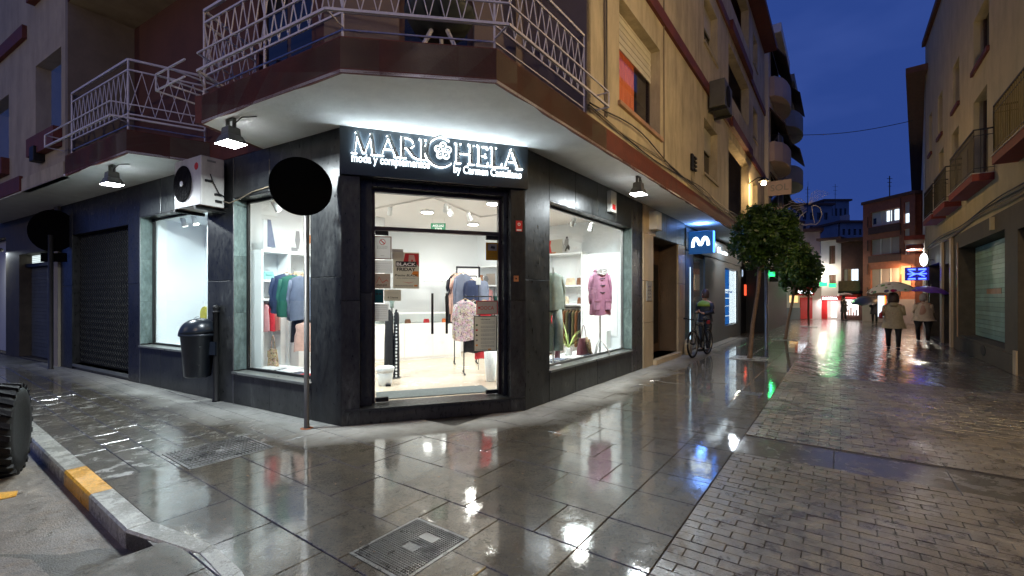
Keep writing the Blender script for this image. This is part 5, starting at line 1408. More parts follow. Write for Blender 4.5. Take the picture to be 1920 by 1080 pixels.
ptext('ANDUJAR', n, .15, .18, .65, 'ink', bold=.01); ptext('MODA', n, .62, .06, .22, 'ink_grey')
n = notice(701, 542, 719, 568, 'paper_teal', 'small dark teal sticker under the tan notice'); pshape(n, [(.2, .6), (.45, .6), (.45, .7), (.2, .7)], 'ink'); pshape(n, [(.55, .6), (.8, .6), (.8, .7), (.55, .7)], 'ink')
n = notice(720, 543, 752, 564, 'paper', 'grey green notice beside the small teal sticker'); plines(n, [.75, .62], .15, .85); ptext('8 Clientes', n, .22, .22, .6, 'ink', bold=.01)
n = notice(735, 467, 756, 486, 'paper_grey', 'grey paper half hidden behind the black friday poster', d=-.2945); plines(n, [.8, .7], .2, .8)
n = notice(737, 473, 786, 541, 'paper', 'red and cream BLACK FRIDAY poster on the left door leaf')
pshape(n, [(.38, .72), (.46, .97), (.98, .97), (.98, .60), (.86, .72)], 'ink_red'); pshape(n, [(.60, .93), (.80, .93), (.86, .74), (.58, .74)], 'skin_pink', .0014); pshape(n, [(.68, .80), (.76, .80), (.74, .74), (.70, .74)], 'ink_red', .0028)
pshape(n, [(.78, .48), (.97, .48), (.97, .32), (.70, .40)], 'ink_orange'); pshape(n, [(.10, .60), (.90, .60), (.90, .745), (.10, .745)], 'ink', .003)
ptext('BLACK', n, .13, .628, .74, 'ink_white', hf=.085, bold=.03, lift=.0045)
ptext('FRIDAY', n, .14, .485, .72, 'ink', hf=.09, bold=.03); ptext('Precios BLACK', n, .06, .335, .88, 'ink', hf=.06, bold=.02, shear=.25); ptext('en tu establecimiento', n, .13, .27, .72, 'ink_grey', bold=.01); 
pshape(n, [(.34, .19), (.6, .16), (.84, .19), (.6, .145)], 'ink_red'); plines(n, [.08, .06], .08, .75); pshape(n, [(.80, .06), (.93, .06), (.93, .10), (.80, .10)], 'ink_orange')
n = notice(700, 570, 728, 602, 'paper_white', 'long white typed sheet low on the left door leaf'); plines(n, [.9, .78, .66, .54, .42, .3, .15], .08, .92)
n = notice(911, 455, 935, 488, 'paper_gold', 'gold security camera sticker at the top right of the door'); pshape(n, [(.15, .55), (.85, .55), (.85, .92), (.15, .92)], 'ink_grey'); pshape(n, [(.35, .68), (.68, .64), (.72, .78), (.42, .82)], 'ink', .0015); plines(n, [.4, .3, .2], .15, .85, 'ink')
n = notice(893, 564, 933, 590, 'paper_tan', 'tan sign reading DOCA with red border on the right door leaf', border='ink_red')
ptext('DOCA', n, .20, .36, .62, 'ink_red', hf=.26); pring(n, .13, .5, .05, .05, 'ink_red')
n = notice(888, 592, 932, 659, 'paper', 'grey green list of rules with dark border low on the right door leaf', border='ink')
ptext('Informacion', n, .3, .88, .4, 'ink', bold=.01)
for k, y in enumerate((.82, .70, .60, .48, .36, .26, .16)): plines(n, [y, y - .035], .3, .9)
for k, y in enumerate((.72, .58, .44, .30, .16)): pshape(n, [(.08, y), (.18, y), (.13, y + .06)] if k == 2 else [(.09, y), (.17, y), (.17, y + .045), (.09, y + .045)], ['ink_green', 'ink_red', 'ink', 'ink_grey', 'ink_orange'][k])
pshape(n, [(.60, .04), (.74, .04), (.74, .075), (.60, .075)], 'ink_orange'); plines(n, [.05], .1, .55)
for x0, y0, x1, y1, m_, lb in ((967, 414, 979, 434, 'ink_red', 'small red sticker on the slate right of the shop door'), (963, 517, 972, 528, 'leather_tan', 'small brass bell plate on the slate right of the shop door')):
    s0, s1 = FD.s_at(x0), FD.s_at(x1); zt_, zb = FD.z_at(973, y0), FD.z_at(973, y1)
    t = thing('sticker' if 'sticker' in lb else 'bell_plate', lb, 'sticker' if 'sticker' in lb else 'bell', FD.P(s0, 0, zb)); bx('plate', FD, s0, s1, .003, .006, zb, zt_, m_, t)
    if 'sticker' in lb: bx('print', FD, s0 + .012, s1 - .012, .006, .0075, zb + .008, zb + .03, 'ink_white', t); mb = MB(); ringplate(mb, FD, (s0 + s1) / 2, zb + .1, .012, .022, 0, 360, .006, .0075, 14); mb.build('print', 'ink_white', t)
    else: MB().lathe(FD.P((s0 + s1) / 2, .006, (zb + zt_) / 2), [(.012, 0), (.01, .006)], 10, M=Vector((nD.x, nD.y, 0)).to_track_quat('Z', 'Y').to_matrix()).build('button', 'black_metal', t)

# yellow round ornament at the edge of the closed display box, small things on the shelves
yo = thing('ornament', 'yellow round ornament half hidden at the right edge of the far left window', 'ornament', FL.P(3.30, -.6, .72))
mk('yellow_wood', (.55, .48, .06), .5, var=.2, scale=12)
yq = Vector((nL.x, nL.y, 0)).to_track_quat('Z', 'Y').to_matrix()
yc = FL.P(FL.s_at(387, -.6), -.6, FL.z_at(387, 590, -.6))
MB().lathe(yc, [(0, 0), (.15, .0), (.155, .02), (.15, .04), (0, .04)], 28, M=yq).build('disc', 'yellow_wood', yo, smooth=False)
MB().bar(yc, (yc.x, yc.y, .72), .018).build('stem', 'yellow_wood', yo); MB().lathe((yc.x, yc.y, .70), [(.09, 0), (.09, .02), (.02, .03)], 16).build('foot', 'yellow_wood', yo)
card(WRF, 3.75, -.1, 1.94, .30, .30, 'paper_tan', 'round patterned print on the upper shelf at the far right of the door view', [([(.2, .5), (.35, .8), (.6, .85), (.8, .5), (.6, .2), (.35, .2)], 'ink_grey')])
card(WRF, 4.15, -.1, 1.94, .26, .28, 'leather_tan', 'orange brown print on the upper shelf at the far right of the door view')
for k, (s, z, m_, w_) in enumerate(((1.2, 2.665, 'fabric_white', .2), (2.45, 1.895, 'leather_cream', .24), (2.7, 1.455, 'leather_tan', .22), (2.3, 1.455, 'fabric_red', .2), (3.6, 1.49, 'fabric_green', .22), (4.2, 1.49, 'leather_brown', .24))):
    pouch(WRF, s, -.14, z, w_, .15, m_, ['white pouch on top of the right shelves', 'cream bag on the upper shelf nearer the back of the right shelves', 'tan bag on the lower shelf nearer the back of the right shelves', 'red pouch on the lower shelf nearer the back of the right shelves', 'green pouch on the far right shelf', 'brown bag on the far right shelf'][k])
rf = thing('price_tag', 'white price tag standing on a thin post by the jackets through the door', 'price tag', at(896, 540, 8.8)); tq = at(897, 527, 8.8)
bx('card', WLD, tq.x - .045, tq.x + .045, tq.y, tq.y + .004, tq.z - .07, tq.z + .07, 'paper_white', rf); MB().bar((tq.x, tq.y + .006, tq.z + .3), (tq.x, tq.y + .006, ZI), .006).build('post', 'black_metal', rf)
# ================================================================== LEFT END OF THE CORNER BUILDING
# closed lattice grille of the dark shop
gt = thing('security_grille', 'black folding lattice grille closing the dark doorway left of the display windows', 'grille', FL.P(7.5, -.12, .1))
bx('backdrop', FL, 6.1, 9.0, -.228, -.21, .1, 3.0, 'black_metal', gt)
bx('threshold', FL, 6.1, 9.0, -.22, -.0, .06, .12, 'sill_stone', gt)
g = 6.14
while g < 8.96:
    MB().box(FL, g, g + .02, -.14, -.12, .14, 2.98).build('upright', 'black_metal', gt); g += .115
mb = MB(); g = 6.15; k = 0
while g < 8.85:
    for j in range(22):
        z = .18 + j * .125
        mb.bar(FL.P(g, -.115, z), FL.P(g + .115, -.115, z + .0625), .004); mb.bar(FL.P(g + .115, -.115, z + .0625), FL.P(g, -.115, z + .125), .004)
    g += .115
mb.build('lattice', 'lamp_grey', gt, kind='stuff')
# end pier, roller shutter bay, far white wall
ps0, ps1 = 9.7, FL.s_at(116)
e0 = FL.s_at(35); e1 = FL.s_at(10)
wall(FL, 9.7, 16, -.05, ZS, -.01, [(10.0, e0, .02, 2.75), (e1, 16, .02, 3.3)], 'brown_stone', bld, depth=.3)
bx('pilaster', FL, 9.72, 9.98, .0, .05, 0, ZS, 'plaster_left', bld)
sh = thing('roller_shutter', 'grey green roller shutter of the closed unit at the far left, dimly lit from above', 'shutter', FL.P(11.3, -.25, 0))
z = .03
while z < 2.40:
    bx('slat', FL, 10.02, e0 - .02, -.27, -.24, z, z + .088, 'shutter_grey', sh); z += .093
bx('housing', FL, 10.02, e0 - .02, -.28, -.12, 2.41, 2.5, 'black_metal', sh)
emi('transom_glow', (.72, .84, .85), .85)
tg = thing('lit_transom', 'pale glowing slatted window over the roller shutter at the far left', 'window', FL.P(12, -.25, 2.5))
bx('pane', FL, FL.s_at(55), e0 - .02, -.27, -.25, 2.52, 2.73, 'transom_glow', tg)
for k in range(4): bx('slat', FL, FL.s_at(55), e0 - .02, -.249, -.24, 2.55 + .05 * k, 2.556 + .05 * k, 'grey_metal', tg)
bx('rear_wall', FL, 9.0, 16, -.5, -.45, 0, 3.4, 'black_metal', bld)
bx('white_wall', FL, e1 + .05, 16.5, -.28, -.22, 0, 3.3, 'far_white', bld)
lf = thing('wall_lamp', 'small lamp behind the left pier washing the far white wall', 'lamp', FL.P(14.3, -.1, 2.9))
MB().lathe(FL.P(14.3, .05, 2.9), [(.05, 0), (.08, .05), (.03, .1)], 12).build('shade', 'lamp_grey', lf); light('AREA', 'wall_light', FL.P(14.3, .1, 2.88), 14, (.85, .95, 1), .1, parent=lf)

# sign posts
def post(px, py, top, label, r=.031):
    c = gp(px, py)
    t = thing('sign_post', label, 'sign post', (c.x, c.y, 0))
    MB().lathe((c.x, c.y, 0), [(r + .012, .0), (r + .012, .01), (r, .018), (r, top)], 14).build('pole', 'post_steel', t, smooth=True)
    return t, c
mk('post_steel', (.05, .046, .042), .38, metal=.4, var=.25, scale=9, stretch=(1, 1, .4))
mk('rust', (.22, .07, .025), .85, var=.4, scale=30)
t1, c1 = post(575, 803, 2.62, 'dark steel sign post with a round black sign standing in front of the left pilaster')
zc_ = EYE + (558 - 353) / 850 * c1.y
MB().lathe((c1.x, c1.y, .002), [(.075, 0), (.04, .006)], 16).build('base_stain', 'rust', t1)
dirn = (Vector((0, 0, EYE)) - Vector((c1.x, c1.y, zc_))).normalized()
M = Vector((dirn.x + .15, dirn.y, .02)).to_track_quat('Z', 'Y').to_matrix()
MB().lathe(Vector((c1.x - .027, c1.y - .085, zc_)), [(.345, 0), (.352, .004), (.352, .016), (.345, .02)], 48, sx=1.0, M=M).build('sign_disc', 'black_matte', t1)
for z in (zc_ - .15, zc_ + .1): MB().box(WLD, c1.x - .04, c1.x + .04, c1.y - .045, c1.y + .035, z, z + .03).build('clamp', 'grey_metal', t1)
t2, c2 = post(95, 692, 3.0, 'thin grey sign post with a dark round sign at the far left of the pavement', .045)
z2 = EYE + (558 - 432) / 850 * c2.y
M2 = Vector((.25, -1, 0)).to_track_quat('Z', 'Y').to_matrix()
MB().lathe(Vector((c2.x, c2.y + .055, z2)), [(.46, 0), (.47, .02)], 36, M=M2).build('sign_disc', 'black_matte', t2)
bx('sign_plate', WLD, c2.x - .28, c2.x + .30, c2.y + .05, c2.y + .07, z2 - .70, z2 - .50, 'black_matte', t2)

# litter bin on its post
bc = gp(405, 752)
bin_ = thing('litter_bin', 'domed blue black litter bin on a short post before the far left window', 'bin', (bc.x, bc.y, 0))
MB().lathe((bc.x, bc.y, 0), [(.055, 0), (.042, .012), (.042, 1.36), (.050, 1.365), (.050, 1.385), (.03, 1.39), (.045, 1.42), (.05, 1.45), (.035, 1.48), (0.0, 1.49)], 18).build('post', 'black_metal', bin_, smooth=True)
bcx, bcy = bc.x - .27, bc.y - .02
MB().lathe((bcx, bcy, .38), [(.02, 0), (.165, .0), (.185, .02), (.235, .62), (.262, .635), (.262, .665), (.24, .67)], 28, sy=.86).build('body', 'bin_plastic', bin_, smooth=True)
dome = MB(); n = 28; rr_ = 8
prof = [(.262 * math.cos(math.pi / 2 * i / rr_) ** .8, .665 + .235 * math.sin(math.pi / 2 * i / rr_)) for i in range(rr_ + 1)]
k0 = 0; vs = []
for (r_, z) in prof:
    for j in range(n):
        a = 2 * math.pi * j / n; vs.append(Vector((bcx + r_ * math.cos(a), bcy + .86 * r_ * math.sin(a), .38 + z + .03 * math.cos(a) * (r_ / .26))))
fs = []
for i in range(rr_):
    for j in range(n):
        am = 2 * math.pi * (j + .5) / n
        if i < 5 and 0 <= i and abs(((am - math.pi * 1.05 + math.pi) % (2 * math.pi)) - math.pi) < .62: continue
        q = (j + 1) % n; fs.append((i * n + j, i * n + q, (i + 1) * n + q, (i + 1) * n + j))
lid = dome.add(vs, fs).build('lid', 'bin_plastic', bin_, smooth=True); so = lid.modifiers.new('s', 'SOLIDIFY'); so.thickness = .008
MB().box(WLD, bcx + .18, bcx + .30, bcy - .05, bcy + .06, .72, .92).build('clamp', 'bin_plastic', bin_)
MB().lathe((bcx, bcy, 1.02), [(.235, 0), (.24, .02)], 24, sy=.86).build('liner', 'black_metal', bin_)
MB().tube([(bcx - .06 + .12 * i / 6, bcy, 1.27 + .035 * math.sin(math.pi * i / 6)) for i in range(7)], .004, 5).build('ring_handle', 'steel', bin_)

# air conditioner beside the left window
ac = thing('air_conditioner', 'dirty white outdoor air conditioning unit with round fan grille above the far left window', 'air conditioner', FL.P(3.1, .2, 2.93))
mk('ac_fan', (.012, .011, .013), .9, spec=.1)
AZ0, AZ1 = 2.95, 3.68
MB().box(FL, 2.56, 3.36, .06, .385, AZ0, AZ1).build('casing', 'ac_white', ac, bevel=.015)
qF = Vector((nL.x, nL.y, 0)).to_track_quat('Z', 'Y').to_matrix()
fc = FL.P(3.09, .386, (AZ0 + AZ1) / 2)
MB().lathe(fc, [(.265, 0), (.275, .006), (.268, .012), (.25, .004), (.0, .004)], 36, M=qF).build('fan_opening', 'ac_fan', ac, smooth=True)
for k in range(5):
    r_ = .05 + .048 * k; ring = [fc + qF @ Vector((r_ * math.cos(t * math.pi / 14), r_ * math.sin(t * math.pi / 14), .016)) for t in range(29)]
    MB().tube(ring, .0028, 4).build('grille_ring', 'ac_fan', ac)
for k in range(8):
    a = k * math.pi / 4; MB().bar(fc + qF @ Vector((.03 * math.cos(a), .03 * math.sin(a), .016)), fc + qF @ Vector((.262 * math.cos(a), .262 * math.sin(a), .014)), .0028).build('grille_spoke', 'ac_fan', ac)
MB().lathe(fc, [(.042, .016), (.04, .024), (0, .025)], 18, M=qF).build('hub', 'white_plastic', ac)
rc = FL.P(2.69, .386, 3.53); mb = MB(); mb.lathe(rc, [(.055, 0), (.053, .003)], 20, M=qF); mb.build('badge', 'ink_red', ac)
sfc = Fr(FL.P(2.558, .385, 0), nL * -1, -L)
for z, a, b in ((3.60, .08, .20), (3.30, .05, .14), (3.12, .18, .27), (3.02, .19, .28)): bx('label_plate' if z > 3.5 else 'valve', sfc, a, b, .0, .004 if z > 3.5 else .03, z, z + .03, 'ink_grey' if z > 3.5 else 'black_metal', ac)
MB().tube([sfc.P(.12, .01, 3.42), sfc.P(.14, .05, 3.30), sfc.P(.22, .05, 3.15), sfc.P(.32, .02, 3.12)], .008, 6).build('hose', 'black_metal', ac, smooth=True)
for s in (2.66, 3.27): MB().box(FL, s - .02, s + .02, .0, .42, AZ0 - .05, AZ0 - .003).build('bracket', 'black_metal', ac)
MB().box(FL, 2.53, 3.40, .04, .42, AZ0 - .003, AZ0 - .001).build('tray', 'wood_brown', ac)
cbl = thing('cable_run', 'pale cable leaving the air conditioner across the slate towards the window', 'cable', FL.P(2.3, .02, 3))
MB().tube([sfc.P(.30, .02, 3.05), FL.P(2.45, .05, 3.02), FL.P(2.2, .03, 3.06), FL.P(1.9, .02, 3.13), FL.P(1.2, .015, 3.18)], .009, 6).build('cable', 'cable_tan', cbl, smooth=True)
MB().tube([FL.P(3.35, .2, 3.70), FL.P(3.5, .3, 3.74), FL.P(3.62, .35, 3.9)], .012, 6).build('cable', 'cable', cbl, smooth=True)

# alarm boxes
def wallbox(F, s, z, w, h, dd, mat, label, cat, led=None):
    t = thing('alarm_box' if 'alarm' in label else 'wall_box', label, cat, F.P(s, dd / 2, z)); MB().box(F, s - w / 2, s + w / 2, .002, dd, z, z + h).build('casing', mat, t, bevel=.008)
    if led: MB().box(F, s - w * .28, s + w * .28, dd, dd + .003, z + h * .12, z + h * .38).build('sticker', led, t)
    return t
wallbox(FR, FR.s_at(1143), 3.24, .26, .40, .09, 'ac_white', 'small cream alarm box with a red sticker on the slate above the right window', 'alarm', 'ink_red')

# ================================================================== DOORWAY PORTAL AND PHONE SHOP
D0, D1, D2, D3 = 4.71, 5.38, 7.42, 8.08
wall(FR, D0, RE, -.05, ZS, -.03, [(D1, D2, .12, 3.05), (8.95, 10.4, .05, 2.85), (13.6, 16.2, .5, 2.75)], 'brown_stone', bld, depth=.5)
for z0, z1 in ((0, 1.02), (1.03, 1.98), (1.99, 3.06)):
    for a, b in ((D0 + .005, D1 - .005), (D2 + .005, D3)):
        bx('stone_panel', FR, a, b, -.03, .02, z0, z1, 'travertine', bld, bevel=.004)
for i in range(4):
    a = D0 + (D3 - D0) * i / 4
    bx('stone_panel', FR, a + .004, a + (D3 - D0) / 4 - .004, -.03, .015, 3.07, ZS, ('travertine' if i == 0 else 'slate_green'), bld)
bx('jamb_panel', FR, D2, D2 + .02, -.5, -.03, .12, 3.05, 'travertine_dark', bld)
bx('door_step', FR, D1 - .02, D2 + .02, -.5, .10, 0, .12, 'travertine', bld, bevel=.006)
pd = thing('street_door', 'tall dark street door set back in the beige stone portal', 'door', FR.P(6.4, -.5, .12))
bx('leaf', FR, D1, D2, -.53, -.50, .12, 3.05, 'wood_brown', pd)
for a in (D1 + .12, (D1 + D2) / 2 + .08): bx('moulding', FR, a, a + .78, -.50, -.48, .35, 2.5, 'black_metal', pd)
MB().tube([FR.P(6.3, -.44, 1.0), FR.P(6.3, -.44, 1.4)], .014, 8).build('handle', 'steel', pd)
ic = wallbox(FR, (D0 + D1) / 2 + .02, 1.52, .34, .46, .035, 'paper_grey', 'grey intercom panel on the beige pier left of the street door', 'intercom')
for i in range(4):
    for j in range(2): bx('button', FR, (D0 + D1) / 2 - .06 + .10 * j, (D0 + D1) / 2 - .02 + .10 * j, .035, .042, 1.60 + .08 * i, 1.63 + .08 * i, 'steel', ic)
ml = wallbox(FR, (D2 + D3) / 2, 1.55, .3, .4, .03, 'travertine_dark', 'small framed plate on the beige pier right of the street door', 'plate')
wallbox(FR, D0 + .55, 3.18, .34, .42, .20, 'white_plastic', 'cream meter box high on the wall above the street door', 'meter box')
# phone shop front
bx('shop_fascia', FR, D3, 17.0, .002, .06, 2.98, 3.6, 'shop_blue_grey', bld)
for a, b in ((D3 + .0, 8.95), (10.4, 13.6), (16.2, 17.0)): bx('cladding', FR, a, b, -.028, .03, 0, 2.97, 'shop_blue_grey', bld)
bx('cladding', FR, 13.6, 16.2, -.028, .03, 0, .5, 'shop_blue_grey', bld); bx('cladding', FR, 13.6, 16.2, -.028, .03, 2.75, 2.97, 'shop_blue_grey', bld)
emi('phone_room', (.62, .78, 1.0), .75); emi('phone_blue', (.02, .17, .60), .9); emi('phone_white', (.80, .92, 1.0), 1.6); emi('edge_blue', (.05, .25, 1.0), 4.0); emi('strip_white', (.6, .85, 1), 1.0)
pi_ = thing('phone_shop_window', 'lit blue and white display window of the phone shop', 'shop window', FR.P(14.9, -.1, .5))
bx('backdrop', FR, 13.6, 15.3, -.16, -.13, .52, 2.73, 'phone_blue', pi_); bx('backdrop', FR, 15.3, 16.2, -.16, -.13, .52, 2.73, 'phone_white', pi_)
bx('jamb', FR, 16.17, 16.198, -.129, -.03, .52, 2.73, 'phone_white', pi_)
for z, h in ((1.78, .16), (1.56, .03), (1.25, .02), (.85, .02)): bx('shelf', FR, 13.65, 16.1, -.128, -.10, z, z + h, 'phone_white', pi_)
text('movistar', FR, 13.9, -.098, 1.80, 1.9, 'phone_blue', pi_, height=.1, thick=.004, bold=.02)
bx('pane', FR, 13.63, 16.17, -.05, -.042, .52, 2.73, 'glass_clear', pi_)
for q in ((13.6, 13.63, .5, 2.75), (16.17, 16.2, .5, 2.75)): bx('frame', FR, q[0], q[1], -.06, -.02, q[2], q[3], 'black_metal', pi_)
pdr = thing('phone_shop_door', 'bluish lit glass door of the phone shop behind the policeman', 'door', FR.P(9.5, -.2, .05))
bx('backdrop', FR, 9.1, 10.4, -.48, -.45, .05, 2.83, 'phone_room', pdr)
card(FR, 9.72, -.35, 1.9, .4, .6, 'ink_orange', 'orange poster inside the phone shop door')
bx('pane', FR, 8.96, 10.39, -.06, -.05, .06, 2.83, 'glass_clear', pdr); bx('frame', FR, 9.0, 9.06, -.075, -.04, .06, 2.83, 'black_metal', pdr)
bx('light_strip', FR, 8.55, 8.60, .03, .045, .35, 2.5, 'strip_white', pdr)
# projecting box sign with the M
bs = FR.s_at(1291)
mv = thing('box_sign', 'projecting blue box sign with a glowing white letter M', 'sign', FR.P(bs, .4, 2.9))
BF = Fr(FR.P(8.30, .06, 0), nR, -R)
mk('sign_blue', (.012, .05, .12), .35, emit=(.01, .10, .35), es=.35)
bw = .66; bz0, bz1 = 2.86, 3.50
bx('casing', BF, 0, bw, -.16, 0, bz0, bz1, 'sign_blue', mv, bevel=.01)
bx('edge_light', BF, bw, bw + .02, -.15, -.01, bz0 + .02, bz1 - .02, 'edge_blue', mv)
mpts = arc(0, 0, 1, 1, 0, 0, 1)
def mshape():
    pts = []
    for i in range(33):
        t = i / 32
        x = -1 + 2 * t
        y = .55 * math.cos(2 * math.pi * 2 * (t - .25)) * (1 if .10 < t < .90 else 1) 
        pts.append((x, y))
    return pts
pts = [(-1, -.62), (-.98, -.2), (-.88, .25), (-.70, .55), (-.48, .50), (-.30, .15), (-.18, -.2), (-.02, -.38), (.16, -.22), (.28, .15), (.44, .52), (.66, .60), (.86, .35), (.97, -.05), (1.0, -.45)]
mb = MB()
for i in range(len(pts) - 1):
    a, b = Vector(pts[i]), Vector(pts[i + 1])
    for q in (a, b):
        pass
    d = (b - a).normalized(); n_ = Vector((-d.y, d.x)); w_ = .19
    quad = [a + n_ * w_ - d * .03, a - n_ * w_ - d * .03, b - n_ * w_ + d * .03, b + n_ * w_ + d * .03]
    mb.plate(BF, [(.33 + q.x * .21, 3.18 + q.y * .21) for q in quad], .004 + i * .0002, .016 + i * .0002)
mb.build('letter', 'sign_white_soft', mv)
light('AREA', 'sign_glow', BF.P(bw / 2, -.08, bz1 + .03), 9, (.15, .35, 1.0), .3, target=BF.P(bw / 2, -.08, 5), parent=mv)
light('AREA', 'sign_glow', BF.P(bw / 2, -.08, bz0 - .03), 6, (.12, .30, 1.0), .3, parent=mv)
fs2 = thing('fascia_lettering', 'small glowing white M logo and word on the phone shop fascia', 'sign', FR.P(12.6, .07, 3.2))
mb = MB()
for i in range(len(pts) - 1):
    a, b = Vector(pts[i]), Vector(pts[i + 1]); d = (b - a).normalized(); n_ = Vector((-d.y, d.x))
    quad = [a + n_ * .2, a - n_ * .2, b - n_ * .2, b + n_ * .2]
    mb.plate(FR, [(12.35 + q.x * .20, 3.30 + q.y * .16) for q in quad], .064 + i * .0002, .075 + i * .0002)
mb.build('letter', 'sign_white_soft', fs2); text('movistar', FR, 12.75, .064, 3.22, 1.1, 'sign_white_soft', fs2, height=.14, thick=.01, bold=.02)
fl2 = thing('flood_lamp', 'recessed lamp under the soffit over the phone shop lettering', 'lamp', FR.P(12.6, .55, ZS - .1))
MB().lathe(FR.P(12.6, .5, ZS - .12), [(.10, 0), (.13, .02), (.09, .12)], 16).build('housing', 'lamp_grey', fl2); light('AREA', 'flood_light', FR.P(12.6, .5, ZS - .13), 26, (.8, .92, 1), .2, parent=fl2)
# dark unit beyond, with red lit interior
bx('dark_shopfront', FR, 17.02, RE - .1, .0, .04, 0, 3.4, 'black_metal', bld)
emi('red_glow', (1.0, .10, .04), 1.1)
rs = thing('red_sign', 'small red lit panel deep in the shadow behind the first tree', 'sign', FR.P(17, .06, 2)); bx('panel', FR, 17.8, 18.4, .045, .06, 1.7, 2.2, 'red_glow', rs)
dl = thing('letter_sign', 'small pale letter D on the dark front behind the first tree', 'sign', FR.P(14.7, .05, 2.9)); text('D', FR, 17.2, .045, 2.55, .25, 'phone_room', dl, height=.30, thick=.01, bold=.01)
gx = thing('pharmacy_cross', 'green neon cross sign projecting beyond the first tree', 'sign', FR.P(19, .8, 2.7))
emi('neon_green', (.03, 1.0, .22), 2.2)
GF = Fr(FR.P(19.2, .3, 0), nR, -R)
bx('casing', GF, .0, .95, -.1, 0, 2.35, 3.05, 'black_metal', gx)
for q in ((.35, .60, 2.42, 2.98), (.12, .35, 2.60, 2.80), (.60, .83, 2.60, 2.80)): bx('tube_panel', GF, q[0], q[1], .0, .02, q[2], q[3], 'neon_green', gx)
light('AREA', 'neon_light', GF.P(.47, .05, 2.7), 8, (.05, 1.0, .25), .5, target=GF.P(.47, 6, 1.2), parent=gx)
tp_ = thing('drainpipe', 'shiny steel pole standing between the first tree and the dark shop', 'pole', gp(1437, 640))
c = gp(1437, 655); MB().lathe((c.x, c.y, 0), [(.07, 0), (.05, .02), (.05, 3.4), (.03, 3.42)], 12).build('pole', 'grey_metal', tp_, smooth=True)

# ================================================================== THINGS ON THE UPPER FRONT
a2 = thing('air_conditioner', 'dark outdoor air conditioning unit on brackets high on the yellow front', 'air conditioner', FU.P(FU.s_at(1345), .3, 8))
sa = FU.s_at(1330, .1); za = FU.z_at(1330, 150, .4)
MB().box(FU, sa + .2, sa + 1.15, .05, .42, za + .0, za + .68).build('casing', 'lamp_grey', a2, bevel=.02)
MB().lathe(FU.P(sa + .62, .422, za + .34), [(.26, 0), (.27, .01), (.0, .012)], 24, M=Vector((nR.x, nR.y, 0)).to_track_quat('Z', 'Y').to_matrix()).build('fan_opening', 'ac_fan', a2)
for s in (sa + .35, sa + 1.0): MB().box(FU, s - .02, s + .02, .0, .44, za - .06, za - .003).build('bracket', 'black_metal', a2)
jb = thing('cable_bracket', 'black cable junction bracket with loose wires on the yellow front', 'junction box', FU.P(FU.s_at(1297), .05, 4.9))
js = FU.s_at(1294); jz0, jz1 = FU.z_at(1294, 318), FU.z_at(1294, 288)
bx('plate', FU, js, js + .16, .002, .05, jz0, jz1, 'black_metal', jb)
for k in range(4): bx('terminal', FU, js + .16, js + .34, .02, .07, jz0 + .02 + (jz1 - jz0) * k / 4, jz0 + .06 + (jz1 - jz0) * k / 4, 'black_metal', jb)
for k in range(3): MB().tube([FU.P(js + .05 + .1 * k, .03, jz0), FU.P(js + .0 + .1 * k, .03, jz0 - .3), FU.P(js + .12 + .06 * k, .02, 4.2)], .008, 5).build('wire', 'cable', jb)
cb = thing('cable_bundle', 'sagging dark cables along the bottom of the yellow front above the brown slab edge', 'cables', FU.P(8, .03, 4.1))
for k in range(3):
    pts = []; s = S1R - .0
    while s < 16: pts.append(FU.P(s, .03 + .008 * k, 4.13 + .035 * k + .05 * math.sin(s * (1.1 + .2 * k) + k) + (0.12 if k == 2 else 0) * math.exp(-((s - 3.5) / 1.5) ** 2))); s += .25
    MB().tube(pts, .011, 5).build('cable', 'cable' if k != 1 else 'cable_tan', cb, smooth=True)
dp = thing('downpipe', 'thin brown cable conduit running up the yellow front left of the orange window', 'conduit', FU.P(FU.s_at(1132), .03, 4.2))
sd_ = FU.s_at(1132); MB().tube([FU.P(sd_ + .02, .02, 4.2), FU.P(sd_, .02, 6), FU.P(sd_ - .01, .02, 9), FU.P(sd_, .02, FT)], .016, 6).build('conduit', 'cable_tan', dp)
MB().tube([FU.P(sd_ + .06, .02, 4.2), FU.P(sd_ + .05, .02, 9), FU.P(sd_ + .05, .02, FT)], .010, 6).build('conduit', 'cable', dp)
sd2 = FU.s_at(1243); MB().tube([FU.P(sd2 + .02, .02, 4.2), FU.P(sd2, .02, 6), FU.P(sd2, .02, FT)], .012, 6).build('conduit', 'cable_tan', thing('downpipe', 'thin conduit running up the yellow front right of the orange window', 'conduit', FU.P(sd2, .03, 4.2)))
vb_ = thing('wall_lamp', 'small dark wall fitting on the left upper front under the window', 'fitting', FUL.P(FUL.s_at(78), .05, 4.9)); sv = FUL.s_at(78); bx('fitting', FUL, sv - .12, sv + .12, -.018, .14, FUL.z_at(78, 305), FUL.z_at(78, 278), 'black_metal', vb_, bevel=.01)

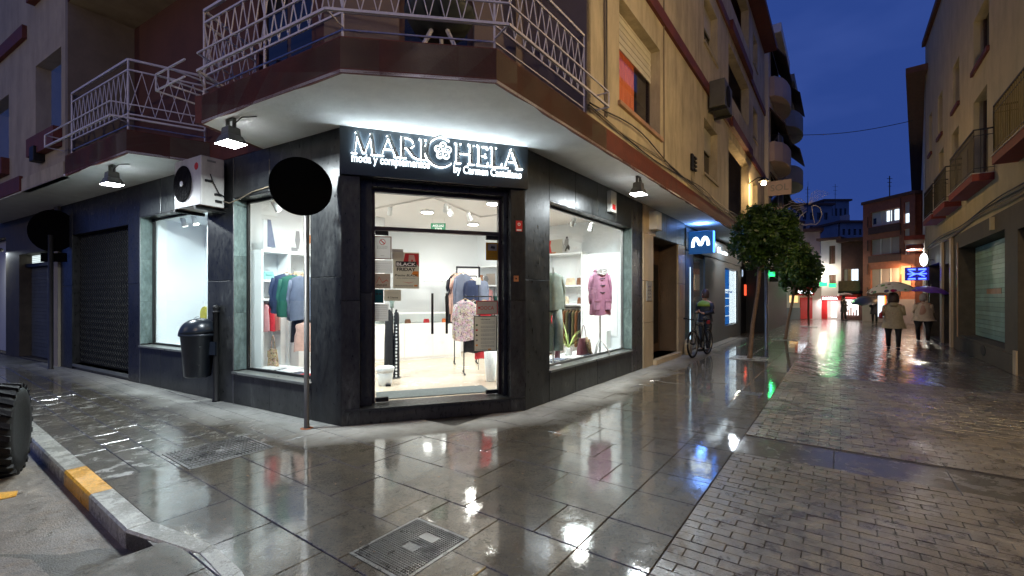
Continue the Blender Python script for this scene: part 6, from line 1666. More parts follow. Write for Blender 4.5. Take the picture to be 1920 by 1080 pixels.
# warm street lamps -------------------------------------------------
emi('bulb_warm', (1.0, .72, .32), 160)
def lantern(name_label, p, wallp, power, col=(1.0, .66, .32), glow=None):
    t = thing('street_lamp', name_label, 'street lamp', p)
    p = Vector(p); MB().tube([wallp, Vector(wallp).lerp(p, .6) + Vector((0, 0, .25)), p + Vector((0, 0, .28))], .02, 6).build('arm', 'black_metal', t, smooth=True)
    MB().lathe(p, [(.05, .30), (.17, .18), (.20, .14), (.19, .13)], 16).build('hood', 'black_metal', t, smooth=True)
    MB().lathe(p, [(.0, .0), (.06, .01), (.08, .06), (.06, .12), (0, .13)], 14).build('bulb', glow or 'bulb_warm', t, smooth=True)
    light('POINT', 'lamp_light', p + Vector((0, 0, -.06)), power, col, .08, parent=t)
    return t
sl = FU.s_at(1432, .5); pl_ = FU.P(sl, .5, FU.z_at(1432, 347, .5))
lantern('glowing warm street lamp on the far corner of the yellow building above the trees', pl_, FU.P(sl + .1, .0, pl_.z + .15), 110)
# unseen lamps added outside the view, standing in for light on the facades
rl_ = GR.P(6.8, -2.2, 5.3); lantern('unseen warm street lamp added on the right hand facade to light the street fronts', rl_, GR.P(6.8, -2.9, 5.4), 330, (1.0, .72, .38))
lantern('unseen warm street lamp added behind the viewer to light the facades', (-3.8, -4.0, 5.2), (-3.8, -5.0, 5.3), 400, (1.0, .78, .58))
lantern('unseen street lamp added far left to light the side street facade', (-13.5, 1.5, 5.0), (-14.5, 1.2, 5.1), 130, (1.0, .88, .72))
# ================================================================== BUILDING ON THE RIGHT
TO = -2.95
FO = Fr(GR.P(0, TO, 0), R, T)                      # s = r, d towards the street
ob = thing('opposite_building', 'tall yellow plastered building along the right side of the street with small balconies', 'building', GR.P(15, TO - 3, 0))
mk('plaster_right', (.48, .42, .26), .88, var=.1, scale=1.6, bmp=.35, bscale=60, dirt=.35)
r0w, r1w = FO.s_at(1884), FO.s_at(1797)
OE = 26.0
hw = [(15.8, 17.4, 7.75, 9.1), (19.2, 20.2, 7.6, 9.0), (22.0, 22.9, 7.5, 9.0), (24.3, 25.0, 7.4, 9.0), (11.5, 13.0, 7.8, 9.2)]
bd = [(10.6, 12.6, 4.75, 6.9), (16.0, 17.4, 4.75, 6.9), (19.3, 20.4, 4.75, 6.9), (21.8, 22.7, 4.75, 6.9)]
wall(FO, 3, OE, 3.55, 12.3, 0, hw + bd, 'plaster_right', ob, depth=.25)
wall(FO, 3, OE, -.05, 3.55, 0, [(r0w, r1w, .46, 3.12), (6, r0w - .9, .02, 3.0), (20.4, 21.6, .02, 2.75), (22.6, 25.2, .02, 2.9)], 'brown_stone', ob, depth=.45)
bx('rear_wall', FO, 3, OE, -.6, -.5, 0, 12.3, 'black_metal', ob); bx('roof', FO, 3, OE, -8, .12, 12.3, 12.5, 'tile_roof', ob); bx('end_wall', FO, OE - .1, OE, -8, 0, 0, 12.3, 'plaster_right', ob)
for s in (20.1, 21.75, 25.3): bx('pilaster', FO, s, s + .28, .0, .06, 0, 3.55, 'travertine', ob)
bx('pier', FO, r0w - .9, r0w - .7, .0, .03, 0, .5, 'travertine', ob); bx('plinth', FO, r0w - .7, r1w + .2, .0, .03, 0, .40, 'brown_stone', ob)
for a, b in ((r1w + .05, r1w + .12),): bx('trim', FO, a, b, .0, .02, .4, 3.3, 'travertine_dark', ob)
MB().lathe(FO.P(r0w + 1.7, .03, .27), [(.14, 0), (.13, .012), (0, .012)], 20, sx=1.8, M=Vector((T.x, T.y, 0)).to_track_quat('Z', 'Y').to_matrix()).build('vent', 'black_metal', ob)
for q in hw + bd:
    fw = bx('window', FO, q[0], q[1], -.25, -.22, q[2], q[3], 'window_dark', ob)
    bx('frame', FO, (q[0] + q[1]) / 2 - .03, (q[0] + q[1]) / 2 + .03, -.22, -.19, q[2], q[3], 'wood_brown', fw); bx('frame', FO, q[0], q[0] + .05, -.22, -.19, q[2], q[3], 'wood_brown', fw); bx('frame', FO, q[1] - .05, q[1], -.22, -.19, q[2], q[3], 'wood_brown', fw)
    if q in hw: bx('window_sill', FO, q[0] - .06, q[1] + .06, -.2, .06, q[2] - .12, q[2], 'fascia_brown', ob)
# sliding slatted shutter, teal
ts = thing('roller_shutter', 'teal slatted roller shutter closed over the shop window on the right', 'shutter', FO.P((r0w + r1w) / 2, -.4, .46))
z = .48; k = 0
while z < 3.10:
    h = .125
    bx('slat', FO, r0w + .02, r1w - .02, -.40 - .004 * (k % 2), -.37, z, min(z + h - .008, 3.11), 'shutter_teal', ts); z += h; k += 1
bx('letter_band', FO, 16.6, 18.0, -.369, -.362, 1.70, 1.84, 'travertine_dark', ts)
# balconies
mk('rail_dark', (.04, .04, .035), .5, metal=.3); mk('rail_lamplit', (.30, .24, .10), .4, metal=.5); mk('slab_red', (.22, .035, .02), .7, var=.2); mk('tile_edge', (.55, .50, .42), .5)  # gold rail tone has the lamplight on the nearest balcony put into the colour
BL = ['second nearest small balcony of the right hand building', 'third small balcony of the right hand building', 'farthest small balcony of the right hand building', 'nearest long balcony of the right hand building, cut by the picture edge']
for k, (a, b, zb) in enumerate(((15.3, 18.2, 4.39), (18.9, 20.95, 4.36), (21.3, 23.2, 4.33), (8.8, 13.55, 4.37))):
    t = thing('balcony', BL[k], 'balcony', FO.P((a + b) / 2, .2, zb), 'balconies of the right hand building')
    bx('slab', FO, a, b, .002, .38, zb, zb + .17, 'slab_red', t); bx('tile_lip', FO, a - .01, b + .01, .002, .40, zb + .171, zb + .19, 'tile_edge', t)
    zt = zb + 1.22
    for q in (((a, 0), (a, .35)), ((a, .35), (b, .35)), ((b, .35), (b, 0))):
        for z, r_ in ((zt, .022), (zb + .30, .012), (zt - .14, .010)): MB().bar(FO.P(*q[0], z), FO.P(*q[1], z), r_).build('rail', 'rail_dark', t)
        d = math.hypot(q[1][0] - q[0][0], q[1][1] - q[0][1]); N = max(2, round(d / .115))
        for j in range(N + 1):
            s_ = q[0][0] + (q[1][0] - q[0][0]) * j / N; dd = q[0][1] + (q[1][1] - q[0][1]) * j / N
            MB().bar(FO.P(s_, dd, zb + .19), FO.P(s_, dd, zt), .007 if k != 3 else .010).build('baluster', 'rail_dark' if k != 3 else 'rail_lamplit', t)
    if k != 3: bx('panel', FO, a + .9, a + 1.5, .30, .32, zb + .3, zb + 1.0, 'far_cream', t)
cb2 = thing('cable_bundle', 'thick sagging cables above the shop window on the right', 'cables', FO.P(15, .04, 3.6))
for k in range(4):
    MB().tube([FO.P(8 + .4 * i, .035 + .02 * (k % 2), 3.66 + .05 * k + .05 * math.sin(i * .35 + k * .6) + .012 * (15 - 8 - .4 * i)) for i in range(44)], .017, 5).build('cable', 'cable_tan' if k < 2 else 'cable', cb2, smooth=True)
bx('cable_clip', FO, 15.3, 15.42, .0, .07, 3.2, 3.5, 'plaster_right', cb2)
# signs at the far end of this facade
q = at(1722, 514, 0); Fs = 24.0
PF = Fr(FO.P(24.6, .05, 0), T, -R)
px_s = thing('pharmacy_sign', 'blue LED sign board with glowing lines on a dark box above the purple umbrella', 'sign', PF.P(.5, 0, 2.9))
def z_at_pf(py, s): return EYE - (py - HZ) * PF.P(s, 0, 0).y / F_PX
s0, s1 = PF.s_at(1742), PF.s_at(1697)
s0, s1 = min(s0, s1), max(s0, s1)
zt, zb = z_at_pf(502, .8), z_at_pf(526, .8)
mk('led_back', (.005, .005, .06), .4, emit=(.01, .01, .5), es=.25)
bx('casing', PF, s0, s1, -.15, 0, zb, zt, 'led_back', px_s)
emi('led_blue', (.03, .06, 1.0), 7.0)
w_ = s1 - s0; hh = zt - zb; cx = (s0 + s1) / 2; cz = (zt + zb) / 2
for a in (-1, 1):
    for y in (.34, -.38): bx('led_line', PF, cx + a * w_ * .22 - w_ * .16, cx + a * w_ * .22 + w_ * .16, .002, .02, cz + y * hh - .03, cz + y * hh + .03, 'led_blue', px_s)
    MB().plate(PF, [(cx + a * w_ * .04, cz), (cx + a * w_ * .30, cz + hh * .26), (cx + a * w_ * .34, cz + hh * .20), (cx + a * w_ * .10, cz - .02)], .002, .02).build('led_line', 'led_blue', px_s)
    MB().plate(PF, [(cx + a * w_ * .04, cz - .02), (cx + a * w_ * .30, cz - hh * .24), (cx + a * w_ * .34, cz - hh * .18), (cx + a * w_ * .10, cz + .02)], .002, .02).build('led_line', 'led_blue', px_s)
bx('led_line', PF, cx - w_ * .4, cx + w_ * .4, .002, .02, cz - .02, cz + .02, 'led_blue', px_s)
ov = thing('oval_sign', 'small glowing white oval sign projecting from the dark shopfront on the right', 'sign', at(1731, 487, 17.5))
oc = at(1731, 487, 17.5); MB().lathe(oc, [(.0, 0), (.24, .0), (.25, .03), (.24, .06), (0, .06)], 24, sx=.5, M=Vector((-.2, -1, 0)).to_track_quat('Z', 'Y').to_matrix()).build('disc', 'sign_white_soft', ov); MB().bar(oc, oc + Vector((.8, .2, 0)), .02).build('arm', 'black_metal', ov)
pll = thing('street_lamp', 'small street lamp with a white disc light beside the brick apartment block', 'street lamp', at(1711, 462, 25)); lc = at(1711, 462, 25)
MB().lathe(lc, [(.30, 0), (.26, .06), (.10, .12), (.04, .3)], 18).build('hood', 'grey_metal', pll, smooth=True); MB().lathe(lc + Vector((0, 0, -.03)), [(0, 0), (.26, .0), (.26, .025)], 18).build('diffuser', 'lamp_white', pll); MB().bar(lc + Vector((0, 0, .28)), lc + Vector((1.2, .1, .3)), .03).build('arm', 'grey_metal', pll)
light('POINT', 'lamp_light', lc + Vector((-.1, -.1, -.2)), 800, (1, .9, .75), .1, parent=pll)
# building with the big eave
aE = math.atan2(1719 - 960, F_PX); uE = Vector((math.sin(aE), math.cos(aE)))
FE = Fr(FO.P(OE + .05, 0, 0), uE, Vector((-uE.y, uE.x)))
eb = thing('eave_building', 'narrow building with a deep brown overhanging eave ending the right hand row', 'building', FE.P(8, -3, 0))
wall(FE, 0, 30, 0, 11.2, 0, [(3, 4, 5, 7), (8, 9, 5, 7), (3, 4, 8, 10), (8, 9, 8, 10)], 'far_cream', eb)
bx('eave', FE, -.8, 30, -1, .62, 11.05, 11.3, 'tile_roof', eb); bx('body', FE, 0, 30, -6, -.3, 0, 11.0, 'plaster_right', eb)
for k in range(4): bx('balcony', FE, 1 + 5 * k, 3.2 + 5 * k, 0, .7, 4.2, 4.4, 'slab_red', eb)

# ================================================================== FAR END OF THE STREET
def block(name, label, x0, y0x, x1, y1x, top0, mat, base_y0=None, depth=6, holes=(), cat='building', zt=None):
    """front wall from pixel column x0 (distance y0x) to x1 (distance y1x)"""
    p = Vector(((x0 - 960) / F_PX * y0x, y0x)); q = Vector(((x1 - 960) / F_PX * y1x, y1x)); u = (q - p).normalized(); F = Fr(p, u, Vector((u.y, -u.x)))
    h = zt if zt else EYE - (top0 - HZ) * y0x / F_PX; W = (q - p).length
    t = thing(name, label, cat, F.P(W / 2, -depth / 2, 0))
    hs = [(a * W, b * W, c * h, d * h) for a, b, c, d in holes]
    wall(F, 0, W, -.1, h, 0, hs, mat, t, depth=.2)
    bx('body', F, 0, W, -depth, -.4, -.1, h, mat, t)
    return t, F, W, h
# brick apartment block
t, F, W, h = block('apartment_block', 'brick red four storey apartment block with two lit top windows at the street end', 1618, 31, 1716, 27.5, 385, 'brick_red', holes=[(.16, .72, .80, .92), (.16, .72, .56, .69), (.16, .72, .28, .44), (.80, .90, .78, .95), (.80, .90, .54, .74), (.05, .25, .02, .17), (.35, .6, .02, .17)])
emi('room_white', (.75, .88, 1.0), 1.3); emi('room_warm', (1.0, .62, .25), 1.1)
for i, (a, b, c, d) in enumerate([(.16, .72, .80, .92), (.16, .72, .56, .69), (.16, .72, .28, .44)]):
    fr_ = bx('window_band', F, a * W, b * W, -.16, -.12, c * h, d * h, 'far_pink' if i else 'far_white', t)
    for j in range(1, 3): bx('mullion', F, (a + (b - a) * j / 3) * W - .03, (a + (b - a) * j / 3) * W + .03, -.12, -.08, c * h, d * h, 'far_white', fr_)
    if i == 0:
        for a_, b_ in ((.46, .55), (.61, .70)): bx('pane', F, a_ * W, b_ * W, -.119, -.10, .825 * h, .91 * h, 'room_white', fr_)
        bx('pane', F, .19 * W, .25 * W, -.119, -.10, .82 * h, .87 * h, 'window_dark', fr_)
    bx('sill_band', F, a * W - .1, b * W + .1, .0, .08, c * h - .5, c * h - .05, 'brick_dark', t)
for c, d, m_ in ((.78, .95, 'far_white'), (.54, .74, 'far_white')):
    w_ = bx('window', F, .80 * W, .90 * W, -.14, -.1, c * h, d * h, m_, t)
    if c > .7: bx('pane', F, .815 * W, .885 * W, -.099, -.09, .79 * h, .86 * h, 'room_white', w_)
bx('entrance_glow', F, .78 * W, .93 * W, .02, .05, .26 * h, .45 * h, 'room_warm', t)
bx('ground_floor', F, 0, W, .0, .06, 0, .19 * h, 'far_pink', t)
bx('pane', F, .36 * W, .58 * W, .061, .08, .05 * h, .16 * h, 'far_grey', t); bx('parapet', F, -.05, W + .05, -6, .1, h, h + .2, 'tile_roof', t)
for j in range(8): bx('brick_pier', F, (.745 if j % 2 else .10) * W, (.755 if j % 2 else .11) * W, .0, .04, (.2 + .1 * j) * h, (.29 + .1 * j) * h, 'brick_dark', t)
light('AREA', 'entrance_light', F.P(.85 * W, .5, .42 * h), 60, (1, .62, .3), .4, target=F.P(.7 * W, -1, .2 * h), parent=t)
vg = thing('vertical_sign', 'tall white and orange lit sign left of the flowered umbrella', 'sign', at(1651, 575, 26)); vF = Fr(at(1646, 575, 26).xy, (1, 0), (0, -1))
bx('panel', vF, 0, .30, 0, .08, .5, 1.7, 'room_white', vg); emi('orange_edge', (1, .15, .02), 3); bx('edge', vF, .30, .40, 0, .08, .5, 1.7, 'orange_edge', vg)
# dark brick house with balcony
t, F, W, h = block('brick_house', 'dark brick house with a lit balcony window between the white house and the apartment block', 1577, 33, 1618, 32, 455, 'brick_dark', holes=[(.12, .8, .45, .66), (.1, .8, .04, .27)])
for j in range(4): bx('pane', F, (.14 + .165 * j) * W, (.27 + .165 * j) * W, -.15, -.1, .46 * h, .65 * h, ['far_cream', 'wood_light', 'room_white', 'room_white'][j], t)
bx('balcony_slab', F, 0, W, .0, .7, .34 * h, .37 * h, 'black_metal', t); bx('balcony_rail', F, .02, W, .66, .69, .37 * h, .50 * h, 'wood_brown', t); bx('roof', F, -.2, W + .2, -6, .4, h, h + .25, 'tile_roof', t)
emi('shop_white_glow', (1.0, .93, .90), 1.5); emi('shop_pink_glow', (1.0, .55, .50), 1.0)
bx('shop_glow', F, .14 * W, .78 * W, -.18, -.1, .06 * h, .26 * h, 'shop_white_glow', t)
for j in range(5): bx('display', F, (.18 + .12 * j) * W, (.24 + .12 * j) * W, -.08, -.03, .06 * h, (.10 + .03 * (j % 3)) * h, ['fabric_red', 'fabric_blush', 'leather_brown', 'fabric_pink', 'fabric_black'][j], t)
bx('awning_red', F, .0, W * .9, .0, .4, .28 * h, .33 * h, 'ink_red', t)
light('AREA', 'shop_light', F.P(W * .5, .5, 1.6), 22, (1, .9, .85), .8, parent=t)
# white house with shop
t, F, W, h = block('white_house', 'white house with a brown window and a red shop front reading ROPERIA', 1539, 34.5, 1577, 33.5, 452, 'far_white', holes=[(.42, .72, .70, .93), (.42, .75, .40, .56), (.35, .80, .02, .22)])
for q in ((.42, .72, .70, .93), (.42, .75, .40, .56)): w_ = bx('window', F, q[0] * W, q[1] * W, -.15, -.1, q[2] * h, q[3] * h, 'wood_brown', t); bx('mullion', F, (q[0] + q[1]) / 2 * W - .02, (q[0] + q[1]) / 2 * W + .02, -.1, -.06, q[2] * h, q[3] * h, 'fascia_brown', w_)
bx('shop_glow', F, .36 * W, .79 * W, -.15, -.08, .02 * h, .22 * h, 'shop_pink_glow', t); bx('shop_glow', F, .50 * W, .79 * W, -.075, -.06, .02 * h, .22 * h, 'shop_white_glow', t)
bx('red_pier', F, .05 * W, .33 * W, .0, .05, 0, .24 * h, 'ink_red', t)
mk('shop_red', (.28, .018, .018), .5, emit=(1, .05, .03), es=.10)
bx('fascia', F, .0, W, .0, .15, .235 * h, .29 * h, 'shop_red', t); text('ROPERIA', F, .12 * W, .16, .245 * h, .75 * W, 'sign_white_soft', t, height=.035 * h, thick=.01, bold=.02)
bx('roof', F, -.2, W + .1, -6, .35, h, h + .18, 'tile_roof', t); 
light('AREA', 'shop_light', F.P(W * .55, .6, 1.5), 26, (1, .8, .8), .8, parent=t)
wl_ = F.P(.06 * W, .9, .62 * h); light('POINT', 'wall_light', wl_, 260, (1, .9, .7), .08, parent=t); MB().lathe(wl_, [(.10, 0), (.12, .05), (.05, .12)], 12).build('wall_lamp', 'lamp_white', t)
for k in range(2):
    ng = thing('neon_sign', ['green neon glow on the wall of the white house', 'green neon sign half hidden behind the third tree'][k], 'sign', at([1560, 1543][k], 535, 33)); c = at([1560, 1543][k], [535, 533][k], 31 - 2 * k); NF = Fr(c.xy, (1, .05), (.05, -1))
    bx('tube_panel', NF, -.22, .2, 0, .1, c.z - .12, c.z + .12, 'neon_green', ng); light('POINT', 'neon_light', c + Vector((0, -.5, -.1)), 9, (.05, 1, .25), .15, parent=ng)
# pink house behind the trees, pizza shop
t, F, W, h = block('pink_house', 'pinkish house behind the street trees', 1482, 38, 1538, 37, 437, 'far_pink', holes=[(.5, .66, .72, .88)]); bx('window', F, .5 * W, .66 * W, -.15, -.1, .72 * h, .88 * h, 'wood_brown', t); bx('roof', F, -.2, W + .2, -6, .4, h, h + .25, 'tile_roof', t)
t, F, W, h = block('pizza_shop', 'low white corner shop with a red telepizza sign seen between the tree trunks', 1470, 33, 1540, 34, 530, 'far_white', holes=[(.14, .40, .45, .66), (.44, .72, .02, .60)])
bx('window', F, .15 * W, .39 * W, -.12, -.08, .46 * h, .65 * h, 'room_warm', t); bx('plinth', F, 0, .42 * W, .0, .04, 0, .32 * h, 'far_grey', t)
bx('red_front', F, .42 * W, .74 * W, -.1, .05, .02, .60 * h, 'shop_red', t); bx('fascia', F, .28 * W, .76 * W, .051, .15, .66 * h, .88 * h, 'shop_red', t); text('telepizza', F, .31 * W, .155, .71 * h, .40 * W, 'sign_white_soft', t, height=.11 * h, thick=.01, bold=.02)
# distant dark blocks
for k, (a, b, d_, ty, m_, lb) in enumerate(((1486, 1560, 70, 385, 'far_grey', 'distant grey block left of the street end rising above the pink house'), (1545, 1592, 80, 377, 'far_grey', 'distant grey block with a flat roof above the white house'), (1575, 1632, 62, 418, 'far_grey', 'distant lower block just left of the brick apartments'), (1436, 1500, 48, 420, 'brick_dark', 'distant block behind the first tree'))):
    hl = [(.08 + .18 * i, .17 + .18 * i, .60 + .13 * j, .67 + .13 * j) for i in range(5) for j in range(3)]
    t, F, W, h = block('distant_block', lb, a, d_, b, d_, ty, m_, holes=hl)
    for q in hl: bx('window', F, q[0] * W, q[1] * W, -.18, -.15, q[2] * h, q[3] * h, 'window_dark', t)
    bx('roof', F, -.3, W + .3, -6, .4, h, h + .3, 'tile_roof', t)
    if k == 2: bx('chimney', F, .35 * W, .5 * W, -2, -1, h, h + 1.3, 'far_pink', t)
# blue-grey building after the corner building, rounded balconies with brown awnings
bb = thing('balcony_building', 'blue grey building with stacked curved balconies and brown awnings beyond the yellow one', 'building', FU.P(24, -2, 0))
BB = FU
BX0, BX1 = RE + .6, 27.5
bx('ground_floor', BB, BX0, BX1 + 2, -8, .05, 0, 3.6, 'black_metal', bb); bx('body', BB, BX0, 24.5, -8, .10, 3.6, 13.6, 'far_cream', bb); bx('body', BB, 24.5, BX1 + 2, -8, .25, 3.6, 13.0, 'building_blue', bb)
for k, z in enumerate((4.9, 7.9, 10.9)):
    for (a, b, o_, m_) in ((BX0 + .3, 24.2, .70, 'building_blue'), (25.0, BX1 + 1.5, .95, 'building_blue')):
        pts = [BB.P(a, .1, 0)] + [BB.P(a + (b - a) * i / 8, .1 + o_ * math.sin(math.pi * (i + .0) / 8) ** .35 if 0 < i < 8 else .1 + o_ * .3, 0) for i in range(9)] + [BB.P(b, .1, 0)]
        MB().prism([(p.x, p.y) for p in pts], z, z + .9).build('balcony', 'far_pink' if a < 24 else m_, bb, bevel=.02)
        mb = MB(); mb.add([BB.P(a, .12, z + 2.5), BB.P(b, .12, z + 2.5), BB.P(b, o_ + .05, z + 1.6), BB.P(a, o_ + .05, z + 1.6)], [(0, 1, 2, 3)]); o = mb.build('awning', 'awning_brown', bb); o.modifiers.new('s', 'SOLIDIFY').thickness = .04
        bx('window', BB, a + .5, b - .5, .105 if a < 24 else .255, .13 if a < 24 else .28, z + .1, z + 2.4, 'window_dark', bb)
bx('parapet', BB, BX0, 24.5, -.5, .6, 13.6, 14.0, 'far_white', bb); bx('parapet', BB, 24.5, BX1 + 2, -.5, .8, 13.0, 13.4, 'building_blue', bb)
pgs = thing('name_sign', 'small pale sign with blurred letters below the warm street lamp glow', 'sign', FU.P(20.5, .9, 6)); nF = Fr(FU.P(RE + .2, .02, 0), nR, -R)
bx('board', nF, .1, 1.0, -.08, 0, 6.15, 6.8, 'far_pink', pgs); text('SOL', nF, .2, .003, 6.35, .7, 'ink_grey', pgs, height=.28, thick=.01, bold=.01)

# cable across the street and festive wire flower
cs_ = thing('overhead_cable', 'thin dark cable spanning the street against the dusk sky', 'cable', at(1590, 245, 24))
a, b = at(1440, 252, 22), at(1712, 226, 22.5); MB().tube([a.lerp(b, i / 16) - Vector((0, 0, .28 * math.sin(math.pi * i / 16))) for i in range(17)], .016, 5).build('cable', 'cable', cs_, smooth=True)
xm = thing('wire_decoration', 'unlit white wire flower decoration hanging over the street beyond the first tree', 'decoration', at(1520, 405, 20)); mk('wire_white', (.55, .52, .5), .5)
def W_(x, y): return at(x, y, 20 + .002 * (x - 1500))
MB().tube([W_(*p) for p in ((1512, 396), (1501, 405), (1496, 414), (1500, 419), (1510, 422), (1520, 420), (1530, 421), (1537, 415), (1541, 402), (1538, 390), (1530, 385), (1524, 386))], .022, 6).build('petal', 'wire_white', xm, smooth=True)
MB().tube([W_(*p) for p in ((1522, 386), (1524, 402), (1527, 418))], .014, 6).build('stem', 'wire_white', xm)
for k in range(7):
    a = math.pi * (.55 + .16 * k); MB().tube([W_(1512 + 6 * math.cos(a), 386 - 4 * math.sin(a)), W_(1508 + 20 * math.cos(a) - 4, 384 - 12 * math.sin(a)), W_(1502 + 34 * math.cos(a + .1), 390 - 18 * math.sin(a + .2))], .009, 5).build('petal', 'wire_white', xm)
for k in range(6):
    a = .3 + .25 * k; MB().tube([W_(1516, 384), W_(1522 + 18 * math.cos(a), 374 - 12 * math.sin(a)), W_(1532 + 24 * math.cos(a), 366 - 10 * math.sin(a))], .008, 5).build('petal', 'wire_white', xm)
MB().bar(W_(1515, 340), W_(1515, 386), .006).build('wire', 'cable', xm)
for px, ty, y_ in ((1668, 330, 31), (1514, 350, 60), (1566, 345, 70)):
    an = thing('roof_aerial', {1668: 'thin television aerial above the brick apartment block', 1514: 'distant aerial on the roof behind the wire flower', 1566: 'distant aerial right of the wire flower'}[px], 'aerial', at(px, 400, y_)); MB().bar(at(px, 400, y_), at(px, ty, y_), .03).build('mast', 'cable', an)
    for j in range(3): MB().bar(at(px - 5 + j, ty + 5 + 7 * j, y_), at(px + 5 - j, ty + 5 + 7 * j, y_), .02).build('rod', 'cable', an)

# ================================================================== TREES
def tree(px, py, ctop, cbot, rx, label, lean=.0, n=5200, leaf=.05, group='round clipped orange trees along the left pavement', seed=1, cxo=0):
    rg = random.Random(seed); c = gp(px, py); Y = c.y
    zt, zb = EYE - (ctop - HZ) * Y / F_PX, EYE - (cbot - HZ) * Y / F_PX; R_ = rx * Y / F_PX; cz = (zt + zb) / 2; H_ = (zt - zb) / 2
    t = thing('street_tree', label, 'tree', (c.x, c.y, 0), group)
    top = Vector((c.x + lean, c.y, zb + .25)); cc = Vector((c.x + lean + cxo, c.y, cz))
    MB().tube([(c.x, c.y, -.02), (c.x + .02, c.y, .1), (c.x + lean * .35, c.y + .02, zb * .4), (c.x + lean * .8, c.y, zb * .8), top], [.075, .055, .05, .046, .05], 10).build('trunk', 'bark', t, smooth=True)
    for k in range(6):
        a = k * 1.05 + rg.random(); e = cc + Vector((math.cos(a) * R_ * .6, math.sin(a) * R_ * .6, rg.uniform(-.2, .5) * H_)); m_ = top.lerp(e, .5) + Vector((0, 0, -.08))
        MB().tube([top - Vector((0, 0, .15)), m_, e], [.032, .022, .01], 6).build('limb', 'bark', t, smooth=True)
    lobes = [(cc + Vector((math.cos(a) * R_ * .5 * b, math.sin(a) * R_ * .5 * b, H_ * z)), R_ * s) for a, b, z, s in [(rg.uniform(0, 6.28), rg.uniform(.3, 1), rg.uniform(-.55, .55), rg.uniform(.5, .68)) for _ in range(11)]]
    vs, fs = [], []
    clumps = []
    for (lc, lr) in lobes:
        for _ in range(34):
            d = Vector((rg.gauss(0, 1), rg.gauss(0, 1), rg.gauss(0, 1))).normalized(); clumps.append((lc + Vector((d.x, d.y, d.z * H_ / R_ * 1.0)) * lr * rg.uniform(.72, 1.05), d))
    for i in range(n):
        p, d = clumps[rg.randrange(len(clumps))]
        p = p + Vector((rg.gauss(0, .07), rg.gauss(0, .07), rg.gauss(0, .07))) * (R_ / .9)
        q = Vector(((p.x - cc.x) / R_, (p.y - cc.y) / R_, (p.z - cc.z) / H_))
        if q.length > 1.12: p = cc + Vector((q.x * R_, q.y * R_, q.z * H_)) / q.length * rg.uniform(.95, 1.10)
        u = Vector((rg.gauss(0, 1), rg.gauss(0, 1), rg.gauss(0, .7))).normalized(); v = u.cross(d + Vector((rg.gauss(0, .4), rg.gauss(0, .4), rg.gauss(0, .4))))
        if v.length < .1: continue
        v.normalize(); l_ = leaf * rg.uniform(.7, 1.3); k = len(vs)
        vs += [p - u * l_, p - v * l_ * .42 + u * .1 * l_, p + u * l_, p + v * l_ * .42 + u * .1 * l_]; fs.append((k, k + 1, k + 2, k + 3))
    MB().add(vs, fs).build('crown', 'leaf', t)
    bx('tree_pit', GR, c.dot(R) - .42, c.dot(R) + .42, c.dot(T) - .42, c.dot(T) + .42, -.02, .012, 'kerb_stone', t)
    return t
tree(1405, 672, 382, 515, 57, 'nearest round clipped orange tree on the left pavement beyond the phone shop', lean=.28, n=15000, leaf=.058, seed=3, cxo=.10)
tree(1472, 637, 452, 548, 38, 'second round orange tree partly behind the nearest one', lean=.35, n=10000, leaf=.075, seed=5, cxo=.10)
tree(1516, 612, 470, 552, 30, 'third round orange tree, smallest and darkest, in front of the pizza shop', lean=.0, n=3800, leaf=.11, seed=9)

# ================================================================== PEOPLE
def skin(name, joints, edges, mat, parent, sub=2, root=0):
    me = bpy.data.meshes.new(name); me.from_pydata([j[0] for j in joints], edges, []); me.update()
    o = bpy.data.objects.new(name, me); COL.objects.link(o)
    o.modifiers.new('skin', 'SKIN'); o.modifiers.new('sub', 'SUBSURF').levels = sub
    sv = me.skin_vertices[0].data
    for i, j in enumerate(joints):
        r = j[1]; sv[i].radius = (r, r) if isinstance(r, (int, float)) else r
        sv[i].use_root = i == root
    o.modifiers['sub'].render_levels = sub
    dg = bpy.context.evaluated_depsgraph_get(); m2 = bpy.data.meshes.new_from_object(o.evaluated_get(dg))
    bpy.data.objects.remove(o)
    m2.materials.clear(); m2.materials.append(MATS[mat])
    for p in m2.polygons: p.use_smooth = True
    o = bpy.data.objects.new(name, m2); COL.objects.link(o); attach(o, parent); return o
for nm, c, r_ in (('coat_beige', (.44, .36, .22), .7), ('coat_pale', (.52, .44, .33), .7), ('trousers_black', (.012, .012, .014), .7), ('hair_brown', (.05, .025, .018), .55), ('hair_grey', (.30, .28, .27), .6), ('bag_red', (.34, .02, .025), .45), ('uniform_dark', (.012, .016, .03), .6), ('hi_vis', (.26, .38, .05), .6), ('shoe_white', (.6, .6, .6), .5), ('coat_dark', (.02, .018, .02), .7)):
    mk(nm, c, r_, var=.15, scale=16, bmp=.3, bscale=90)
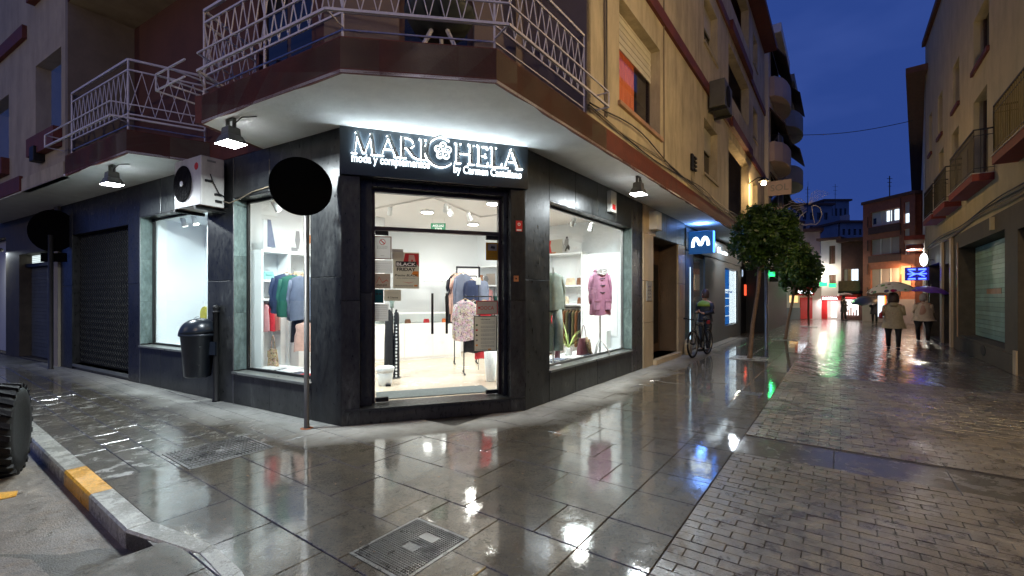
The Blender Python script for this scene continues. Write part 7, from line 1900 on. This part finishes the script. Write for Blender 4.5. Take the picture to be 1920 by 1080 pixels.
def person(px, py, H_, face, label, coat=None, legs='trousers_black', hair='hair_brown', stride=.12, arms='up_right', coat_len=.55, bag=None, hair_long=False, wide=1.0, shoe='trousers_black', lean=0.0, body='skin'):
    """face: heading in the ground plane; feet at the pixel"""
    c = gp(px, py); f = Vector(face).normalized(); F = Fr(c, Vector((f.y, -f.x)), f)    # s = right, d = forward
    k = H_ / 1.7; P = lambda s, d, z: F.P(s * k, d * k + lean * z * k, z * k)
    t = thing('person', label, 'person', (c.x, c.y, 0))
    hw_ = .10 * wide
    J = [(P(0, 0, .95), .13 * k * wide), (P(0, 0, 1.18), .125 * k * wide), (P(0, .01, 1.38), .13 * k), (P(0, .01, 1.47), .06 * k), (P(0, .03, 1.54), .075 * k), (P(0, .03, 1.64), .085 * k)]
    E = [(0, 1), (1, 2), (2, 3), (3, 4), (4, 5)]
    def limb(start, pts):
        p = start
        for q in pts: J.append((P(*q[0]), q[1] * k)); E.append((p, len(J) - 1)); p = len(J) - 1
        return p
    limb(0, [((-hw_, 0, .88), .085), ((-hw_, stride * .5 + .02, .48), .056), ((-hw_ * .9, stride * .6, .09), .036), ((-hw_ * .95, stride * .6 + .13, .03), .03)])
    limb(0, [((hw_, 0, .88), .085), ((hw_, -stride * .3, .48), .056), ((hw_ * .9, -stride * .8, .10), .036), ((hw_ * .95, -stride * .8 + .12, .03), .03)])
    A = {'up_right': ([((.19, 0, 1.38), .055), ((.25, .03, 1.12), .043), ((.20, .20, 1.16), .034), ((.18, .24, 1.20), .03)], [((-.19, 0, 1.38), .055), ((-.25, -.02, 1.12), .043), ((-.16, .16, 1.05), .034), ((-.13, .19, 1.06), .03)]),
         'down': ([((.19, 0, 1.38), .055), ((.25, -.02, 1.12), .043), ((.24, .06, .86), .034), ((.24, .08, .80), .03)], [((-.19, 0, 1.38), .055), ((-.25, -.02, 1.12), .043), ((-.24, .06, .86), .034), ((-.24, .08, .80), .03)]),
         'front': ([((.19, 0, 1.38), .055), ((.25, .02, 1.13), .043), ((.12, .24, 1.12), .034), ((.05, .26, 1.15), .03)], [((-.19, 0, 1.38), .055), ((-.25, .02, 1.13), .043), ((-.10, .24, 1.10), .034), ((-.04, .26, 1.12), .03)])}[arms]
    hr = limb(2, A[0]); hl = limb(2, A[1])
    b = skin('body', J, E, body, t)
    # face and ears on the head
    hd = P(0, .03, 1.64)
    # nose, ears
    MB().lathe(P(0, .125, 1.605), [(.0, 0), (.014 * k, .01 * k), (.009 * k, .045 * k), (0, .05 * k)], 8).build('nose', body, t, smooth=True)
    for sg_ in (-1, 1):
        MB().lathe(P(sg_ * .085, .03, 1.60), [(.0, 0), (.018 * k, .01 * k), (.02 * k, .04 * k), (0, .05 * k)], 8, sx=.5).build('ear', body, t, smooth=True)
        MB().lathe(P(sg_ * .032, .105, 1.635), [(.0, 0), (.008 * k, .004 * k), (.008 * k, .010 * k), (0, .014 * k)], 8).build('eye', 'ink', t)
    bx_m = MB().tube([P(-.025, .112, 1.572), P(0, .12, 1.570), P(.025, .112, 1.572)], .005 * k, 5).build('mouth', 'ink_red', t)
    # trousers
    for sg_, st in ((-1, stride * .55), (1, -stride * .55)):
        MB().tube([P(sg_ * hw_ * .8, 0, .93), P(sg_ * hw_, st * .2, .75), P(sg_ * hw_, st * .8, .48), P(sg_ * hw_ * .92, st * 1.25, .10)], [.105 * k * wide, .098 * k * wide, .072 * k, .055 * k], 12).build('trouser_leg', legs, t, smooth=True)
        MB().tube([P(sg_ * hw_ * .92, st * 1.3 - .06, .045), P(sg_ * hw_ * .92, st * 1.3 + .06, .045), P(sg_ * hw_ * .95, st * 1.3 + .17, .03)], [.045 * k, .048 * k, .032 * k], 10).build('shoe', shoe, t, smooth=True)
    # coat as a loft with folds
    cz0 = coat_len; n = 24; rows_ = [(1.47, .07, .07), (1.43, .15, .09), (1.38, .205, .115), (1.28, .205, .135), (1.15, .195 * wide, .14), (1.0, .20 * wide, .15), (.85, .225 * wide, .165), ((.85 + cz0) / 2, .245 * wide, .175), (cz0, .262 * wide, .185)]
    rows_ = [r_ for r_ in rows_ if r_[0] >= cz0]
    vs = []
    for i, (z, a, b_) in enumerate(rows_):
        for j in range(n):
            th = 2 * math.pi * j / n; fo = 1 + (.05 * i / 8) * math.sin(th * 5 + 1.3) + .02 * math.sin(th * 9 + i)
            vs.append(P(a * math.cos(th) * fo, b_ * math.sin(th) * fo, z - .01 * math.sin(th * 3) * (i == len(rows_) - 1)))
    fs = [(i * n + j, i * n + (j + 1) % n, (i + 1) * n + (j + 1) % n, (i + 1) * n + j) for i in range(len(rows_) - 1) for j in range(n)]
    MB().add(vs, fs).build('coat', coat, t, smooth=True)
    for arm in A:
        pp_ = [P(*q[0]) for q in arm[:3]]
        MB().tube([pp_[0], pp_[0].lerp(pp_[1], .5), pp_[1], pp_[1].lerp(pp_[2], .5), pp_[1].lerp(pp_[2], .92)], [.075 * k, .070 * k, .062 * k, .055 * k, .05 * k], 10).build('sleeve', coat, t, smooth=True)
        hnd = P(*arm[3][0]); pal = pp_[2]
        dr_ = (hnd - pal).normalized(); sd = dr_.cross(Vector((0, 0, 1))).normalized()
        for q in range(4): MB().tube([hnd + sd * (q - 1.5) * .016 * k, hnd + sd * (q - 1.5) * .018 * k + dr_ * .035 * k + Vector((0, 0, .01)), hnd + sd * (q - 1.5) * .015 * k + dr_ * .045 * k + Vector((0, 0, .04 * k))], [.009 * k, .008 * k, .006 * k], 6).build('finger', body, b)
        MB().tube([hnd + sd * .03 * k - dr_ * .02 * k, hnd + sd * .05 * k + dr_ * .01 * k, hnd + sd * .045 * k + dr_ * .03 * k + Vector((0, 0, .015))], [.010 * k, .009 * k, .007 * k], 6).build('thumb', body, b)
    # hair
    hp = [(.02, 1.80), (.07, 1.775), (.105, 1.71), (.115, 1.64), (.11, 1.58), (.10, 1.53)] if not hair_long else [(.02, 1.81), (.08, 1.785), (.125, 1.71), (.14, 1.62), (.145, 1.54), (.125, 1.47)]
    MB().lathe(P(0, -.005, 0), [(r_ * k, z * k) for r_, z in hp][::-1], 18, sx=1.0, sy=1.0).build('hair', hair, t, smooth=True)
    return t, P, k, F
def umbrella(p, hand, r, mat, label, tilt=(0, 0), ribs=8, depth=.26, rib_mat='black_metal'):
    t = thing('umbrella', label, 'umbrella', p)
    p = Vector(p); ax = Vector((tilt[0], tilt[1], 1)).normalized(); M = ax.to_track_quat('Z', 'Y').to_matrix()
    N = ribs * 4; vs = []; rings = [(0, .0), (.25, .03), (.5, .22), (.75, .52), (.92, .80), (1.0, 1.0)]
    for (fr_, dz) in rings:
        for j in range(N):
            a = 2 * math.pi * j / N; w_ = abs(math.sin(a * ribs / 2)); rr_ = r * fr_ * (1 - .07 * w_ * fr_); z = -depth * dz + .035 * w_ * fr_ ** 2
            vs.append(p + M @ Vector((rr_ * math.cos(a), rr_ * math.sin(a), z)))
    fs = [(i * N + j, i * N + (j + 1) % N, (i + 1) * N + (j + 1) % N, (i + 1) * N + j) for i in range(len(rings) - 1) for j in range(N)]
    o = MB().add(vs, fs).build('canopy', mat, t); o.modifiers.new('s', 'SOLIDIFY').thickness = .003
    for j in range(ribs):
        a = 2 * math.pi * j / ribs; MB().tube([p + M @ Vector((r * f * math.cos(a), r * f * math.sin(a), -depth * g - .008)) for f, g in ((.02, 0), (.5, .22), (1.0, 1.0))], .004, 4).build('rib', rib_mat, t)
    MB().tube([p + M @ Vector((0, 0, .07)), p, Vector(hand)], [.004, .008, .009], 6).build('shaft', 'steel', t)
    MB().tube([Vector(hand) + Vector((0, 0, .06)), Vector(hand) - Vector((0, 0, .08))], .016, 8).build('grip', 'black_metal', t)
    return t
up_ = Vector((R.x, R.y))
tF, P, k, F = person(1675, 656, 1.66, up_ + Vector((-.05, 0)), 'woman seen from behind in a beige hooded jacket with red bag, under the flowered umbrella', 'coat_beige', hair='hair_brown', hair_long=True, coat_len=.68, stride=.16, wide=1.15)
MB().lathe(P(0, -.10, 1.36), [(.09 * k, 0), (.13 * k, .05 * k), (.10 * k, .12 * k), (.04 * k, .13 * k)], 14, sy=.7).build('hood', 'coat_beige', tF, smooth=True)
bg_ = thing('shoulder_bag', 'dark red leather bag under the left arm of the woman in the beige jacket', 'bag', P(-.30, -.02, .98))
mb = MB(); rings = [(.98, .10, .04), (1.0, .15, .055), (1.10, .145, .05), (1.17, .10, .025)]; vs = [P(-.31 + b_ * math.sin(2 * math.pi * j / 14), -.02 + a * math.cos(2 * math.pi * j / 14), z) for z, a, b_ in rings for j in range(14)]
mb.add(vs, [(i * 14 + j, i * 14 + (j + 1) % 14, (i + 1) * 14 + (j + 1) % 14, (i + 1) * 14 + j) for i in range(3) for j in range(14)] + [tuple(range(14)), tuple(range(42, 56))]).build('bag_body', 'bag_red', bg_, smooth=True)
MB().tube([P(-.30, .1, 1.12), P(-.24, .06, 1.32), P(-.20, -.02, 1.44), P(-.24, -.09, 1.3), P(-.31, -.12, 1.12)], .010, 6).build('strap', 'bag_red', bg_, smooth=True)
# flowered canopy
m, n_, l_ = newmat('canopy_flowers'); p_ = n_.new('ShaderNodeBsdfPrincipled'); vo = n_.new('ShaderNodeTexVoronoi'); vo.inputs['Scale'].default_value = 6.5; l_.new(pos(n_, l_), vo.inputs['Vector'])
fc_ = ramp(n_, l_, vo.outputs['Distance'], [(.36, 1.0), (.42, 0.0)])
sp = n_.new('ShaderNodeSeparateColor'); l_.new(vo.outputs['Color'], sp.inputs[0]); hc = ramp(n_, l_, sp.outputs[0], [(.0, (.55, .02, .12)), (.3, (.02, .12, .25)), (.5, (.10, .30, .05)), (.7, (.6, .05, .2)), (.85, (.15, .4, .1))]); [setattr(x, 'name', 'r') for x in ()]
l_.new(mixc(n_, l_, fc_, (.85, .85, .76), hc), p_.inputs['Base Color']); p_.inputs['Roughness'].default_value = .45
tr_ = n_.new('ShaderNodeBsdfTranslucent'); l_.new(mixc(n_, l_, fc_, (.85, .85, .76), hc), tr_.inputs[0]); mx = n_.new('ShaderNodeMixShader'); mx.inputs[0].default_value = .5; l_.new(p_.outputs[0], mx.inputs[1]); l_.new(tr_.outputs[0], mx.inputs[2]); _out(m.node_tree, mx)
mk('canopy_purple', (.17, .07, .45), .4, var=.15, coat=.3); mk('canopy_black', (.02, .018, .018), .4, coat=.4); mk('canopy_pink', (.45, .25, .25), .5)
hand = P(.18, .27, 1.22); umbrella((hand.x - .30, hand.y, 2.08), hand, .62, 'canopy_flowers', 'white umbrella with red, green and blue flowers held by the woman in the beige jacket', (-.12, .0), depth=.30)
tF, P, k, F = person(1731, 643, 1.66, up_ + Vector((-.03, 0)), 'stout woman seen from behind in a pale jacket and black trousers, under the purple umbrella', 'coat_pale', hair='hair_grey', coat_len=.80, stride=.05, wide=1.35, shoe='shoe_white')
hand = P(.18, .27, 1.22); umbrella((hand.x + .08, hand.y, 2.0), hand, .60, 'canopy_purple', 'purple umbrella held by the stout woman in the pale jacket', (.10, -.10), depth=.24)
tF, P, k, F = person(1582, 601, 1.66, (.3, -1), 'small distant figure in a dark coat walking in front of the lit shops', 'coat_dark', coat_len=.62, stride=.1, arms='up_right')
hand = P(.18, .27, 1.22); umbrella((hand.x, hand.y + .1, 1.92), hand, .5, 'canopy_pink', 'small pale pink umbrella over the distant dark figure', (0, .1), depth=.16)
tF, P, k, F = person(1640, 606, 1.6, up_, 'distant figure in dark clothes mostly hidden behind the flowered umbrella', 'coat_dark', coat_len=.6, stride=.1)
hand = P(-.2, .2, 1.25); uc = at(1622, 566, hand.y); umbrella((uc.x, uc.y, 1.66), hand, .80, 'canopy_black', 'black umbrella tilted low beside the flowered one', (-.25, -.2), depth=.34)

# bicycle and policeman
bk0, bk1 = gp(1300, 672), gp(1332, 663)
BD = (bk1 - bk0).normalized(); KF = Fr(bk0, BD, Vector((BD.y, -BD.x)))
KF = Fr(gp(1299, 671), (Vector((.68, .73))), Vector((.73, -.68)))
bi = thing('bicycle', 'dark mountain bicycle parked beside the policeman at the phone shop', 'bicycle', KF.P(.5, 0, 0))
r_w = .345; wb_ = 1.06
for s, nm in ((0, 'front'), (wb_, 'rear')):
    ring = [KF.P(s + r_w * math.cos(t * math.pi / 16), 0, r_w + .02 + r_w * math.sin(t * math.pi / 16)) for t in range(33)]
    wv = MB().tube(ring, .026, 8).build('wheel', 'rubber', bi, smooth=True)
    ring = [KF.P(s + (r_w - .035) * math.cos(t * math.pi / 16), 0, r_w + .02 + (r_w - .035) * math.sin(t * math.pi / 16)) for t in range(33)]
    MB().tube(ring, .012, 6).build('rim', 'grey_metal', wv)
    mb = MB()
    for q in range(18): a = q * math.pi / 9; mb.bar(KF.P(s, .02 * (-1) ** q, r_w + .02), KF.P(s + (r_w - .04) * math.cos(a), 0, r_w + .02 + (r_w - .04) * math.sin(a)), .0022)
    mb.build('spoke', 'grey_metal', wv, kind='stuff'); MB().tube([KF.P(s, -.05, r_w + .02), KF.P(s, .05, r_w + .02)], .022, 8).build('hub', 'black_metal', wv)
Z = r_w + .02; bb_ = (.62, Z - .06); st_ = (.72, .82); hd_ = (.18, .88); hdb = (.14, .74)
fr_ = MB()
for a, b in ((hd_, st_), (hdb, bb_), (bb_, st_), (bb_, (wb_, Z)), (st_, (wb_, Z))): fr_.tube([KF.P(a[0], 0, a[1]), KF.P(b[0], 0, b[1])], .019, 8)
fr_.build('frame', 'black_metal', bi, smooth=True)
MB().tube([KF.P(.20, 0, .95), KF.P(.13, 0, .70), KF.P(.12, .055, .66), KF.P(0, .055, Z)], .016, 8).tube([KF.P(.12, -.055, .66), KF.P(0, -.055, Z)], .016, 8).build('fork', 'black_metal', bi)
MB().tube([KF.P(.26, -.33, 1.02), KF.P(.20, -.1, 1.0), KF.P(.20, .1, 1.0), KF.P(.26, .33, 1.02)], .014, 8).build('handlebar', 'black_metal', bi, smooth=True)
for d in (-.30, .30): MB().tube([KF.P(.255, d - .05, 1.02), KF.P(.255, d + .05, 1.02)], .02, 8).build('grip', 'rubber', bi)
MB().tube([KF.P(.72, 0, .80), KF.P(.75, 0, .98)], .014, 8).build('seat_post', 'grey_metal', bi); MB().tube([KF.P(.60, 0, .99), KF.P(.74, 0, 1.0), KF.P(.86, 0, .995)], [.03, .055, .075], 10).build('saddle', 'rubber', bi, smooth=True)
MB().lathe(KF.P(bb_[0], .03, bb_[1]), [(.085, 0), (.09, .006)], 20, M=Vector((KF.n.x, KF.n.y, 0)).to_track_quat('Z', 'Y').to_matrix()).build('chainring', 'grey_metal', bi)
for sg_ in (-1, 1): MB().tube([KF.P(bb_[0], .06 * sg_, bb_[1]), KF.P(bb_[0] + .05 * sg_, .07 * sg_, bb_[1] - .16 * sg_), KF.P(bb_[0] + .05 * sg_, .15 * sg_, bb_[1] - .16 * sg_)], .011, 6).build('pedal', 'black_metal', bi)
MB().lathe(KF.P(wb_ + .05, 0, .86), [(.05, 0), (.055, .08), (.04, .10)], 10).build('rear_bag', 'bag_red', bi); emi('tail_light', (1, .05, .02), .6); bx('tail_light', KF, wb_ + .10, wb_ + .12, -.03, .03, .88, .93, 'tail_light', bi)
tF, P, k, F = person(1322, 659, 1.76, (-.75, -.5), 'policeman in dark uniform with yellow reflective shoulders standing by the bicycle', 'uniform_dark', legs='uniform_dark', hair='hair_brown', stride=0, arms='front', coat_len=.84)
MB().lathe(P(0, 0, 1.30), [(.222 * k, 0), (.212 * k, .08 * k), (.155 * k, .13 * k), (.085 * k, .165 * k)], 20, sx=1, sy=.85, rot=math.atan2(F.u.y, F.u.x)).build('reflective_yoke', 'hi_vis', tF, smooth=True)
bs_ = thing('boundary_stone', 'small rounded beige stone at the foot of the portal beside the bicycle', 'stone', FR.P(7.9, .15, 0)); MB().lathe(FR.P(7.95, .14, 0), [(.17, 0), (.17, .28), (.13, .40), (.0, .46)], 14, sx=1.2, sy=.6, rot=GA).build('stone', 'travertine', bs_, smooth=True)
ab = thing('advert_board', 'dark bin like board standing at the corner of the dark shops in the distance', 'board', gp(1461, 598)); c = gp(1461, 600); bx('board', WLD, c.x - .35, c.x + .35, c.y - .1, c.y + .1, 0, 1.1, 'black_metal', ab, bevel=.02)

# ================================================================== TYRE AT THE LEFT EDGE
ty = thing('wheel', 'chunky treaded black tyre standing on the road at the left edge of the picture', 'wheel', (-4.9, 4.1, KZ))
tr_ = .425; tc = gp(-12, 893, KZ); TC = Vector((tc.x, tc.y + .05, KZ + tr_)); ax = Vector((.80, .60, 0)).normalized(); Mx = ax.to_track_quat('Z', 'Y').to_matrix()
TCc = TC + ax * .0
MB().lathe(TCc, [(.24, -.13), (.30, -.155), (.39, -.155), (.425, -.13), (.43, 0), (.425, .13), (.39, .155), (.30, .155), (.24, .13)], 48, M=Mx).build('tyre', 'rubber', ty, smooth=True)
mb = MB()
for q in range(24):
    a = 2 * math.pi * q / 24
    for sg_ in (-1, 1):
        vs = []
        for (z, da) in ((.01, .0), (.155, .14)):
            for r_ in (.405, .462 if z < .1 else .445):
                for w_ in (-.055, .055): an = a + (.13 if sg_ > 0 else 0) + da + w_; vs.append(TCc + Mx @ Vector((r_ * math.cos(an), r_ * math.sin(an), sg_ * z)))
        mb.add(vs, [(0, 1, 3, 2), (4, 6, 7, 5), (2, 3, 7, 6), (0, 2, 6, 4), (1, 5, 7, 3), (0, 4, 5, 1)])
mb.build('tread_block', 'rubber', ty, kind='stuff')
MB().lathe(TCc, [(.0, -.10), (.10, -.10), (.12, -.06), (.22, -.05), (.245, -.13), (.255, -.13), (.24, .10), (.0, .10)], 30, M=Mx).build('rim', 'grey_metal', ty, smooth=True)
